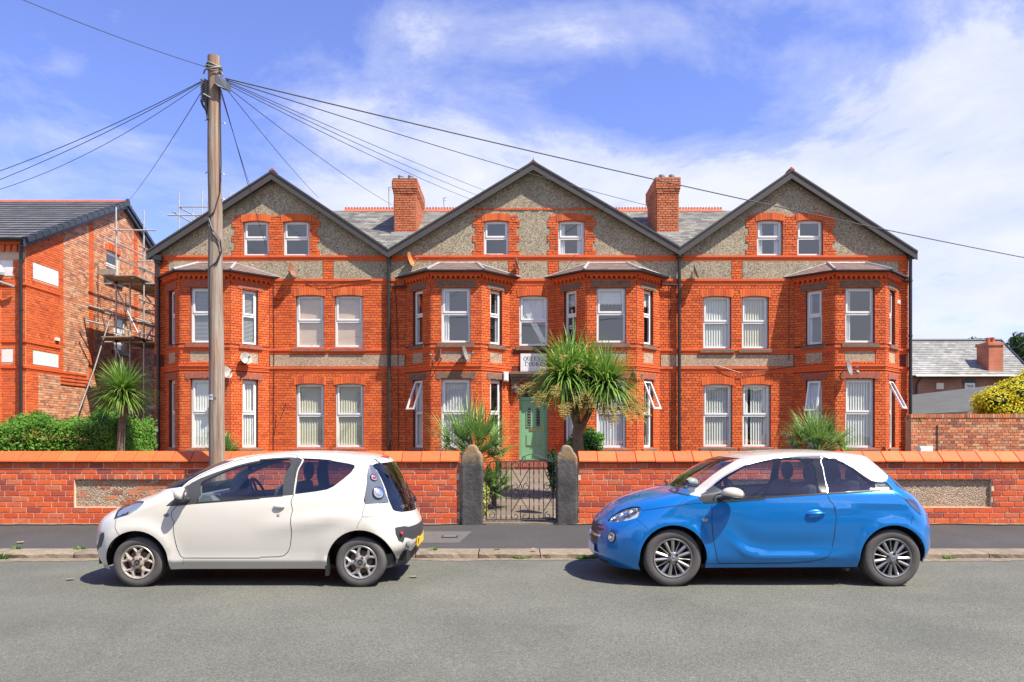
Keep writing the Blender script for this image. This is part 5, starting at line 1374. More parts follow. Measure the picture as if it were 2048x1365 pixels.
    for z0, z1 in ((4.5, 6.1), (1.3, 3.2)): window(root, bf[0], .3, bf[0].L-.3, z0, z1, 'net'); sill(bf[0], .2, bf[0].L-.2, z0-.02, parent=root)
    brick_objects(lst, 'brick_red', b_, n=0)
    m = MB(); band(m, [(-18.6, Y0-1.0), (-17.0, Y0-1.0), (c0, Y0)], [(0, 6.95), (.30, 6.68), (.34, 6.66), (.33, 6.58), (.05, 6.5), (0, 6.5)]); m.build('bay_gutter', 'lead', b_)
    m = MB(); m.tube([(-16.3, Y0-.5, 6.62), (-16.2, Y0-.4, 6.45), (-15.55, Y0-.15, 6.22)], .045, 8); m.build('branch_pipe', 'dish_grey', root)
    # downpipe
    x = (42.5-CX)*(Y0-.1)/FPX
    m = MB(); m.tube([(x, Y0-.12, 7.6), (x, Y0-.12, .5)], .05, 10)
    for z in (1.9, 3.7, 5.5, 7.0): m.lathe([(.062,0),(.062,.06)], (x, Y0-.12, z), (0,0,1), 10)
    m.build('drainpipe', 'pipe_black', root)
    m = MB(); m.tube([(-24, Y0-.22, 7.70), (XS+.1, Y0-.22, 7.70)], .06, 8); m.build('gutter', 'pipe_black', root)
    # roof: courses of flat tiles, each course an object
    ov = .22; al = Vector((0, YA-(Y0-.3), ZA+.12-(ZE-.02))); Ls = al.length; al.normalize(); nr = Vector((0, -al.z, al.y))
    n = 17; st = Ls/n; rnd = random.Random(1)
    for i in range(n):
        o3 = Vector((0, Y0-.3, ZE-.02))+al*st*i; m = MB(); x = XS+ov-.14
        while x > -24:
            x0 = x-.30; e = rnd.random()*.006
            vs = []
            for xx in (x0+.004, x-.004):
                vs += [Vector((xx, 0, 0))+o3+nr*(.045+e), Vector((xx, 0, 0))+o3+al*(st+.03)+nr*.012, Vector((xx, 0, 0))+o3+nr*.0]
            m.add(vs, [(0,3,4,1),(2,5,3,0)], rnd.random()); x = x0
        m.build('tile_course', 'tile_grey', root, fix=False)
        m = MB(); p0 = o3+Vector((XS+ov-.14, 0, 0)); q = al*(st+.03)
        m.add([p0+nr*.055, p0+nr*.055+Vector((.18,0,0)), p0+q+nr*.03+Vector((.18,0,0)), p0+q+nr*.03, p0+nr*.055+Vector((.18,0,0))-nr*.17, p0+q+nr*.03+Vector((.18,0,0))-nr*.15, p0, p0-nr*.12+Vector((.18,0,0))], [(0,1,2,3),(1,4,5,2),(6,4,1,0)])
        m.build('verge_tile', 'tile_dark', root, fix=False)
    m = MB(); m.quad((-24, Y0-.3, ZE-.03), (XS+.2, Y0-.3, ZE-.03), (XS+.2, YA, ZA+.1), (-24, YA, ZA+.1)); m.quad((-24, YB+.3, ZE-.03), (XS+.2, YB+.3, ZE-.03), (XS+.2, YA, ZA+.1), (-24, YA, ZA+.1)); m.build('roof', 'tile_grey', root, fix=False)
    for s in (0, 1):
        ya, za, yb, zb = (Y0-.3, ZE-.03, YA, ZA+.1) if s == 0 else (YA, ZA+.1, YB+.4, ZE-.12)
        m = MB(); m.prism([(XS+.12, ya, za-.0), (XS+.12, yb, zb-.0), (XS+.12, yb, zb-.24), (XS+.12, ya, za-.24)], (.05, 0, 0)); m.build('bargeboard', 'soffit_blue', root)
        m = MB(); m.quad((XS, ya, za-.22), (XS+.13, ya, za-.22), (XS+.13, yb, zb-.22), (XS, yb, zb-.22)); m.build('soffit', 'soffit_blue', root, fix=False)
    # back verge tiles
    bl = Vector((0, (YB+.4)-YA, (ZE-.12)-(ZA+.1))); Lb = bl.length; bl.normalize(); nb = Vector((0, -bl.z, bl.y)); 
    if nb.z < 0: nb = -nb
    for i in range(int(Lb/.36)):
        p0 = Vector((XS+.08, YA, ZA+.12))+bl*.36*i; q = bl*.37; m = MB()
        m.add([p0+nb*.03, p0+nb*.03+Vector((.14,0,0)), p0+q+nb*.055+Vector((.14,0,0)), p0+q+nb*.055, p0+Vector((.14,0,0))-nb*.10, p0+q+Vector((.14,0,0))-nb*.08], [(0,1,2,3),(1,4,5,2)])
        m.build('verge_tile', 'tile_dark', root, fix=False)
    m = MB(); x = XS+.1
    while x > -24:
        m = MB(); m.tube([(x-.44, YA, ZA+.10), (x-.005, YA, ZA+.10)], .10, 10); m.build('ridge_tile', 'ridge_clay', root); x -= .45
    m = MB(); m.lathe([(.0,.0),(.15,.0),(.15,.04),(0,.04)], (XS+.2, YA, ZA+.10), (1,0,0), 12); m.build('ridge_end', 'tile_dark', root)
    # small lamp box on side wall
    m = MB(); q = Vector((XS, yy(112), zs(112, 679))); m.box(q.x, q.x+.08, q.y-.09, q.y+.09, q.z-.05, q.z+.05); m.build('vent_box', 'paint_white', root)
    return root
left_house()
mat('strut_steel', (.22,.22,.215), .5, metal=.3, var=(6,.2))
def scaffold():
    root = empty('scaffolding', 'steel tube scaffolding with plank platforms between the two red houses', 'scaffolding')
    def tube(pts, r=.028, name='tube', m='steel_tube'):
        b = MB(); b.tube(pts, r, 8); return b.build(name, m, root, smooth=True, sharp=50)
    def clamp(p):
        b = MB(); b.box(p[0]-.045, p[0]+.045, p[1]-.045, p[1]+.045, p[2]-.045, p[2]+.045); o = b.build('clamp', 'iron', root)
    xi, xo = -14.25, -13.25; Ys = [27.0, 29.0, 31.2]
    T = {(0,0): at(229,415,27).z, (0,1): at(284,420,27).z, (1,0): 9.1, (1,1): 9.3, (2,0): 8.2, (2,1): 9.6}
    for i, Y in enumerate(Ys):
        for j, x in enumerate((xi, xo)):
            tube([(x, Y, .45), (x, Y, T[(i, j)])], name='standard')
    lifts = [2.6, 4.95, 7.05]
    for k, z in enumerate(lifts):
        for x in (xi, xo): tube([(x-.05, 26.3 if k else 26.7, z+.05), (x-.05, 32.2, z+.05)], name='ledger')
        for Y in Ys:
            tube([(xi-.45, Y+.05, z), (xo+.45, Y+.05, z)], name='transom')
            for x in (xi, xo): clamp((x, Y, z+.02))
    for z in (5.9, 8.0, 8.55): 
        tube([(xi-.06, 26.4, z), (xi-.06, 32, z)], name='guard_rail')
    for z in (8.95,): tube([(xi-.1, 26.95, z), (xo+.45, 26.95, z)], name='guard_rail'); 
    tube([(xo+.06, 26.4, 5.6), (xo+.06, 32, 5.6)], name='guard_rail')
    tube([(-14.8, 26.2, 6.12), (-13.2, 28.8, 5.7)], name='guard_rail'); tube([(-14.9, 26.2, 5.6), (-13.0, 28.8, 5.2)], name='guard_rail')
    for z in (3.7, 6.4, 7.55, 8.3):
        tube([(xo+.05, 26.5, z), (xo+.05, 32, z)], name='guard_rail')
        for Y in Ys[1:]: tube([(xi-.3, Y-.05, z), (xo+.35, Y-.05, z)], name='transom')
    tube([(xi+.06, 29.0, 7.0), (xo, 31.2, 5.0)], name='brace'); tube([(xo+.06, 27, 5.0), (xo+.06, 29, 7.0)], name='brace'); tube([(xi+.5, 27.0, .45), (xi+.5, 27.0, 7.1)], name='standard')
    # platforms
    for z in (7.12, 4.98):
        for j in range(5):
            b = MB(); x = xi-.12+j*.235; b.box(x, x+.225, 26.25, 32.0, z+.03+.003*j, z+.068+.003*j); b.build('plank', 'plank', root)
    b = MB(); b.box(xi-.2, xi+.35, 26.2, 26.24, 7.2, 7.40); b.build('toe_board', 'plank', root)
    # braces and the long raking strut
    tube([(xi, 26.92, 6.95), (xo, 26.92, 4.9)], name='brace'); tube([(xi, 26.92, 4.8), (xo-.1, 26.92, 2.8)], name='brace')
    tube([at(226,628,27.0)+Vector((0,-.1,0)), at(188,740,26.0), at(158,822,25.2)], name='strut', r=.026, m='strut_steel')
    # the upper scaffold seen above the left gable, behind the roof
    Y = 33.0
    P = lambda px, py, d=0: at(px, py, Y+d)
    tube([P(358,470), P(358,386)], .034, 'standard'); tube([P(404,440,1), P(404,381,1)], .034, 'standard'); tube([P(387,450,2), P(387,415,2)], .03, 'standard'); tube([P(459,430), P(459,383)], .034, 'standard'); tube([P(416,440,1.5), P(416,404,1.5)], .03, 'standard')
    tube([P(335,431), P(420,431)], .032, 'ledger'); tube([P(358,414), P(425,414)], .032, 'ledger'); tube([P(344,423), P(386,447, 1)], .032, 'ledger'); tube([P(360,416), P(402,438,1)], .032, 'ledger')
    b = MB(); a = P(360, 470); c = P(376, 454); b.box(a.x, c.x, Y+.5, Y+1.3, a.z-1.5, c.z); o = b.build('sheeted_stack', 'stone_sill', root)
scaffold()
# ---------------------------------------------------------------- right-hand neighbours
def old_wall():
    root = empty('old_brick_wall', 'weathered dark red brick boundary wall at the right edge behind the garden', 'wall')
    Y = 23.0; f = Frame((1821-CX)*Y/FPX, Y, 24, Y); zt = EYE+(HOR-836)*Y/FPX
    m = MB(); m.box(f.o.x, 24, Y, Y+.3, .2, zt); m.build('wall_core', 'mortar_old', root)
    lst = []; lay(f, 0, f.L, .4, zt, [], out=lst, ch=.083)
    brick_objects(lst, 'brick_old', root, depth=.016, n=300, key=lambda t: (0 if t[1] < 4.2 else 1, -t[3]))
    u = 0; rnd = random.Random(1)
    while u < 8:
        b = MB(); b.fbox(f, u+.004, u+.07, -.28, .03, zt, zt+.115+(.0), rnd.random()); b.build('capping_brick', 'brick_old', root); u += .078
    b = MB(); x = (1874-CX)*Y/FPX; b.tube([(x, Y-.03, 1.9), (x, Y-.03, .5)], .02, 6); b.build('pipe', 'brake_rust', root)
old_wall()
def shed():
    root = empty('long_shed', 'low outbuilding with a dark felt roof behind the old brick wall', 'shed')
    Ya, Yb = 27.5, 33.5
    a, b, c, d = at(1800, 831, Ya), at(1935, 823, Ya), at(2000, 771, Yb), at(1800, 793, Yb)
    c = at(2006, 769, Yb)
    m = MB(); m.add([a, b, c, d, a-Vector((0,0,.08)), b-Vector((0,0,.08)), c-Vector((0,0,.08)), d-Vector((0,0,.08))], [(0,1,2,3),(0,4,5,1),(1,5,6,2),(4,7,6,5)]); m.build('felt_roof', 'felt', root, fix=False)
    m = MB(); e = a.lerp(d, .45)+Vector((0,0,.012)); g = b.lerp(c, .45)+Vector((0,0,.012)); m.tube([e, g], .02, 4); m.build('felt_lap', 'felt', root)
    m = MB(); m.prism([(a.x+.1, Ya+.15, .4), (b.x-.1, Ya+.15, .4), (b.x-.1, Ya+.15, b.z-.08), (a.x+.1, Ya+.15, a.z-.08)], (0, 5.5, 0)); m.build('wall', 'brick_old', root)
mat('felt', (.075,.078,.072), .9, var=(3, .15), bump=(30,.3,.01), stain=[(1.3, (.11,.11,.10), .5, .5)])
shed()
def brick_tex(name, c1, c2, mo, scale=1.0):
    m = bpy.data.materials.new(name); m.use_nodes = True; t = m.node_tree; L = t.links.new; p = t.nodes['Principled BSDF']; p.inputs['Roughness'].default_value = .9
    g = N(t, 'ShaderNodeNewGeometry'); mp = N(t, 'ShaderNodeMapping', vector_type='POINT'); mp.inputs['Rotation'].default_value = (R(-90), 0, 0); L(g.outputs['Position'], mp.inputs[0])
    b = N(t, 'ShaderNodeTexBrick', i_Scale=1.0); b.inputs['Color1'].default_value = (*c1, 1); b.inputs['Color2'].default_value = (*c2, 1); b.inputs['Mortar'].default_value = (*mo, 1)
    b.inputs['Mortar Size'].default_value = .007; b.inputs['Brick Width'].default_value = .235*scale; b.inputs['Row Height'].default_value = .08*scale; L(mp.outputs[0], b.inputs['Vector'])
    nz = N(t, 'ShaderNodeTexNoise', i_Scale=.9, i_Detail=6.0); L(g.outputs['Position'], nz.inputs['Vector'])
    mr = N(t, 'ShaderNodeMapRange', i_1=.3, i_2=.7, i_3=.7, i_4=1.3); L(nz.outputs[0], mr.inputs[0]); cb = N(t, 'ShaderNodeCombineColor')
    for k in range(3): L(mr.outputs[0], cb.inputs[k])
    mx = N(t, 'ShaderNodeMix', data_type='RGBA', blend_type='MULTIPLY'); mx.inputs['Factor'].default_value = 1; L(b.outputs[0], mx.inputs['A']); L(cb.outputs[0], mx.inputs['B']); L(mx.outputs['Result'], p.inputs['Base Color']); MAT[name] = m
brick_tex('brick_far', (.34,.15,.10), (.27,.12,.085), (.36,.26,.2))
brick_tex('brick_far_red', (.50,.15,.08), (.42,.12,.06), (.40,.22,.15))
mat('render_cream', (.62,.64,.66), .85, var=(3,.1))
def far_house():
    root = empty('slate_roofed_house', 'brown brick house with a pale slate roof and one red chimney, beyond the garden', 'house')
    Y = 42.0; P = lambda px, py, d=0: at(px, py, Y+d)
    ze = P(0,751).z; zr = EYE+(HOR-683)*(Y+4.2)/FPX; xa = P(1828,0).x; xb = P(2052,0).x; yr = Y+4.2; x_l = P(1700,0).x
    m = MB(); m.box(xa, xb-.1, Y, Y+8.4, .4, ze); m.build('wall', 'brick_far', root)
    m = MB(); m.box(x_l, xa-.05, Y+.3, Y+8, .4, ze+.2); m.build('side_wall', 'render_cream', root)
    xg = P(1990,0).x
    xr = (2003-CX)*yr/FPX
    e = [Vector((x_l, Y-.3, ze-.05)), Vector((xb+.3, Y-.3, ze-.05)), Vector((xr+.0, yr, zr)), Vector((x_l, yr, zr))]
    m = MB(); m.add(e, [(0,1,2,3)]); m.add([e[1], Vector((xb+.3, Y+8.7, ze-.05)), e[2]], [(0,1,2)]); m.build('roof', 'slate_far', root, fix=False)
    al = (e[3]-e[0]); Ls = al.length; al.normalize(); nr = Vector((0,-al.z,al.y)); n = int(Ls/.26); rnd = random.Random(6); m = MB()
    for i in range(n):
        t = i/n; x = e[0].x+(i % 2)*.2; xe = e[1].x+(e[2].x-e[1].x)*t
        o3 = Vector((0, e[0].y, e[0].z))+al*(Ls*i/n)
        while x < xe-.1:
            x1 = min(x+.40, xe); X = lambda v: Vector((v, 0, 0))
            m.add([o3+X(x+.006)+nr*.035, o3+X(x1-.006)+nr*.035, o3+X(x1-.006)+al*.28+nr*.01, o3+X(x+.006)+al*.28+nr*.01, o3+X(x+.006), o3+X(x1-.006)], [(0,1,2,3),(4,5,1,0)], rnd.random()); x = x1
    m.build('slates', 'slate_far', root, kind='stuff', fix=False)
    m = MB(); m.tube([e[3]+Vector((0,0,.06)), e[2]+Vector((0,0,.06))], .09, 8); m.build('ridge', 'tile_dark', root)
    m = MB(); m.tube([e[1]+Vector((0,0,.04)), e[2]+Vector((0,0,.04))], .07, 6); m.build('hip', 'tile_dark', root)
    m = MB(); m.tube([(xa-.1, Y-.36, ze-.08), (xb+.2, Y-.36, ze-.08)], .07, 6); m.tube([(xa+.25, Y-.3, ze-.1), (xa+.1, Y-.08, ze-.5), (xa+.1, Y-.08, .5)], .05, 6); m.build('gutter', 'pipe_black', root)
    # chimney
    a = P(1982, 740); b = P(2011, 686); m = MB(); m.box(a.x, b.x, Y+.2, Y+1.3, a.z-.6, b.z); m.box(a.x-.05, b.x+.05, Y+.15, Y+1.35, b.z-.12, b.z+.06)
    c = m.build('chimney', 'brick_far_red', root)
    for dx in (.25, .5):
        m = MB(); m.lathe([(.11,0),(.10,.22),(.12,.25),(.12,.3),(.0,.3)], (a.x+dx*1.05, Y+.7, b.z+.05), (0,0,1), 12); m.build('chimney_pot', 'ridge_clay', c)
    # window with its arch
    wx0, wx1, wz0, wz1 = P(1928,0).x, P(1948,0).x, P(0,779).z, P(0,766).z
    f = Frame(wx0-1, Y-.02, wx1+1, Y-.02)
    m = MB(); m.fbox(f, 1-.05, 1+wx1-wx0+.05, -.02, .0, wz0-.1, wz1+.02); m.build('window_recess', 'stone_sill', root)
    window(root, f, 1, 1+wx1-wx0, wz0-.2, wz1-.02, 'net', setback=-.07, tr=.6)
    arch(root, f, .97, 1.03+wx1-wx0, wz1, h=.22, m='tile_dark', rise=.08)
    m = MB(); q = P(1872, 779); m.box(q.x, q.x+.4, Y-.06, Y, q.z, q.z+.35); m.build('vent_panel', 'blind_cream', root)
    m = MB(); m.tube([P(1968,727,.8), P(1968,697,.8)], .02, 5); m.tube([P(1963,697,.8), P(1978,694,.8)], .015, 5); m.build('aerial', 'dish_grey', root)
mat('slate_far', None, .55, tones=[(.21,.21,.19),(.27,.27,.25),(.18,.18,.165),(.33,.33,.31),(.24,.24,.21),(.21,.21,.19)], var=(3, .2), stain=[(.5, (.42,.42,.41), .75, .54), (.9, (.25,.23,.12), .5, .60)])
far_house()
# ---------------------------------------------------------------- plants
leaf('palm_leaf', (.07,.19,.022), (.30,.46,.09), .45, .25)
leaf('palm_under', (.16,.24,.05), (.42,.48,.12), .5, .35)
leaf('palm_flower', (.30,.24,.06), (.44,.36,.12), .8, .2)
leaf('dead_leaf', (.22,.15,.08), (.33,.25,.14), .8, .1)
leaf('fan_leaf', (.06,.16,.03), (.30,.44,.13), .4, .25)
leaf('hedge_leaf', (.05,.15,.012), (.17,.36,.035), .6, .3)
leaf('bush_leaf', (.04,.16,.015), (.18,.42,.04), .5, .3)
leaf('yellow_leaf', (.42,.42,.02), (.88,.74,.03), .6, .35)
leaf('ivy_leaf', (.012,.04,.008), (.035,.09,.018), .5, .2)
leaf('variegated_leaf', (.20,.28,.05), (.62,.58,.14), .6, .3)
leaf('tree_leaf', (.02,.055,.012), (.06,.12,.025), .6, .2)
leaf('weed_leaf', (.06,.20,.02), (.16,.36,.05), .6, .3)
mat('bark', (.17,.12,.085), .95, var=(12,.3), bump=(30,1,.02), stain=[(4,(.26,.2,.15),.5,.5)])
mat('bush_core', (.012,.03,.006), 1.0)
def strap(m, o, d, L, w, droop, rnd, k=7, tone=None, tip=.0, twist=0):
    """one long arching strap leaf"""
    d = Vector(d).normalized(); p = Vector(o); side = d.cross(Vector((0,0,1)))
    if side.length < .05: side = Vector((1,0,0))
    side.normalize(); vs = []; dd = d.copy()
    for i in range(k+1):
        t = i/k; ww = w*(1-t**1.6)*(.45+.55*min(1, t*5))+.0015
        vs += [p-side*ww/2, p+side*ww/2]
        dd = (dd+Vector((0,0,-droop*(t**1.3)*1.9/k))).normalized(); p = p+dd*L/k
    m.add(vs, [(2*i, 2*i+1, 2*i+3, 2*i+2) for i in range(k)], rnd.random() if tone is None else tone)
def rosette(c, n, L, w, rnd, droop0=.35, low=-.75, lean=(0,0)):
    """head of strap leaves: upright in the middle, hanging at the rim"""
    m = MB()
    for i in range(n):
        t = (i+.5)/n; az = i*2.39996+rnd.random()*.3; el = R(88)*(1-t)+R(-42)*t if False else math.asin(max(-.6, 1-1.6*t))
        d = Vector((math.cos(az)*math.cos(el)+lean[0], math.sin(az)*math.cos(el)+lean[1], math.sin(el)))
        LL = L*(.72+rnd.random()*.42); strap(m, c+d*.03, d, LL, w*(.8+.4*rnd.random()), droop0*(.6+2.2*t)+rnd.random()*.55, rnd, tone=(1-t)*.35+rnd.random()*.65)
    return m
def trunk(parent, pts, r0, r1, name='trunk', m='bark'):
    b = MB(); b.tube(pts, lambda t: r0+(r1-r0)*t, 12); return b.build(name, m, parent, smooth=True)
def smooth_pts(pts, n=6):
    out = []; P = [Vector(p) for p in pts]
    for i in range(len(P)-1):
        p0 = P[max(i-1,0)]; p1 = P[i]; p2 = P[i+1]; p3 = P[min(i+2, len(P)-1)]
        for j in range(n):
            t = j/n; out.append(.5*((2*p1)+(p2-p0)*t+(2*p0-5*p1+4*p2-p3)*t*t+(3*p1-p0-3*p2+p3)*t**3))
    out.append(P[-1]); return out
def panicle(m, o, d, L, rnd):
    """drooping flower spray"""
    d = Vector(d).normalized(); p = Vector(o)
    for i in range(10):
        q = p+d*L/10; d = (d+Vector((0,0,-.16))).normalized()
        m.tube([p, q], .006, 3, tone=.2, caps=False)
        for j in range(7):
            a = rnd.random()*6.28; e = Vector((math.cos(a), math.sin(a), -.3+rnd.random()*.5)); l = (.06+.10*rnd.random())*(1.3-i/10)
            s = e.orthogonal().normalized()*.005; m.add([p-s, p+s, p+e*l+s*.7, p+e*l-s*.7], [(0,1,2,3)], rnd.random())
            for kk in range(3):
                f_ = p+e*l*(.4+.2*kk)+Vector((rnd.random()-.5, rnd.random()-.5, rnd.random()-.5))*.025; s2 = Vector((rnd.random()-.5, rnd.random()-.5, rnd.random()-.5)).normalized()*.009; s3 = s2.orthogonal().normalized()*.009
                m.add([f_-s2, f_+s3, f_+s2], [(0,1,2)], rnd.random())
        p = q
def cordyline_centre():
    root = empty('cabbage_palm', 'tall forked cabbage palm with two shaggy heads right of the green door', 'palm tree')
    rnd = random.Random(21); Y = 15.6; P = lambda px, py, d=0: at(px, py, Y+d)
    trunk(root, smooth_pts([P(1156, 955), P(1157, 905), P(1155, 868), P(1158, 848)]), .125, .10)
    heads = [(P(1128, 757), (-.15,-.1), 1.12, 170), (P(1146, 745, .3), (-.02,.1), 1.16, 150), (P(1212, 768, -.1), (.16,-.1), 1.06, 190), (P(1178, 752, .15), (.05,-.05), 1.0, 120)]
    trunk(root, smooth_pts([P(1156, 862), P(1145, 826), P(1136, 785), heads[0][0]]), .065, .045, 'limb'); trunk(root, smooth_pts([P(1157, 858), P(1154, 812, .1), P(1150, 775, .2), heads[1][0]]), .05, .04, 'limb'); trunk(root, smooth_pts([P(1159, 862), P(1176, 830), P(1194, 795), heads[2][0]]), .07, .045, 'limb')
    for c, lean, L, n in heads:
        m = rosette(c, int(n*2.0), L*.90, .048, rnd, .62, lean=lean); m.build('leaf_head', 'palm_leaf', root, fix=False)
    m = MB()
    for c, lean, L, n in heads:
        for i in range(60):
            az = rnd.random()*6.28; strap(m, c-Vector((0,0,.05)), (math.cos(az), math.sin(az), -.05-.5*rnd.random()), .95*(.6+.5*rnd.random()), .035, 1.3, rnd)
    m.build('hanging_leaves', 'palm_under', root, fix=False)
    m = MB()
    for (px, py, d, L) in ((1085,755,(-.8,-.3,.1),.55),(1120,765,(-.3,-.6,.1),.6),(1150,770,(.2,-.7,.1),.6),(1135,785,(0,-.5,-.1),.5),(1172,770,(.3,-.5,.1),.5),(1225,790,(.4,-.5,.1),.7),(1245,785,(.8,-.2,.1),.55),(1210,800,(.1,-.6,0),.6),(1095,770,(-.5,-.5,0),.5),(1100,715,(-.3,-.8,.3),.5),(1130,700,(.0,-.8,.3),.5),(1150,705,(.2,-.8,.2),.5),(1178,790,(-.2,-.6,0),.45),(1255,800,(.5,-.3,0),.5),(1192,775,(-.3,-.6,.1),.5)):
        for z in range(4 if py > 740 else 1): panicle(m, P(px+rnd.randint(-12,12), py+rnd.randint(8,30), -.2-.35*rnd.random()), Vector(d)+Vector((rnd.random()-.5, rnd.random()-.5, 0))*.5, L, rnd)
    m.build('flower_sprays', 'palm_flower', root, kind='stuff', fix=False)
    m = MB()
    for c, lean, L, n in heads:
        for i in range(10):
            az = rnd.random()*6.28; strap(m, c-Vector((0,0,.15)), (math.cos(az)*.5, math.sin(az)*.5, -1), .75, .03, .3, rnd)
    m.build('dead_leaves', 'dead_leaf', root, fix=False)
cordyline_centre()
def cordyline_left():
    root = empty('cabbage_palm', 'small round-headed cabbage palm growing out of the hedge at the left', 'palm tree')
    rnd = random.Random(5); Y = 12.85; P = lambda px, py, d=0: at(px, py, Y+d); c = P(246, 785)
    trunk(root, smooth_pts([P(240, 975), P(241, 900), P(245, 840), c]), .072, .05)
    m = rosette(c, 620, .60, .032, rnd, .34); m.build('leaf_head', 'palm_leaf', root, fix=False)
    m = MB()
    for i in range(300):
        az = rnd.random()*6.28; strap(m, c-Vector((0,0,.02)), (math.cos(az), math.sin(az), .3-1.1*rnd.random()), .58*(.6+.5*rnd.random()), .020, .7, rnd)
    m.build('hanging_leaves', 'palm_under', root, fix=False)
cordyline_left()
def fan_palm(c, n, R_, L, label, seed, low=False):
    root = empty('fan_palm', label, 'palm', 'low fan palms in the front garden')
    rnd = random.Random(seed); c = Vector(c)
    for i in range(n):
        t = (i+.5)/n; az = i*2.39996+rnd.random()*.4; el = R(84)*(1-t)+R(2 if not low else 8)*t
        d = Vector((math.cos(az)*math.cos(el), math.sin(az)*math.cos(el), math.sin(el))); sl = L*(.65+.4*rnd.random())
        m = MB(); p = [c, c+d*sl*.5+Vector((0,0,.02)), c+d*sl]; m.tube(p, .009, 4, tone=.6)
        hub = c+d*sl; side = d.cross(Vector((0,0,1))).normalized(); up = side.cross(d)
        k = 22; FR = R_*(.8+.35*rnd.random()); tw = (rnd.random()-.5)*.9; side2 = side*math.cos(tw)+up*math.sin(tw); droop = .3+.3*rnd.random()
        for j in range(k):
            a = (j/(k-1)-.5)*R(235); dd = d*math.cos(a)+side2*math.sin(a); strap(m, hub, dd+Vector((0,0,.05)), FR*(1-.25*abs(a)/2.1)*(.9+.15*rnd.random()), .030, droop, rnd, k=4, tone=.2+.6*rnd.random()*(1-t*.5)+.2*(1-t))
        m.build('frond', 'fan_leaf', root, fix=False)
    m = MB(); m.tube([c-Vector((0,0,.45)), c], .05, 8); m.build('stump', 'bark', root)
    return root
def gz(Y): return .12+(Y-12.3)*(.46-.12)/12.4
Y = 14.2; fan_palm(at(950, 925, Y), 34, .76, .66, 'big fan palm just behind the left gate post', 3)
Y = 14.0; fan_palm(at(988, 985, Y), 16, .42, .30, 'small dark fan palm low beside the path, seen through the gate', 13)
Y = 15.4; fan_palm(at(1634, 912, Y), 34, .58, .56, 'fan palm before the rightmost bay, above the blue car', 4)
Y = 15.0; fan_palm(at(447, 918, Y), 20, .38, .26, 'low fan palm behind the telegraph pole', 6)
def foliage(name, label, cat, mt, centre, rad, n, size, seed, lumps=9, core=True, group=None, squash=.0, trunk_h=None, shell=.75):
    """shrub or crown: many leaf-sized faces spread over overlapping clumps"""
    root = empty(name, label, cat, group); rnd = random.Random(seed); c = Vector(centre); rad = Vector(rad)
    cl = [(c, rad*.80)]
    for i in range(lumps):
        d = Vector((rnd.gauss(0,1), rnd.gauss(0,1), rnd.gauss(0,1)+.2)).normalized()
        cl.append((c+Vector((d.x*rad.x*.62, d.y*rad.y*.62, d.z*rad.z*.62)), rad*(.28+.28*rnd.random())))
    wts = [r.x*r.z for _, r in cl]
    m = MB()
    for i in range(n):
        k = rnd.choices(range(len(cl)), wts)[0]; cc, rr = cl[k]
        d = Vector((rnd.gauss(0,1), rnd.gauss(0,1), rnd.gauss(0,1))).normalized(); q = shell+(1.08-shell)*rnd.random()
        p = cc+Vector((d.x*rr.x, d.y*rr.y, d.z*rr.z))*q
        if p.z < .1: continue
        nrm = (d+Vector((rnd.gauss(0,.5), rnd.gauss(0,.5), rnd.gauss(0,.5)+.3))).normalized(); a = nrm.orthogonal().normalized(); a = (Matrix.Rotation(rnd.random()*6.28, 3, nrm) @ a); b = nrm.cross(a); s = size*(.6+.8*rnd.random())
        m.add([p-a*s*.9, p-b*s*.4, p+a*s*.9, p+b*s*.4], [(0,1,2,3)], min(1, max(0, (rnd.random()*.7+.3*(k % 3)/2))))
    m.build('leaves', mt, root, kind='stuff', fix=False)
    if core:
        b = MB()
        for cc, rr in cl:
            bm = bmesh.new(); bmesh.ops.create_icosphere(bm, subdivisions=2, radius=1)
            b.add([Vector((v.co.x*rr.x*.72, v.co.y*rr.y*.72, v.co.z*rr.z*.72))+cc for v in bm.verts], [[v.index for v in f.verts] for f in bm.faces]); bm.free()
        b.build('dark_filler', 'bush_core', root)  # near-black filler added inside the clumps, keeps the gaps between leaves dark
    if trunk_h is not None: trunk(root, [c-Vector((0,0,trunk_h)), c], .14, .08)
    return root
Y = 16.4; foliage('round_bush', 'bright green round bush at the foot of the tall cabbage palm', 'bush', 'bush_leaf', at(1166, 905, Y), (.50,.40,.42), 3800, .032, 31)
foliage('round_bush', 'smaller round green bush right under the palm fork', 'bush', 'bush_leaf', at(1185, 880, Y+.3), (.28,.28,.28), 1500, .030, 37)
foliage('ivy_bush', 'dark ivy clinging behind the right gate post', 'ivy', 'ivy_leaf', at(1107, 935, 13.2), (.13,.25,.42), 1200, .03, 33)
foliage('variegated_shrub', 'yellow variegated shrub beside the path inside the left gate post', 'shrub', 'variegated_leaf', at(960, 1000, 12.9), (.17,.30,.36), 1500, .03, 34)
foliage('blue_green_plant', 'pale blue-green low plant edging the path', 'plant', 'fan_leaf', at(985, 985, 14.0), (.18,.35,.16), 700, .03, 35)
foliage('creeper', 'green creeper spilling over the left end of the old brick wall', 'creeper', 'bush_leaf', at(1834, 838, 23.1), (.28,.12,.16), 500, .04, 36)
foliage('yellow_bush', 'bright yellow-green bush above the old brick wall at the right edge', 'bush', 'yellow_leaf', at(2010, 810, 24.8), (1.22,.9,.88), 9000, .055, 38, lumps=14)
foliage('yellow_bush', 'yellow-green bush cut off by the right photo edge, the taller one', 'bush', 'yellow_leaf', at(2075, 790, 25.2), (1.2,.9,1.1), 5500, .055, 39, lumps=10)
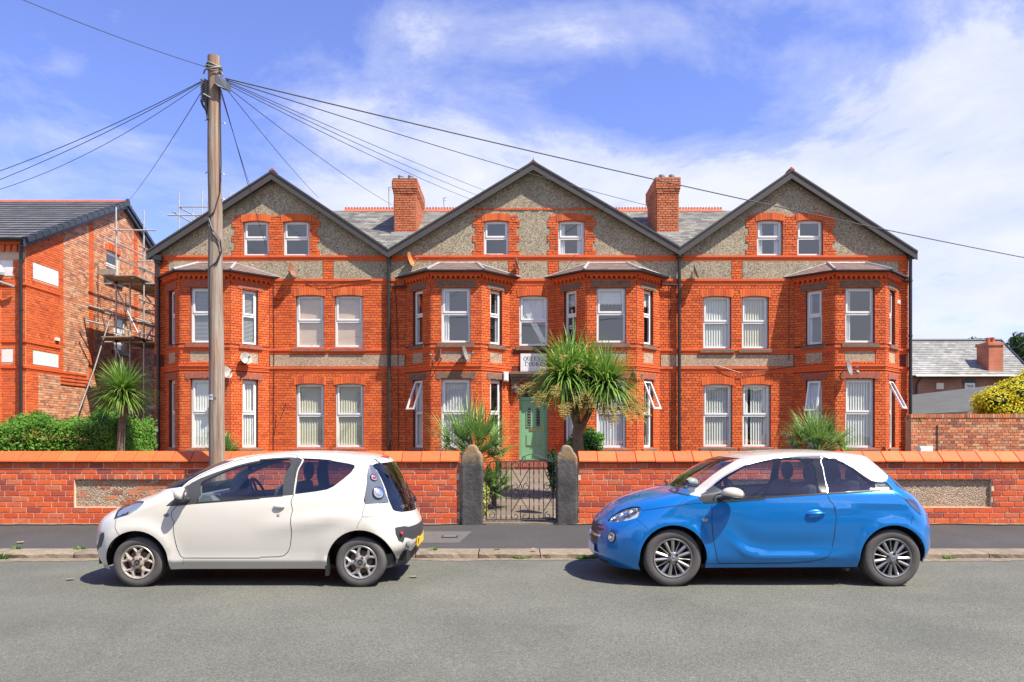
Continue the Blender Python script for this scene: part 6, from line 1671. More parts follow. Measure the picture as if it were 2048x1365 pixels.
def far_tree(px, py, Y, rx, rz, seed, label):
    c = at(px, py, Y); foliage('tree', label, 'tree', 'tree_leaf', c, (rx, rx*.8, rz), 5200, .16, seed, lumps=12, group='trees behind the slate-roofed house', trunk_h=c.z-.5, shell=.6)
far_tree(1962, 702, 54, 1.5, 1.0, 41, 'small tree top showing over the slate ridge left of the red chimney')
far_tree(2052, 722, 52, 2.0, 2.4, 42, 'dark tree behind the hip of the slate roof at the right edge')
def hedge():
    root = empty('hedge', 'dense clipped green hedge behind the garden wall at the left', 'hedge'); rnd = random.Random(44)
    def top(x, y):
        t = (x+9.6)/2.4
        h = 2.02+.16*math.sin(x*2.1+y+1.0)+.12*math.sin(x*4.3+y*2)+.06*math.sin(x*11+y*7)+.05*math.sin(x*17-y*9)
        front = max(0, min(1, (y-12.95)/.8)); lowl = 1.66+.09*math.sin(x*3+y*2)+.04*math.sin(x*9)
        edge = max(0, min(1, (-6.95+.08*math.sin(y*3)-x)/.45))
        ll = max(0, min(1, (x+9.5)/1.6))
        return (lowl+(h-lowl)*front*ll)*(.62+.38*edge**.5)
    m = MB(); 
    for i in range(60000):
        x = -13.6+rnd.random()*6.75; y = 12.9+1.5*rnd.random()**1.1; zt = top(x, y)
        e = .07
        n_ = Vector((-(top(x+e,y)-top(x-e,y))/(2*e), -(top(x,y+e)-top(x,y-e))/(2*e), 1)).normalized()
        if rnd.random() < .15: x = -6.95+.10*rnd.random()-.08*math.sin(y*3); y = 12.95+1.4*rnd.random(); zt = .6+1.25*rnd.random(); n_ = Vector((1, -.5, .2)).normalized()
        elif rnd.random() < .4: y = 12.85+.15*rnd.random(); zt = 1.0+.75*rnd.random(); n_ = Vector((0,-1,.4)).normalized()
        p = Vector((x, y, zt+rnd.gauss(0, .05))); nn = (n_+Vector((rnd.gauss(0,.5), rnd.gauss(0,.5), rnd.gauss(0,.5)))).normalized(); a = nn.orthogonal().normalized(); a = Matrix.Rotation(rnd.random()*6.28, 3, nn) @ a; b = nn.cross(a); s = .016+.020*rnd.random()
        cl = .5+.5*math.sin(x*7+y*5)*math.sin(zt*9+x*3)
        m.add([p-a*s, p-b*s*.5, p+a*s, p+b*s*.5], [(0,1,2,3)], min(1, rnd.random()*.7+.3*cl))
    m.build('leaves', 'hedge_leaf', root, kind='stuff', fix=False)
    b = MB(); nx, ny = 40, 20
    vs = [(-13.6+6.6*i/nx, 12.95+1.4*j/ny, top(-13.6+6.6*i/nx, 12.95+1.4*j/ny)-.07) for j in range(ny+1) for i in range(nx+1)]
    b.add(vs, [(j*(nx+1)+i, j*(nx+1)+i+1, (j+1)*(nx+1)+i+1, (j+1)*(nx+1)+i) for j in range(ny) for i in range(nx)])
    b.box(-13.6, -7.08, 13.0, 14.3, .1, 1.35); b.box(-13.6, -7.3, 13.02, 14.25, 1.3, 1.50); b.build('dark_filler', 'bush_core', root)  # near-black filler added inside the hedge, shows dark between the leaves
hedge()
def weeds():
    rnd = random.Random(77)
    spots = [(22,1112,.10,60,'largest weed tuft in the gutter at the left'),(34,1098,.05,20,'small grass tuft on the kerb edge at the left'),(160,1098,.05,22,'small grass tuft on the kerb before the white car'),(930,1048,.05,14,'weed at the foot of the left gate post'),(868,1100,.04,12,'tiny weed on the kerb just right of the white car'),(992,1100,.035,10,'tiny weed on the kerb below the gate'),(1046,1110,.06,26,'weed in the gutter between the two cars'),(1166,1110,.07,44,'weed tuft beside the front bumper of the blue car'),(1875,1112,.05,30,'weed tuft by the back of the blue car'),(2030,1108,.06,30,'weed tuft in the gutter at the right edge'),(3,1045,.07,30,'weed at the wall foot at the left edge')]
    for px, py, s, n, lab in spots:
        z = .0 if py > 1105 else (.08 if py > 1060 else .18); Y = (EYE-z)*FPX/(py-HOR); c = Vector(((px-CX)*Y/FPX, Y, z))
        if py > 1105: c.y = min(c.y, 9.66)
        if 1060 < py <= 1105: c.y = max(c.y, 9.80); c.z = .08
        if py < 1060: c.y = min(c.y, 11.96); c.z = .165
        m = MB()
        for i in range(n*2):
            az = rnd.random()*6.28; r_ = s*1.5*rnd.random()**.5; o = c+Vector((math.cos(az)*r_, math.sin(az)*r_*.35, -.01)); strap(m, o, (math.cos(az)*.8, math.sin(az)*.5, .5+rnd.random()), s*(.6+rnd.random()), .010+.008*rnd.random(), .9, rnd, k=3)
        tag(m.build('weed', 'weed_leaf', fix=False), lab, 'weed', 'weeds along the kerb and wall foot')
    for px, py, lab, mt in ((795,1157,'crumpled pale green leaf on the road behind the white car','variegated_leaf'),(828,1155,'small orange leaf on the road behind the white car','dead_leaf'),(1604,1152,'grey dead leaf on the road under the blue car','dead_leaf'),(1068,1100,'dry brown leaf in the gutter between the cars','dead_leaf'),(140,1160,'flat brown dead leaf on the road before the white car','dead_leaf'),(40,1086,'pale scrap on the pavement at the left','dead_leaf')):
        z = .006 if py > 1105 else .1; Y = (EYE-z)*FPX/(py-HOR); c = Vector(((px-CX)*Y/FPX, Y, z)); m = MB(); s = .05
        a = rnd.random()*3; m.add([c+Vector((math.cos(a+i*1.047)*s*(.6+.5*rnd.random())*1.2, math.sin(a+i*1.047)*s*.8, .004+.018*rnd.random())) for i in range(6)]+[c+Vector((0,0,.012))], [(i, (i+1) % 6, 6) for i in range(6)], rnd.random())
        tag(m.build('fallen_leaf', mt, fix=False), lab, 'leaf', 'fallen leaves on the ground')
weeds()
# ---------------------------------------------------------------- cars
def interp(tab, t):
    if t <= tab[0][0]: return tab[0][1]
    for (a, va), (b, vb) in zip(tab, tab[1:]):
        if t <= b: return va+(vb-va)*(t-a)/(b-a)
    return tab[-1][1]
def smooth_tab(pts, n=5):
    """dense, smooth version of a (t, value) table; t stays rising"""
    q = smooth_pts([(a, b, 0) for a, b in pts], n); out = [(q[0].x, q[0].y)]
    for p in q[1:]:
        if p.x > out[-1][0]+1e-5: out.append((p.x, p.y))
    return out
def seg_dist(x, z, poly):
    best = 1e9; side = 0
    for (ax, az), (bx, bz) in zip(poly, poly[1:]):
        dx, dz = bx-ax, bz-az; t = max(0, min(1, ((x-ax)*dx+(z-az)*dz)/(dx*dx+dz*dz))); ex, ez = x-ax-t*dx, z-az-t*dz; d = math.hypot(ex, ez)
        if d < best: best = d; side = (dx*ez-dz*ex)
    return best if side >= 0 else -best
class Car:
    """a car body: at every height its plan is two rounded ends joined by long sides; features are laid on that surface"""
    def __init__(s, xfw, yc, front, rear, zt, xap, wtab, rf, rr, ridges=(), m=2.3, crown=.09):
        s.xfw, s.yc, s.zt, s.m = xfw, yc, zt, m; s.zr = zt-crown
        s.F = smooth_tab([(z, x) for x, z in front]); s.Rr_ = smooth_tab([(z, x) for x, z in rear]); s.xap = xap
        s.wt = smooth_tab(wtab, 6); s.rf, s.rr = rf, rr; s.ridges = ridges; s.U = (.62, 2.2, .62)
    def XF(s, z): return interp(s.F, z)
    def XR(s, z): return interp(s.Rr_, z)
    def W(s, x, z):
        if z > s.zr:
            q = min(1, (z-s.zr)/(s.zt-s.zr)); w = interp(s.wt, s.zr)*math.sqrt(max(0, 1-q*q))
        else: w = interp(s.wt, z)
        w *= 1-.035*((x-1.15)/1.9)**2
        for f in s.ridges: w += f(x, z)
        return w
    def y(s, x, z):
        """half width of the surface at x, z"""
        xf, xr = s.XF(z), s.XR(z)
        if x <= xf or x >= xr: return 0.0
        rf, rr = interp(s.rf, z), interp(s.rr, z)
        k = min(1, (xr-xf)/(rf+rr+.02)); rf *= k; rr *= k
        w = s.W(x, z)
        if x < xf+rf: t = 1-(x-xf)/rf
        elif x > xr-rr: t = 1-(xr-x)/rr
        else: return w
        return w*max(0, 1-t*t)**(1/s.m)
    def P(s, U, v, off=0.0, side=-1):
        """surface point and normal at unrolled coordinates"""
        p = s.P0(U, v)
        e = .014; pu = s.P0(min(U+e, sum(s.U)), v)-s.P0(max(U-e, 0), v); pv = s.P0(U, min(v+e, s.vtop-.0005))-s.P0(U, max(v-e, .05))
        n = pu.cross(pv)
        if n.length < 1e-12: n = Vector((0,0,1))
        n.normalize()
        return p+n*off, n
    def P0(s, U, v):
        z = v if v <= s.zr else s.zr+(s.zt-s.zr)*math.sin(min(1.5707, (v-s.zr)/.42))
        xf, xr = s.XF(z), s.XR(z); rf, rr = interp(s.rf, z), interp(s.rr, z)
        k = min(1, (xr-xf)/(rf+rr+.02)); rf *= k; rr *= k
        a, b, c = s.U
        if U < a:
            al = U/a*math.pi/2; x = xf+rf*(1-math.cos(al)); f = math.sin(al)**(2/s.m)
        elif U <= a+b: x = xf+rf+(xr-rr-xf-rf)*(U-a)/b; f = 1
        else:
            al = (1-(U-a-b)/c)*math.pi/2; x = xr-rr*(1-math.cos(al)); f = max(0, math.sin(al))**(2/s.m)
        return Vector((x, -s.W(x, z)*f, z))
    @property
    def vtop(s): return s.zr+.42*math.pi/2
    def uv(s, x, z):
        z = min(z, s.zt-1e-4); v = z if z <= s.zr else s.zr+.42*math.asin((z-s.zr)/(s.zt-s.zr))
        xf, xr = s.XF(z), s.XR(z); rf, rr = interp(s.rf, z), interp(s.rr, z)
        k = min(1, (xr-xf)/(rf+rr+.02)); rf *= k; rr *= k; x = min(max(x, xf), xr); a, b, c = s.U
        if x < xf+rf: U = a*math.acos(max(-1, min(1, 1-(x-xf)/rf)))/(math.pi/2)
        elif x > xr-rr: U = a+b+c*(1-math.acos(max(-1, min(1, 1-(xr-x)/rr)))/(math.pi/2))
        else: U = a+b*(x-xf-rf)/max(1e-6, xr-rr-xf-rf)
        return Vector((U, v))
    def hit(s, px, py):
        def loc(Y): return (px-CX)*Y/FPX-s.xfw, EYE-(py-HOR)*Y/FPX
        def f(Y): x, z = loc(Y); return s.y(x, z)-(s.yc-Y) if 0.05 < z < s.zt else -1
        Y = s.yc-1.0; prev = Y; best = (-9, Y)
        while Y < s.yc+.3:
            g = f(Y)
            if g > 0:
                lo, hi = prev, Y
                for _ in range(18):
                    mi = (lo+hi)/2
                    if f(mi) > 0: hi = mi
                    else: lo = mi
                return loc(hi)
            if Y <= s.yc and g > best[0]: best = (g, Y)
            prev = Y; Y += .01
        return loc(best[1])
    def pt(s, p):
        """'A'/'B' crops of the photograph (x4.55) or ('uv', U, z) or ('xz', x, z)"""
        k = p[0]
        if k == 'uv': return Vector((p[1], s.uv(0, p[2]).y))
        if k == 'xz': return s.uv(p[1], p[2])
        x, z = s.hit(CROP[k]+p[1]/4.55, 890+p[2]/4.55); return s.uv(x, z)
    def poly(s, pts, dense=True):
        q = [s.pt(p) for p in pts]; out = []
        for i in range(len(q)):
            a, b = q[i], q[(i+1) % len(q)]; n = max(1, int((b-a).length/.06))
            out += [a.lerp(b, j/n) for j in range(n)]
        return out
    def build(s, root, regions, cuts, zmin=.14, step=.05):
        """regions: list of (name, material, polygon, offset, both_sides); the rest is the body"""
        Ut = sum(s.U); outer = [Vector((0, zmin)), Vector((Ut, zmin)), Vector((Ut, s.vtop-.002)), Vector((0, s.vtop-.002))]
        def dens(a, b, n): return [a.lerp(b, j/n) for j in range(n)]
        outer = dens(outer[0], outer[1], 60)+dens(outer[1], outer[2], 30)+dens(outer[2], outer[3], 60)+dens(outer[3], outer[0], 30)
        polys = [s.poly(c) for c in cuts]+[r[2] for r in regions]
        ext = []
        nu, nv = int(Ut/step), int((s.vtop-zmin)/step)
        for i in range(1, nu*1):
            for j in range(1, nv*1):
                ext.append(Vector((Ut*i/nu, zmin+(s.vtop-zmin)*j/nv)))
        for j in range(1, 2*nv):
            for i in range(1, 9): ext.append(Vector((s.U[0]*(i/9)**1.5*.8, zmin+(s.vtop-zmin)*j/(2*nv)+.001*i))); ext.append(Vector((Ut-s.U[2]*(i/9)**1.5*.8, zmin+(s.vtop-zmin)*j/(2*nv)+.001*i)))
        vs = []; loops = []
        for lp in [outer]+polys:
            st = len(vs); vs += lp; loops.append(list(range(st, len(vs))))
        edges = [(lp[i], lp[(i+1) % len(lp)]) for lp in loops for i in range(len(lp))]; vs += ext
        V, _, Fc = delaunay_2d_cdt(vs, edges, [], 0, 1e-4)[:3]
        nc = len(cuts); bbs = [(min(p.x for p in q), max(p.x for p in q), min(p.y for p in q), max(p.y for p in q)) for q in polys]
        groups = {-1: []}
        for f in Fc:
            c = sum((V[i] for i in f), Vector((0,0)))/len(f)
            if not (0 <= c.x <= Ut and zmin <= c.y <= s.vtop): continue
            hit_ = -1
            for k, q in enumerate(polys):
                bb = bbs[k]
                if bb[0] <= c.x <= bb[1] and bb[2] <= c.y <= bb[3] and inside(c, q):
                    if k < nc: hit_ = -2; break
                    hit_ = k-nc
            if hit_ == -2: continue
            groups.setdefault(hit_, []).append(f)
        cache = {}
        def PN(i, off):
            if i not in cache: cache[i] = s.P(V[i].x, V[i].y)
            p, n = cache[i]; return p+n*off, n
        def make(name, fs, mt, off, sides, parent=None, flip=False):
            used = sorted({i for f in fs for i in f}); out = []
            idx = {v: k for k, v in enumerate(used)}; co = []; no = []
            for i in used: p, n = PN(i, off); co.append(p); no.append(n)
            if sides == 'joined':
                k = len(co); allc = co+[Vector((p.x, -p.y, p.z)) for p in co]; alln = no+[Vector((n.x, -n.y, n.z)) for n in no]
                faces = [tuple(idx[i] for i in f) for f in fs]+[tuple(idx[i]+k for i in reversed(f)) for f in fs]; sets = [(allc, alln, faces)]
            else:
                sets = [(co, no, [tuple(idx[i] for i in f) for f in fs]), ([Vector((p.x, -p.y, p.z)) for p in co], [Vector((n.x, -n.y, n.z)) for n in no], [tuple(idx[i] for i in reversed(f)) for f in fs])]
                if sides == 'near': sets = sets[:1]
            for cc, nn, ff in sets:
                me = bpy.data.meshes.new(name); me.from_pydata([tuple(p+Vector((s.xfw, s.yc, 0))) for p in cc], [], ff); me.materials.append(MAT[mt])
                at_ = me.attributes.new('tone', 'FLOAT', 'FACE'); me.update(); me.polygons.foreach_set('use_smooth', [True]*len(ff))
                me.normals_split_custom_set_from_vertices([tuple(n) for n in nn])
                o = bpy.data.objects.new(name, me); COL.objects.link(o); o.parent = parent or root; out.append(o)
            return out
        objs = {}
        objs['body'] = make('body', groups[-1], s.paint, 0, 'joined')[0]
        shell = list(groups[-1])
        for k, r in enumerate(regions):
            fs = groups.get(k, [])
            if not fs: print('EMPTY REGION', r[0]); continue
            par = objs[r[5]][0] if len(r) > 5 and r[5] else None
            o = make(r[0], fs, r[1], r[3], r[4], parent=par)
            objs.setdefault(r[0], []).extend(o)
            if 'glass' not in r[1]: shell += fs
        # inner lining so that the cabin is closed and dark
        sh = [f for f in shell if min(V[i].y for i in f) > .40 and V[f[0]].x > .45]
        lining = make('lining', sh, s.trim, -.035, 'joined')[0]
        s.objs = objs
        return objs
    def ribbon(s, pts, w, name, mt, parent, off=.002, both=True, closed=False, dense=.03):
        """a narrow strip following the surface: panel gaps, chrome lines"""
        q = [s.pt(p) for p in pts]; Q = []
        for a, b in zip(q, q[1:]):
            n = max(1, int((b-a).length/dense)); Q += [a.lerp(b, j/n) for j in range(n)]
        Q.append(q[-1]); PN_ = [s.P(p.x, p.y) for p in Q]; L_, R_ = [], []
        for i, (p, n) in enumerate(PN_):
            d = (PN_[min(i+1, len(Q)-1)][0]-PN_[max(i-1, 0)][0]).normalized(); t = n.cross(d).normalized()*w/2
            L_.append(p+n*off+t); R_.append(p+n*off-t)
        O = Vector((s.xfw, s.yc, 0)); out = []
        for sg in ((1, -1) if both else (1,)):
            m = MB(); k = len(L_); f = lambda p: Vector((p.x, p.y*sg, p.z))+O
            m.add([f(p) for p in L_]+[f(p) for p in R_], [(i, i+1, k+i+1, k+i) for i in range(k-1)]); out.append(m.build(name, mt, parent, smooth=True, fix=False))
        return out
    def surf(s, p, off=0.0):
        q = s.pt(p); a, n = s.P(q.x, q.y, off); return a+Vector((s.xfw, s.yc, 0)), n
CROP = {'A': 180, 'B': 500, 'C': 1170, 'D': 1510}
def wheel(root, x, yface, side, r, rim_r, style, mt_rim, zc=None, width=.17, rot=0.0):
    """tyre, rim with spokes, brake disc; yface is the outer face, side -1 = towards the camera"""
    zc = zc or r; w = empty_part('wheel', root); c = Vector((x, yface, zc)); ax = Vector((0, side, 0))
    t = MB(); W_ = width
    prof = [(rim_r-.004, -W_+.02), (rim_r+.01, -W_), (r*.93, -W_+.0), (r*.985, -W_+.015), (r, -W_+.04), (r, -.035), (r*.99, -.02), (r*.965, -.006), (r*.91, .003), (rim_r+.03, .004), (rim_r+.008, -.004), (rim_r-.006, -.010)]
    t.lathe(prof, c, ax, 56); t.build('tyre', 'rubber_tyre', w, smooth=True, sharp=50)
    g = MB()
    for q in (-W_+.05, -W_+.085, -.05): g.lathe([(r+.0005, q-.004), (r+.0005, q+.004)], c, ax, 48)
    g.build('tread_groove', 'rubber', w, fix=False)
    rb = MB(); rb.lathe([(rim_r+.002, -.008), (rim_r-.004, .000), (rim_r-.014, -.004), (rim_r-.022, -.02), (rim_r-.030, -.10), (rim_r-.030, -.13)], c, ax, 56)
    a = Vector((1, 0, 0)); b = Vector((0, 0, 1))
    def P3(rad, ang, h): return c+a*math.cos(ang)*rad+b*math.sin(ang)*rad+ax*h
    def spoke(ang, prof_, h0=-.008, h1=-.012, th=.03, crown=.006):
        """prof_: (radius, half width) ; a crowned bar"""
        L_, C_, R_ = [], [], []
        n = len(prof_)
        for i, (rad, hw) in enumerate(prof_):
            hh = h0+(h1-h0)*i/(n-1); da = hw/max(rad, .02)
            L_.append(P3(rad, ang-da, hh-.004)); C_.append(P3(rad, ang, hh+crown)); R_.append(P3(rad, ang+da, hh-.004))
        D_ = [p-ax*th for p in L_]; E_ = [p-ax*th for p in R_]
        rb.add(L_+C_+R_+D_+E_, [(i, i+1, n+i+1, n+i) for i in range(n-1)]+[(n+i, n+i+1, 2*n+i+1, 2*n+i) for i in range(n-1)]+[(3*n+i, 3*n+i+1, i+1, i) for i in range(n-1)]+[(2*n+i, 2*n+i+1, 4*n+i+1, 4*n+i) for i in range(n-1)])
    R_ = rim_r
    if style == 'y5':
        for k in range(5):
            A0 = rot+k*2*math.pi/5
            spoke(A0, [(.02, .022), (.05, .028), (R_*.45, .021), (R_*.60, .026), (R_*.72, .036)])
            for sg in (-1, 1):
                n = 5; pts = [(R_*.60+(R_*.98-R_*.60)*i/(n-1), .0) for i in range(n)]
                L2, C2, R2 = [], [], []
                for i, (rad, _) in enumerate(pts):
                    aa = A0+sg*(.10+.26*(i/(n-1))**.8); hw = .015/rad*(1 if i else .7)
                    L2.append(P3(rad, aa-hw, -.012)); C2.append(P3(rad, aa, -.004)); R2.append(P3(rad, aa+hw, -.012))
                D2 = [p-ax*.03 for p in L2]; E2 = [p-ax*.03 for p in R2]
                rb.add(L2+C2+R2+D2+E2, [(i, i+1, n+i+1, n+i) for i in range(n-1)]+[(n+i, n+i+1, 2*n+i+1, 2*n+i) for i in range(n-1)]+[(3*n+i, 3*n+i+1, i+1, i) for i in range(n-1)]+[(2*n+i, 2*n+i+1, 4*n+i+1, 4*n+i) for i in range(n-1)])
            spoke(A0, [(R_*.88, .055), (R_*.93, .05), (R_*.99, .045)], h0=-.012, h1=-.006, crown=.001)
        nuts = 4
    else:
        for k in range(5):
            A0 = rot+k*2*math.pi/5
            spoke(A0-.22, [(.03, .014), (R_*.35, .013), (R_*.6, .015), (R_*.85, .018), (R_*.99, .019)])
            spoke(A0+.22, [(.03, .014), (R_*.35, .013), (R_*.6, .015), (R_*.85, .018), (R_*.99, .019)])
            spoke(A0+math.pi/5, [(.03, .010), (R_*.35, .006), (R_*.6, .005), (R_*.85, .006), (R_*.99, .008)], crown=.003)
        nuts = 5
    rb.lathe([(.068, -.03), (.066, -.008), (.056, -.002), (.036, .002), (.0, .002)], c, ax, 24)
    rb.build('rim', mt_rim, w, smooth=True, sharp=32)
    k = MB(); k.lathe([(R_-.03, -.075), (.0, -.075)], c, ax, 32); k.build('wheel_back', 'hub_black', w, fix=False)
    k = MB(); k.lathe([(.10, -.05), (.118, -.05), (.118, -.065), (.0, -.065)], c, ax, 28); k.lathe([(.10,-.05),(.07,-.045),(.0,-.045)], c, ax, 20); k.build('brake_disc', 'brake_rust', w, fix=False)
    k = MB(); k.lathe([(.030, .002), (.030, .008), (.024, .010), (.0, .010)], c, ax, 20); hc = k.build('hub_cap', 'hub_black' if style == 'y5' else mt_rim, w, smooth=True, sharp=40)
    for i in range(nuts if style == 'y5' else 4):
        an = rot+.5+i*2*math.pi/4; k = MB(); k.lathe([(.012, -.012), (.012, .006), (.0, .008)], P3(.050, an, 0), ax, 8); k.lathe([(.018,-.0005),(.0,-.0005)], P3(.050, an, 0), ax, 10); k.build('wheel_nut', 'brake_rust' if style == 'y5' else 'hub_black', w, fix=False)
    if style == 'y5':           # two chevrons on the cap
        k = MB()
        for dz in (-.004, .008):
            for sg in (-1, 1): k.prism([P3(0,0,.0105)+Vector((0,0,dz+.004)), P3(0,0,.0105)+Vector((sg*.018,0,dz-.010)), P3(0,0,.0105)+Vector((sg*.018,0,dz-.016)), P3(0,0,.0105)+Vector((0,0,dz-.002))], ax*.002)
        k.build('cap_emblem', 'chrome', w)
    else:
        k = MB(); k.lathe([(.022,.0105),(.019,.0125),(.016,.0105)], c, ax, 18); k.tube([P3(.017, .5, .012), P3(.004, .5, .012), P3(.004, math.pi+.5, .012), P3(.017, math.pi+.5, .012)], .002, 4); k.build('cap_emblem', 'chrome', w)
    return w
def empty_part(name, root):
    o = bpy.data.objects.new(name, None); COL.objects.link(o); o.parent = root; o.empty_display_size = .1; return o
def mirrored(m, yc):
    q = MB(); q.v = [(x, 2*yc-y, z) for x, y, z in m.v]; q.f = [list(reversed(f)) for f in m.f]; q.t = m.t; q.mi = m.mi; return q
def ellipsoid(m, c, r, rot=None, nu=18, nv=12, zclip=None):
    vs = []
    for j in range(nv+1):
        th = math.pi*j/nv
        for i in range(nu):
            ph = 2*math.pi*i/nu; p = Vector((r[0]*math.sin(th)*math.cos(ph), r[1]*math.sin(th)*math.sin(ph), r[2]*math.cos(th)))
            if zclip is not None: p.z = max(p.z, zclip)
            if rot: p = rot @ p
            vs.append(Vector(c)+p)
    m.add(vs, [(j*nu+i, j*nu+(i+1) % nu, (j+1)*nu+(i+1) % nu, (j+1)*nu+i) for j in range(nv) for i in range(nu)])
def cabin(car, root, dashx, seatx, wheel_at, seat_col='seat', rear=True, floor=.22):
    X0, Yc = car.xfw, car.yc
    m = MB(); n = 26; pts = []
    for i in range(n+1):
        p = car.P0(sum(car.U)*i/n, .22); pts.append(p)
    loop = [(p.x+X0, p.y*.93+Yc) for p in pts]+[(p.x+X0, -p.y*.93+Yc) for p in reversed(pts[1:-1])]
    # a floor pan, cut short where the wheels sit
    m.box(X0+.30, X0+car.wb-.30, Yc-.68, Yc+.68, floor-.04, floor); m.box(X0-.55, X0+.32, Yc-.50, Yc+.50, floor-.02, floor+.12); m.box(X0+car.wb-.32, X0+car.wb+.45, Yc-.50, Yc+.50, floor-.02, floor+.12)
    m.box(X0+.28, X0+.34, Yc-.66, Yc+.66, floor, .85)
    m.build('floor_pan', 'hub_black', root)
    d = MB(); d.prism([(X0+dashx-.40, Yc-.66, .90), (X0+dashx-.25, Yc-.66, .945), (X0+dashx, Yc-.66, .95), (X0+dashx+.05, Yc-.66, .88), (X0+dashx-.02, Yc-.66, .6), (X0+dashx-.4, Yc-.66, .6)], (0, 1.32, 0))
    d.lathe([(.16,0),(.15,.10),(.0,.14)], (X0+dashx-.02, Yc+wheel_at, .93), (-1,0,.5), 16); d.build('dashboard', 'dash', root, smooth=True, sharp=30)
    s_ = MB(); c = Vector((X0+dashx+.18, Yc+wheel_at, .92)); ax = Vector((-.9, 0, -.45)).normalized(); a = Vector((0,1,0)); b = ax.cross(a)
    s_.tube([c+(a*math.cos(t)+b*math.sin(t))*.175 for t in [i*2*math.pi/24 for i in range(25)]], .016, 8)
    for t in (0, math.pi, math.pi*1.5): s_.tube([c+ax*.02, c+(a*math.cos(t)+b*math.sin(t))*.17], .014, 6)
    s_.tube([c, c+ax*.25], .03, 8); s_.build('steering_wheel', 'pipe_black', root, smooth=True)
    for sx, rows in ((seatx, 'front'),)+(((seatx+.78, 'rear'),) if rear else ()):
        for sy in (-.34, .34):
            q = MB(); x = X0+sx; y = Yc+sy; hw = .23
            q.prism([(x-.46, y-hw, .48), (x-.42, y-hw, .56), (x, y-hw, .54), (x+.10, y-hw, .60), (x+.22, y-hw, 1.02), (x+.14, y-hw, 1.05), (x+.02, y-hw, .95), (x-.06, y-hw, .64), (x-.2, y-hw, .42), (x-.46, y-hw, .42)][::-1] if False else [(x-.46, y-hw, .40), (x-.46, y-hw, .54), (x-.06, y-hw, .56), (x+.07, y-hw, 1.0), (x+.12, y-hw, 1.06), (x+.20, y-hw, 1.05), (x+.20, y-hw, .9), (x+.10, y-hw, .42)], (0, 2*hw, 0))
            o = q.build('seat', seat_col, root); bv = o.modifiers.new('b', 'BEVEL'); bv.width = .05; bv.segments = 3
            h = MB(); ellipsoid(h, (x+.20, y, 1.17 if rows == 'front' else 1.12), (.055, .14, .11)); h.tube([(x+.18, y-.06, 1.0), (x+.20, y-.06, 1.12)], .008, 5); h.tube([(x+.18, y+.06, 1.0), (x+.20, y+.06, 1.12)], .008, 5); h.build('headrest', seat_col, o, smooth=True)
def arch_liners(car, root, xw, r, mt='car_plastic'):
    for x in xw:
        for sg in (-1, 1):
            m = MB(); n = 22; rows = []
            for (dy, rr) in ((.0, r+.006), (.02, r+.02), (.34, r+.02)):
                row = []
                for i in range(n+1):
                    t = -R(8)+R(196)*i/n; px_ = x+math.cos(t)*rr; pz = car.rw+math.sin(t)*rr
                    w = interp(car.wt, .5)
                    y_ = (min(max(w, .3), car.y(px_, min(max(pz, .3), car.zt-.1)))-.03-dy); row.append((car.xfw+px_, car.yc+sg*y_, pz))
                rows.append(row)
            k = n+1; m.add([v for r_ in rows for v in r_], [(j*k+i, j*k+i+1, (j+1)*k+i+1, (j+1)*k+i) for j in range(2) for i in range(n)]+[tuple(range(2*k, 3*k))]); m.build('wheel_arch', mt, root, fix=False)
def sill_edge(): pass
mat('lamp_bowl', (.62,.63,.64), .5, metal=.15)
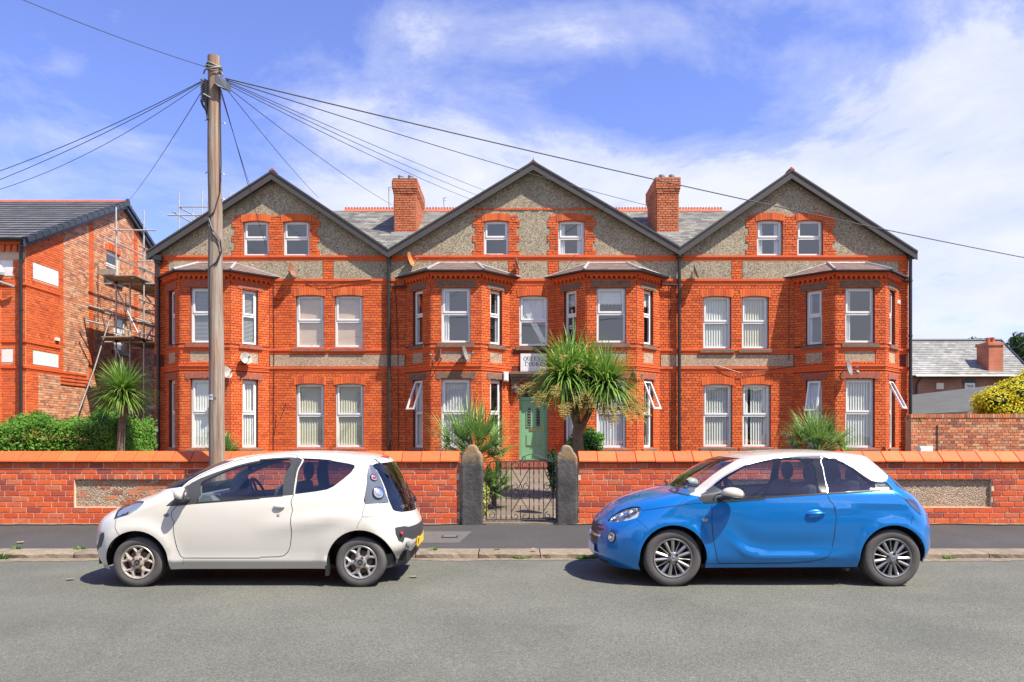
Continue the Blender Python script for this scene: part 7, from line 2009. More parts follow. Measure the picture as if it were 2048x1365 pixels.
def white_car():
    root = empty('parked_car', 'small white three-door hatchback parked at the kerb, nose to the left', 'car', 'cars parked along the kerb')
    arcs = [(0.0, .352), (2.339, .352)]
    def flare(x, z):
        w = 0
        for xc, ra in arcs:
            r_ = math.hypot(x-xc, z-.26); w += .024*math.exp(-((r_-ra)/.085)**2) if r_ > ra else .024
        return w if z < .9 else w*max(0, 1-(z-.9)/.15)
    hip = [(1.25,.62),(1.7,.68),(2.0,.72),(2.4,.72),(2.9,.66)]
    def hipf(x, z):
        if x < 1.2 or z > .95: return 0
        d = seg_dist(x, z, hip); return .020*math.exp(-(d/.09)**2)*min(1, (x-1.2)/.6)
    def sill(x, z): return .016*math.exp(-((z-.27)/.05)**2) if .3 < x < 2.0 else 0
    front = [(-.60,.14),(-.635,.22),(-.665,.34),(-.672,.48),(-.655,.60),(-.60,.70),(-.47,.785),(-.308,.85),(-.169,.905),(.015,.972),(.119,1.036),(.453,1.214),(.781,1.335),(1.029,1.377),(1.30,1.408),(1.50,1.4185),(1.60,1.420)]
    rear = [(2.74,.14),(2.79,.281),(2.872,.40),(2.884,.52),(2.878,.609),(2.849,.673),(2.80,.78),(2.774,.863),(2.688,1.067),(2.573,1.257),(2.515,1.326),(2.434,1.352),(2.308,1.383),(1.927,1.412),(1.75,1.4185),(1.60,1.420)]
    wt = [(.1,.70),(.2,.735),(.3,.775),(.45,.793),(.62,.800),(.80,.790),(.93,.768),(1.0,.742),(1.10,.695),(1.33,.578),(1.42,.5)]
    car = Car(-3.932, 8.64, front, rear, 1.42, 1.6, wt, [(.1,.45),(.7,.47),(.9,.42),(1.1,.30),(1.34,.26),(1.42,.20)], [(.1,.36),(.6,.42),(.9,.46),(1.1,.32),(1.3,.20),(1.42,.20)], [flare, hipf, sill])
    car.paint = 'car_white'; car.trim = 'trim_grey'; car.wb = 2.339; car.rw = .26
    A = lambda *p: [('A', a, b) for a, b in p]; B = lambda *p: [('B', a, b) for a, b in p]
    def arcpoly(xc, ra, z0=.05): return [('xz', xc-ra, z0)]+[('xz', xc+ra*math.cos(t), .26+ra*math.sin(t)) for t in [math.pi+.0-i*math.pi/22 for i in range(23)]]+[('xz', xc+ra, z0)]
    cuts = [arcpoly(0, .338), arcpoly(2.339, .345),
            [('uv', 0, .05), ('uv', 3.44, .05), ('uv', 3.44, .30), ('xz', 2.72, .25), ('xz', 2.6, .22), ('xz', 2.0, .19), ('xz', .3, .185), ('xz', -.4, .175), ('uv', 0, .20)]]
    glassF = A((968,523),(1010,352),(1045,322),(1200,252),(1330,205),(1440,176),(1547,155))+B((91,143),(250,130),(352,127),(372,145),(368,190),(300,457),(91,472))+A((1400,490),(1200,505))
    black = A((690,558),(790,475),(835,425),(880,378),(925,345),(1010,302),(1150,250),(1330,190),(1440,162),(1547,141))+B((91,131),(250,118),(360,113),(441,119),(418,290),(397,456),(300,465),(91,484))+A((1400,502),(1200,517),(940,541),(800,556))
    quarter = B((450,121),(600,127),(760,147),(900,171),(950,185),(953,205),(920,252),(850,312),(760,380),(700,408),(600,426),(408,450),(425,330))
    door = A((800,553),(835,430),(868,380),(915,335),(1000,283),(1150,212),(1330,147),(1440,118),(1547,97))+B((91,99),(200,88),(350,85),(405,90),(432,102),(443,122),(440,160),(412,330),(397,455),(389,600),(376,850),(365,930),(345,975),(310,1008),(260,1018),(91,1022))+A((1547,1030),(1200,1030),(850,1030),(825,1012),(795,950),(771,850),(765,700),(785,560))
    head = A((218,680),(240,620),(290,568),(370,530),(450,511),(492,513),(480,545),(430,590),(350,638),(270,660))
    side_grille = A((68,1015),(72,900),(92,820),(112,797),(130,802),(128,850),(104,925),(78,1020))
    lampT = B((1076,170),(1112,188),(1160,252),(1215,380),(1262,522),(1170,532),(1048,540),(1056,400),(1066,280))
    rs = [('uv', 3.44, 1.29), ('uv', 3.05, 1.29), ('uv', 2.96, 1.27)]+B((1155,235),(1195,310),(1240,420),(1275,535),(1300,590),(1325,604))+[('uv', 3.20, .76), ('uv', 3.44, .74)]
    ws = [('uv', 0, 1.02), ('uv', .30, 1.01)]+A((835,385),(900,330),(1000,268),(1150,200),(1330,135))+[('uv', .40, 1.315), ('uv', 0, 1.325)]
    strip = B((1320,755),(1350,748),(1400,740))+[('uv', 3.2, .60), ('uv', 3.44, .60), ('uv', 3.44, .46), ('uv', 3.25, .46)]+B((1405,835),(1392,882),(1352,868),(1325,800))
    diff = [('uv', 3.44, .30), ('uv', 3.0, .31)]+B((1268,1052))+[('xz', 2.70, .15), ('uv', 3.44, .15)]
    regs = [('windscreen', 'car_glass', ws, 0, 'joined'), ('door', 'car_white', door, .0, 'both'), ('pillar_trim', 'car_plastic', black, .001, 'both'),
            ('side_window', 'car_glass', glassF, -.004, 'both'), ('quarter_window', 'car_glass_dark', quarter, -.001, 'both'),
            ('headlight', 'lamp_smoke2', head, .003, 'both'), ('air_intake', 'car_plastic', side_grille, .002, 'both'),
            ('rear_window', 'car_glass_dark', rs, .004, 'joined'), ('tail_light', 'lamp_smoke', lampT, .004, 'both'), ('bumper_strip', 'car_plastic', strip, .008, 'joined')]
    car.build(root, [(a, b, car.poly(c), d, e) for a, b, c, d, e in regs], cuts)
    gap = lambda pts, w=.006, both=True, name='panel_gap', mt='hub_black', off=.0015, parent=None: car.ribbon(pts, w, name, mt, parent or root, off=off, both=both)
    gap(door+door[:1])
    gap(A((265,820),(228,750),(232,705),(245,660)), .004); gap(A((745,405),(770,465),(792,475)), .004)
    gap(B((1046,542),(1020,655),(1090,656),(1145,648),(1170,618),(1180,532)), .004, both=False); gap(B((1020,660),(985,720),(974,757)), .003); gap(A((850,1040),(846,1090),(856,1120)), .003)
    gap([('uv', 0, .835), ('uv', .3, .83), ('uv', .5, .86)]+A((600,462)), .004)
    gap(B((1180,532),(1262,528)), .004); gap(B((1100,120),(950,95)), .004, mt='dish_grey')
    gap(B((449,116),(425,300),(402,452)), .010, name='window_trim', mt='car_white', off=.004)
    gap(A((968,528),(1200,511),(1547,484))+B((91,478),(300,462)), .014, name='belt_seal', mt='rubber', off=.004)
    gap(A((862,396),(905,343),(1000,281),(1200,193),(1400,129),(1547,97))+B((200,88),(350,85)), .008, name='roof_gutter', mt='dish_grey', off=.002)
    bw = car.poly(head); v, f = cdt(bw, []); m = MB(); O_ = Vector((car.xfw, car.yc, 0)); m.add([car.P(p.x, p.y, -.02)[0]+O_ for p in v], f); m.build('lamp_bowl', 'lamp_bowl', root, fix=False); mirrored(m, car.yc).build('lamp_bowl', 'lamp_bowl', root, fix=False)
    # lamps inside the tail light and head light
    for (bx, by, r_) in ((1125,300,.036),(1165,440,.058)):
        for sg in (1, -1):
            p, n = car.surf(('B', bx, by), .0); 
            for rr, mt, dz in ((r_*1.2, 'car_gloss_black', .008), (r_, 'chrome', .014), (r_*.62, 'lamp_red' if by < 350 else 'lamp_inner', .020)):
                m = MB(); q = p+n*dz; c_ = q; nn = n
                if sg < 0: c_ = Vector((q.x, 2*car.yc-q.y, q.z)); nn = Vector((n.x, -n.y, n.z))
                m.lathe([(rr, -.012), (rr, 0), (rr*.8, .004), (0, .006)], c_+nn*0, nn, 20); m.build('lamp', mt, root, smooth=True, sharp=40)
    for (ax_, ay, r_) in ((330,600,.045),(275,625,.035)):
        for sg in (1, -1):
            p, n = car.surf(('A', ax_, ay), .0); q = p-n*.004; nn = n.copy()
            if sg < 0: q = Vector((q.x, 2*car.yc-q.y, q.z)); nn = Vector((n.x, -n.y, n.z))
            m = MB(); m.lathe([(r_, .005), (r_*.6, .008), (0, .009)], q, nn, 16); m.build('lamp', 'lamp_inner', root, smooth=True)
    for w_ in ((0, .0), (2.339, .35)):
        for sg in (-1, 1): wheel(root, car.xfw+w_[0], car.yc+sg*.772, sg, .263, .176, 'y5', 'alloy_dirty' if w_[0] == 0 else 'alloy', zc=.261, rot=.30+w_[1])
    arch_liners(car, root, (0, 2.339), .338)
    cabin(car, root, .72, 1.30, .34)
    # door handle, lock, repeater, mirrors
    for sg in (1, -1):
        def place(p, n): 
            return (p, n) if sg > 0 else (Vector((p.x, 2*car.yc-p.y, p.z)), Vector((n.x, -n.y, n.z)))
        p, n = place(*car.surf(('B', 268, 562))); m = MB(); ellipsoid(m, p+n*.012, (.062, .022, .026)); h = m.build('door_handle', 'car_white', root, smooth=True)
        m = MB(); ellipsoid(m, p+n*.004-Vector((0,0,.012)), (.054, .016, .018)); m.build('handle_recess', 'dish_grey', h, smooth=True)
        p, n = place(*car.surf(('B', 257, 642))); m = MB(); m.lathe([(.015, -.004), (.015, .003), (.006, .005), (0, .005)], p, n, 14); m.build('lock', 'dish_grey', root, smooth=True, sharp=40)
        p, n = place(*car.surf(('A', 695, 640))); m = MB(); ellipsoid(m, p, (.030, .008, .019)); m.build('side_repeater', 'dash', root, smooth=True)
        p, n = place(*car.surf(('A', 905, 470))); m = MB(); c_ = p+Vector((-.055, -sg*.10, .03)); ellipsoid(m, c_, (.060, .085, .075), Matrix.Rotation(R(8), 3, 'Y')); mi = m.build('wing_mirror', 'car_white', root, smooth=True)
        m = MB(); m.tube([p+Vector((0,.03*sg,-.03)), c_+Vector((.01,0,-.055))], .028, 8); ellipsoid(m, c_+Vector((.004,0,-.045)), (.060,.08,.035)); m.build('mirror_foot', 'car_plastic', mi, smooth=True)
        m = MB(); m.lathe([(.058, 0), (0, .001)], c_+Vector((.057, 0, 0)), (1, 0, 0), 16); m.build('mirror_glass', 'chrome', mi)
    # number plate, high brake light, rear lamps, wiper, tow cover
    O = lambda x, y, z: Vector((car.xfw+x, car.yc+y, z))
    m = MB(); m.box(car.xfw+2.868, car.xfw+2.882, car.yc-.26, car.yc+.26, .355, .465); pl = m.build('number_plate', 'plate_yellow', root)
    for i, g in enumerate('YT'):
        pass
    t_ = text('YT', .085, O(2.884, -.205, .378), 'ink', pl, rot=(R(90), 0, R(90)), name='plate_letters', ext=.001, bold=.002)
    m = MB(); m.lathe([(.04, 0), (.04, .02), (.03, .024), (0, .024)], O(2.80, .52, .41), (1, 0, 0), 14); m.lathe([(.04, 0), (.04, .02), (.03, .024), (0, .024)], O(2.80, -.52, .41), (1, 0, 0), 14); m.build('rear_fog_lamp', 'dash', root, smooth=True, sharp=40)
    p, n = car.surf(('B', 1372, 805)); m = MB(); ellipsoid(m, p+n*.012, (.02, .035, .022)); m.build('reflector', 'lamp_red', root, smooth=True)
    m = MB(); ellipsoid(m, O(2.470, 0, 1.345), (.05, .12, .016)); m.build('high_brake_light', 'lamp_red', root, smooth=True)
    m = MB(); m.prism([O(2.30,-.50,1.30), O(2.44,-.46,1.335), O(2.56,-.44,1.24), O(2.60,-.46,1.14), O(2.50,-.50,1.22)], (0, .03, 0)); mm = mirrored(m, car.yc); m.build('spoiler_fin', 'car_gloss_black', root); mm.build('spoiler_fin', 'car_gloss_black', root)
    p = O(2.80, .0, .86); m = MB(); m.lathe([(.03,0),(.028,.03),(.0,.035)], p, (1,0,.3), 10); m.tube([O(2.82,0,.87), O(2.79,-.12,.95), O(2.755,-.30,1.0)], .008, 5); m.tube([O(2.70,-.16,1.09), O(2.775,-.34,.94)], .006, 4); m.build('rear_wiper', 'car_plastic', root)
    m = MB(); m.lathe([(.03,0),(.02,.006),(0,.006)], O(2.60,-.44,1.0), (1,-.4,.4), 6)
    t_ = text('CITROËN', .045, O(2.752, -.37, .80), 'lamp_inner', root, rot=(R(72), 0, R(78)), name='badge_lettering', ext=.001, bold=.001)
    m = MB()
    for dz in (0, .035):
        for sg in (-1, 1): m.prism([O(2.812, -.0, .80+dz), O(2.812, sg*.045, .765+dz), O(2.812, sg*.045, .75+dz), O(2.812, 0, .783+dz)], (.006, 0, .002))
    m.build('badge', 'chrome', root)
    # rear valance
    m = MB(); n = 12; pts = []
    for i in range(n+1):
        y = -.66+1.32*i/n; t = 1-(abs(y)/.70)**2.4; pts.append((y, 2.50+.28*max(0, t)**.5))
    m.add([O(x, y, .33) for y, x in pts]+[O(x-.05, y*.97, .17) for y, x in pts], [(i, i+1, n+2+i, n+1+i) for i in range(n)]); m.build('rear_valance', 'car_plastic', root, smooth=True, fix=False)
    # mud flap, exhaust shield, sun visor
    m = MB(); m.box(car.xfw+2.339-.365, car.xfw+2.339-.335, car.yc-.775, car.yc-.66, .12, .34); m.build('mud_flap', 'rubber', root)
    m = MB(); m.box(car.xfw+.95, car.xfw+1.10, car.yc-.45, car.yc-.12, 1.26, 1.31); m.build('sun_visor', 'trim_grey', root)
    m = MB(); ellipsoid(m, O(.93, 0.0, 1.22), (.02, .11, .035)); m.build('rear_view_mirror', 'pipe_black', root, smooth=True)
    return car
glass('lamp_smoke2', (.62,.68,.74), .10)
mat('trim_grey', (.20,.205,.21), .8)
def blue_car():
    root = empty('parked_car', 'bright blue three-door hatchback with a cream roof, parked at the kerb', 'car', 'cars parked along the kerb')
    RW = .300
    arcs = [(0.0, .366), (2.311, .366)]
    def flare(x, z):
        w = 0
        for xc, ra in arcs:
            r_ = math.hypot(x-xc, z-RW); w += .016*math.exp(-((r_-ra)/.05)**2) if r_ > ra else .016
        return w if z < .85 else w*max(0, 1-(z-.85)/.1)
    # crease from the handle to the tail lamp: the panel steps outwards below it
    crease = [(1.55,.815),(1.75,.835),(2.05,.868),(2.35,.880),(2.7,.885)]
    def cr(x, z):
        if x < 1.4 or z > 1.0: return 0
        d = seg_dist(x, z, crease); f = min(1, (x-1.4)/.3); return (.007*math.exp(-((d+.010)/.028)**2) - .004*math.exp(-((d+.06)/.05)**2))*f*max(0, min(1, (2.75-x)/.5))
    sw = [(.55,.56),(.68,.45),(.80,.375),(.98,.345),(1.3,.345),(1.72,.36),(1.9,.40)]
    def swf(x, z):
        if x < .5 or x > 2.0 or z > .75: return 0
        d = seg_dist(x, z, sw); f = min(1, (x-.5)/.3, (2.0-x)/.6); g = max(0, f)
        return g*(.018*math.exp(-((d+.03)/.045)**2)*1.0 - .016*math.exp(-((d-.09)/.09)**2))
    front = [(-.66,.14),(-.735,.22),(-.765,.32),(-.765,.46),(-.753,.556),(-.725,.625),(-.657,.695),(-.529,.808),(-.338,.898),(-.059,.968),(.132,1.006),(.260,1.101),(.427,1.206),(.605,1.305),(.745,1.345),(.860,1.376),(1.05,1.402),(1.240,1.420),(1.443,1.431),(1.57,1.4325)]
    rear = [(2.80,.14),(2.86,.25),(2.92,.38),(2.93,.50),(2.925,.62),(2.90,.75),(2.84,.85),(2.76,.95),(2.68,1.0),(2.56,1.12),(2.44,1.22),(2.33,1.31),(2.27,1.36),(2.19,1.386),(2.0,1.410),(1.80,1.426),(1.698,1.431),(1.57,1.4325)]
    wt = [(.1,.74),(.2,.775),(.3,.815),(.45,.830),(.65,.835),(.80,.828),(.93,.810),(.99,.790),(1.03,.757),(1.10,.715),(1.345,.590),(1.44,.5)]
    car = Car(1.695, 8.70, front, rear, 1.433, 1.57, wt, [(.1,.42),(.6,.50),(.8,.52),(1.0,.40),(1.15,.32),(1.35,.28),(1.44,.2)], [(.1,.33),(.6,.36),(.9,.40),(1.1,.32),(1.3,.24),(1.44,.2)], [flare, cr, swf])
    car.paint = 'car_blue'; car.trim = 'seat'; car.wb = 2.311; car.rw = RW
    C = lambda *p: [('C', a, b) for a, b in p]; D = lambda *p: [('D', a, b) for a, b in p]
    def arcpoly(xc, ra, z0=.05): return [('xz', xc-ra, z0)]+[('xz', xc+ra*math.cos(t), RW+ra*math.sin(t)) for t in [math.pi-i*math.pi/22 for i in range(23)]]+[('xz', xc+ra, z0)]
    cuts = [arcpoly(0, .352), arcpoly(2.311, .352),
            [('uv', 0, .05), ('uv', 3.44, .05), ('uv', 3.44, .27), ('xz', 2.72, .25), ('xz', 2.6, .22), ('xz', 2.0, .205), ('xz', .3, .195), ('xz', -.36, .165), ('uv', 0, .17)]]
    ws = [('uv', 0, 1.012), ('uv', .25, 1.008)]+C((945,452),(1000,405),(1100,325),(1250,215),(1380,138),(1430,123))+[('uv', .45, 1.335), ('uv', 0, 1.345)]
    cream = C((985,462),(1035,470),(1100,412),(1160,366),(1300,262),(1450,180),(1638,132))+D((250,110),(400,104),(590,103),(700,116),(800,150),(900,208),(1000,280),(1070,322),(1110,332),(1193,330))+[('uv', 3.02, 1.16), ('uv', 3.10, 1.325), ('uv', 3.44, 1.335), ('xz', 2.0, 1.40), ('uv', 3.44, 1.4329), ('uv', 0, 1.4329), ('uv', 0, 1.345), ('uv', .45, 1.335)]+C((1430,123),(1380,138),(1250,215),(1100,325),(1000,405),(945,452))
    cream = [p for p in cream if p != ('xz', 2.0, 1.40)]
    sail = C((1040,472),(1100,420),(1165,372),(1170,518),(1080,526))
    win = C((1178,368),(1300,276),(1450,195),(1638,150))+D((250,130),(525,126),(548,220),(577,440),(91,468))+C((1400,494),(1178,512))
    blk = C((1165,370),(1300,266),(1450,184),(1638,138))+D((250,117),(400,110),(590,109),(700,122),(800,156),(900,214),(1000,287),(1070,330),(1110,340),(1200,338),(1262,410),(655,443),(91,480))+C((1400,506),(1168,520))
    qwin = D((610,127),(700,135),(800,170),(900,234),(1000,312),(1058,348),(1095,352),(1105,405),(668,438))
    rwin = [('uv', 3.44, 1.32), ('uv', 3.12, 1.31), ('uv', 3.04, 1.18), ('uv', 2.98, 1.05), ('uv', 3.05, 1.0), ('uv', 3.44, .99)]
    door = C((1168,521),(1160,600),(1163,760),(1186,950),(1214,1077),(1638,1076))+D((300,1074),(520,1058),(620,1040),(665,1018),(685,990),(720,850),(738,700),(734,620),(714,540),(657,444),(91,481))+C((1400,507))
    head = C((208,690),(250,642),(330,592),(420,563),(488,562),(512,582),(500,630),(470,665),(380,690),(280,703),(220,703))
    g1 = [('uv', 0, .60), ('uv', .20, .60)]+C((100,738),(178,766),(150,780),(105,782))+[('uv', .16, .50), ('uv', 0, .50)]
    g2 = [('uv', 0, .46), ('uv', .14, .46)]+C((118,835),(108,900),(80,912))+[('uv', .10, .375), ('uv', 0, .375)]
    lip = [('uv', 0, .12), ('uv', 0, .225), ('uv', .3, .225)]+C((160,1082),(300,1118),(486,1134))+[('xz', -.30, .12)]
    tail = D((1362,492),(1400,488),(1440,500),(1475,528),(1500,590),(1512,640),(1470,605),(1420,555))
    regs = [('roof', 'car_cream', cream, .0015, 'joined'), ('windscreen', 'car_glass', ws, -.001, 'joined'), ('window_surround', 'car_gloss_black', blk, .0, 'both'), ('sail_panel', 'car_plastic', sail, .001, 'both'),
            ('side_window', 'car_glass', win, -.005, 'both'), ('quarter_window', 'car_glass_dark', qwin, -.005, 'both'), ('rear_window', 'car_glass_dark', rwin, .002, 'joined'),
            ('door', 'car_blue', door, 0, 'both'), ('headlight', 'lamp_glass', head, .003, 'both'), ('upper_grille', 'car_plastic', g1, .001, 'joined'), ('lower_grille', 'car_plastic', g2, .001, 'joined'),
            ('bumper_lip', 'car_plastic', lip, .002, 'joined'), ('tail_light', 'lamp_smoke3', tail, .006, 'both')]
    car.build(root, [(a, b, car.poly(c), d, e) for a, b, c, d, e in regs], cuts)
    gap = lambda pts, w=.006, both=True, name='panel_gap', mt='hub_black', off=.0015, parent=None: car.ribbon(pts, w, name, mt, parent or root, off=off, both=both)
    gap(door+door[:1]); gap(C((515,598),(700,572),(860,549),(1060,529)), .006); gap(C((860,549),(930,492)), .004); gap(C((468,676),(540,735),(620,800)), .003); gap(D((1435,655),(1420,720)), .003); gap(D((1262,412),(1300,460),(1360,492)), .005)
    gap(C((1100,1087),(1638,1086))+D((300,1084),(520,1070)), .006, name='sill_line', mt='car_blue', off=.006)
    chrome = C((1040,474),(1100,419),(1162,370),(1300,268),(1450,186),(1638,139))+D((250,116),(400,109),(590,107),(700,120),(800,154),(900,212),(1000,285),(1060,322),(1110,334),(1160,336))
    gap(chrome, .014, name='chrome_strip', mt='satin_silver', off=.006); gap([(k, a, b-6) for k, a, b in chrome], .006, name='panel_gap', off=.004)
    gap(D((598,112),(618,210),(636,310),(657,438)), .009, name='window_trim', mt='satin_silver', off=.004)
    gap(C((1075,527),(1168,520),(1400,506),(1638,491))+D((91,479),(655,443),(1262,411)), .016, name='belt_seal', mt='rubber', off=.004)
    gap(C((950,458),(860,440),(770,412))+[('uv', .1, 1.0)], .03, name='cowl', mt='car_plastic', off=.004)
    # headlight inside: bright bowl and projectors
    for sg in (1, -1):
        for (a, b, r_, mt_) in ((290,655,.040,'chrome'),(370,625,.050,'chrome'),(440,600,.036,'lamp_inner'),(250,672,.024,'lamp_inner'),(470,590,.024,'chrome')):
            p, n = car.surf(('C', a, b)); q = p-n*.018; nn = n.copy()
            if sg < 0: q = Vector((q.x, 2*car.yc-q.y, q.z)); nn = Vector((n.x, -n.y, n.z))
            m = MB(); m.lathe([(r_, .022), (r_*.9, .012), (r_*.5, .0), (0, -.004)], q, nn, 18); m.lathe([(r_*.42, .004), (r_*.35, .016), (0, .022)], q, nn, 12); m.build('lamp', mt_, root, smooth=True, sharp=50)
    bowl = car.poly([('C', a, b) for _, a, b in head])
    m = MB(); O_ = Vector((car.xfw, car.yc, 0)); v, f = cdt(bowl, []); pass; pts = [car.P(p.x, p.y, -.022)[0] for p in v]; m.add([p+O_ for p in pts], f); m.build('lamp_bowl', 'lamp_bowl', root, fix=False); m2 = mirrored(m, car.yc); m2.build('lamp_bowl', 'lamp_bowl', root, fix=False)
    for sg in (1, -1):
        p, n = car.surf(('C', 243, 838)); nn = n.copy()
        if sg < 0: p = Vector((p.x, 2*car.yc-p.y, p.z)); nn = Vector((n.x, -n.y, n.z))
        m = MB(); m.lathe([(.062, -.01), (.064, .004), (.056, .010), (.050, -.004)], p, nn, 22); fb = m.build('fog_lamp', 'car_gloss_black', root, smooth=True, sharp=40)
        m = MB(); m.lathe([(.050, .000), (.030, -.006), (0, -.008)], p+nn*.008, nn, 20); m.build('fog_lens', 'lamp_inner', fb, smooth=True)
        m = MB(); m.lathe([(.052, .004), (.047, .010), (.044, .004)], p, nn, 22); m.build('fog_ring', 'chrome', fb, smooth=True)
    # chrome bar with round emblem on the nose
    m = MB(); pts = []
    for i in range(15):
        y = -.42+.84*i/14; U_ = .62*math.asin(min(1, (abs(y)/.80)**(2.3/2)))/(math.pi/2); p = car.P(U_, .48)[0]; pts.append(Vector((p.x-.012+car.xfw, car.yc+(-abs(p.y) if y < 0 else abs(p.y)), .485)))
    m.tube(pts, .016, 8); m.build('chrome_bar', 'chrome', root, smooth=True)
    m = MB(); e0 = Vector((car.xfw-.785, car.yc, .485)); m.lathe([(.055, 0), (.055, .012), (.045, .018), (.043, .010), (0, .012)], e0, (-1,0,0), 22); m.tube([e0+Vector((-.016, -.04, -.02)), e0+Vector((-.016, .0, .01)), e0+Vector((-.016, .04, .02))], .006, 5); m.build('emblem', 'chrome', root, smooth=True)
    for w_ in ((0, .0), (2.311, .5)):
        for sg in (-1, 1): wheel(root, car.xfw+w_[0], car.yc+sg*.808, sg, .302, .206, 's10', 'alloy_grey', zc=.300, rot=math.pi/2+.22+w_[1], width=.20)
    arch_liners(car, root, (0, 2.311), .352)
    cabin(car, root, .78, 1.42, .36)
    for sg in (1, -1):
        def place(p, n): return (p, n) if sg > 0 else (Vector((p.x, 2*car.yc-p.y, p.z)), Vector((n.x, -n.y, n.z)))
        p, n = place(*car.surf(('D', 545, 628))); m = MB(); ellipsoid(m, p-n*.004, (.098, .012, .042)); h = m.build('handle_recess', 'car_blue', root, smooth=True)
        m = MB(); m.tube([p+n*.012+Vector((-.085,0,-.004)), p+n*.030+Vector((-.03,0,.001)), p+n*.030+Vector((.05,0,.006)), p+n*.010+Vector((.105,0,.004))], .012, 8); m.build('door_handle', 'car_blue', h, smooth=True)
        p, n = place(*car.surf(('C', 1090, 685))); m = MB(); m.prism([p+n*.002+Vector(q) for q in ((-.030,0,.014),(.030,0,.014),(.024,0,-.014),(-.024,0,-.014))], n*.005); sb = m.build('side_badge', 'lamp_inner', root)
        m = MB()
        for q in (-.012, .0, .012): m.prism([p+n*.0075+Vector((q-.004,0,.006)), p+n*.0075+Vector((q+.004,0,.006)), p+n*.0075+Vector((q,0,-.008))], n*.001)
        m.build('badge_mark', 'ink', sb)
        p, n = place(*car.surf(('C', 1215, 490))); c_ = p+Vector((.115, -sg*.13, .062)); m = MB(); ellipsoid(m, c_, (.120, .085, .066), Matrix.Rotation(R(6), 3, 'Y'), zclip=-.030, nu=24, nv=16); mi = m.build('wing_mirror', 'car_cream', root, smooth=True)
        m = MB(); ellipsoid(m, c_+Vector((0,0,-.034)), (.118, .083, .022), Matrix.Rotation(R(6), 3, 'Y')); m.tube([p+Vector((0,.02*sg,-.015)), p+Vector((.05,-sg*.05,.012)), c_+Vector((-.03,0,-.04))], .022, 8); m.build('mirror_foot', 'car_plastic', mi, smooth=True)
        m = MB(); m.lathe([(.055, 0), (0, .001)], c_+Vector((.10, 0, .0)), (1, 0, 0), 16); m.build('mirror_glass', 'chrome', mi)
        q, n = car.surf(('D', 1140, 378)); 
    q, n = car.surf(('D', 1137, 380)); t_ = text('ADAM', .040, q+n*.004, 'lamp_inner', root, rot=(R(75), 0, R(4)), name='badge_lettering', ext=.001, bold=.0015)
    O = lambda x, y, z: Vector((car.xfw+x, car.yc+y, z))
    # wipers lying at the foot of the windscreen
    for (x0, y0, x1, y1, z) in ((.02,-.55,.13,-.05,1.0),(.05,.02,.11,.5,1.02)):
        m = MB(); m.tube([O(x0+.08, y0, .985), O((x0+x1)/2+.07, (y0+y1)/2, 1.022), O(x1+.06, y1, 1.030)], .010, 6); m.tube([O(x0+.12, y0+.1, 1.0), O(x1+.09, y1+.12, 1.045)], .006, 5); m.build('wiper', 'pipe_black', root)
    m = MB(); m.box(car.xfw-.782, car.xfw-.770, car.yc-.26, car.yc+.26, .255, .365); m.build('number_plate', 'paint_white', root)
    m = MB(); ellipsoid(m, O(.74, 0, 1.28), (.02, .12, .04)); m.build('rear_view_mirror', 'pipe_black', root, smooth=True)
    m = MB(); m.box(car.xfw+2.311-.40, car.xfw+2.311-.36, car.yc-.60, car.yc-.52, .13, .22); m.build('jack_point', 'dish_grey', root)
    return car
glass('lamp_smoke3', (.35,.30,.33), .25)
mat('satin_silver', (.75,.76,.77), .25, metal=.7)
mat('alloy_grey', (.34,.34,.34), .32, metal=.75, var=(12, .1))
CARS = [white_car(), blue_car()]
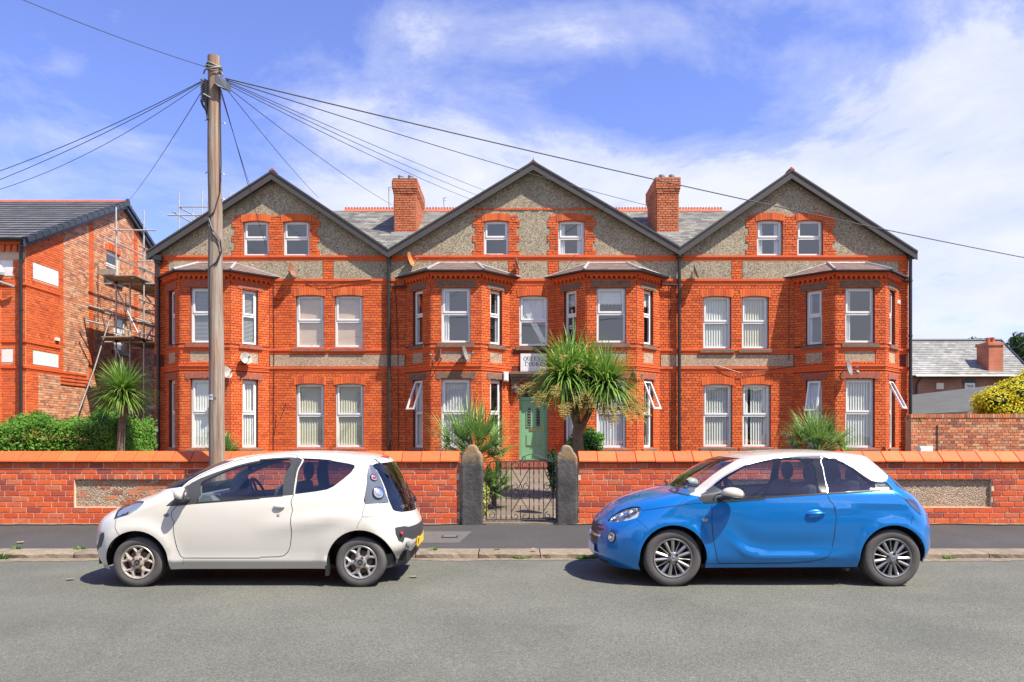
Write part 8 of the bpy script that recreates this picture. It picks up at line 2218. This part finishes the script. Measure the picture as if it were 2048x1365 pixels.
# ---------------------------------------------------------------- houses across the road, behind the photographer; the window panes and car paint reflect them
def opposite(x0, x1, y0, ze, zr, wall, label, hip=True):
    root = empty('opposite_house', label, 'house', 'houses across the road'); dep = 8.0
    m = MB(); m.box(x0, x1, y0-dep, y0, 0, ze); m.build('wall', wall, root)
    o = .35; c = y0-dep/2; h = 2.6 if hip else 0
    m = MB(); A_, B_, C_, D_ = (x0-o, y0+o, ze-.05), (x1+o, y0+o, ze-.05), (x1+o, y0-dep-o, ze-.05), (x0-o, y0-dep-o, ze-.05); E_, F_ = (x0+h, c, zr), (x1-h, c, zr)
    m.add([A_, B_, C_, D_, E_, F_], [(0,1,5,4), (1,2,5), (2,3,4,5), (3,0,4), (0,3,2,1)]); m.build('roof', 'tile_grey', root, fix=False)
    n = int((x1-x0)/2.6)
    for i in range(n):
        for z in (1.1, 3.9):
            xc = x0+(x1-x0)*(i+.5)/n; m = MB()
            if z < 2 and i == n//2: m.box(xc-.45, xc+.45, y0, y0+.05, .15, 2.2); m.build('door', 'door_lead_glass', root); continue
            m.box(xc-.6, xc+.6, y0-.02, y0+.03, z, z+1.3); w = m.build('window', 'upvc', root); m = MB(); m.box(xc-.53, xc-.04, y0+.03, y0+.034, z+.07, z+1.23); m.box(xc+.04, xc+.53, y0+.03, y0+.034, z+.07, z+1.23); m.build('pane', 'door_lead_glass', w)
    m = MB(); m.box(x1-2.2, x1-1.3, c-.3, c+.5, ze+1, zr+1.1); m.build('chimney', 'brick_far_red', root)
opposite(-22, -11, -13, 5.4, 8.2, 'render_cream', 'cream rendered house with hipped roof across the road at the left')
opposite(-7.5, 5.5, -13, 5.4, 8.4, 'brick_far_red', 'red brick house across the road straight behind the photographer')
opposite(9, 21, -13.5, 5.4, 8.2, 'render_cream', 'cream rendered house across the road at the right')
foliage('tree', 'broad garden tree across the road, between the cream and brick houses', 'tree', 'tree_leaf', (7.2, -10.5, 4.6), (2.2, 2.0, 2.4), 5000, .12, 61, lumps=10, trunk_h=4.6)
def far_side():
    m = MB(); m.quad((-60,-4.2,.10),(60,-4.2,.10),(60,-1.2,.10),(-60,-1.2,.10)); tag(m.build('far_pavement', 'asphalt_pavement', fix=False), kind='structure')
    m = MB(); m.box(-60, 60, -1.2, -1.0, -.01, .102); tag(m.build('far_kerb', 'kerb_stone'), kind='structure')
    m = MB(); m.box(-40, 40, -4.5, -4.2, 0, 1.0); tag(m.build('front_wall', 'brick_far_red'), 'low red brick garden wall across the road', 'wall')
far_side()
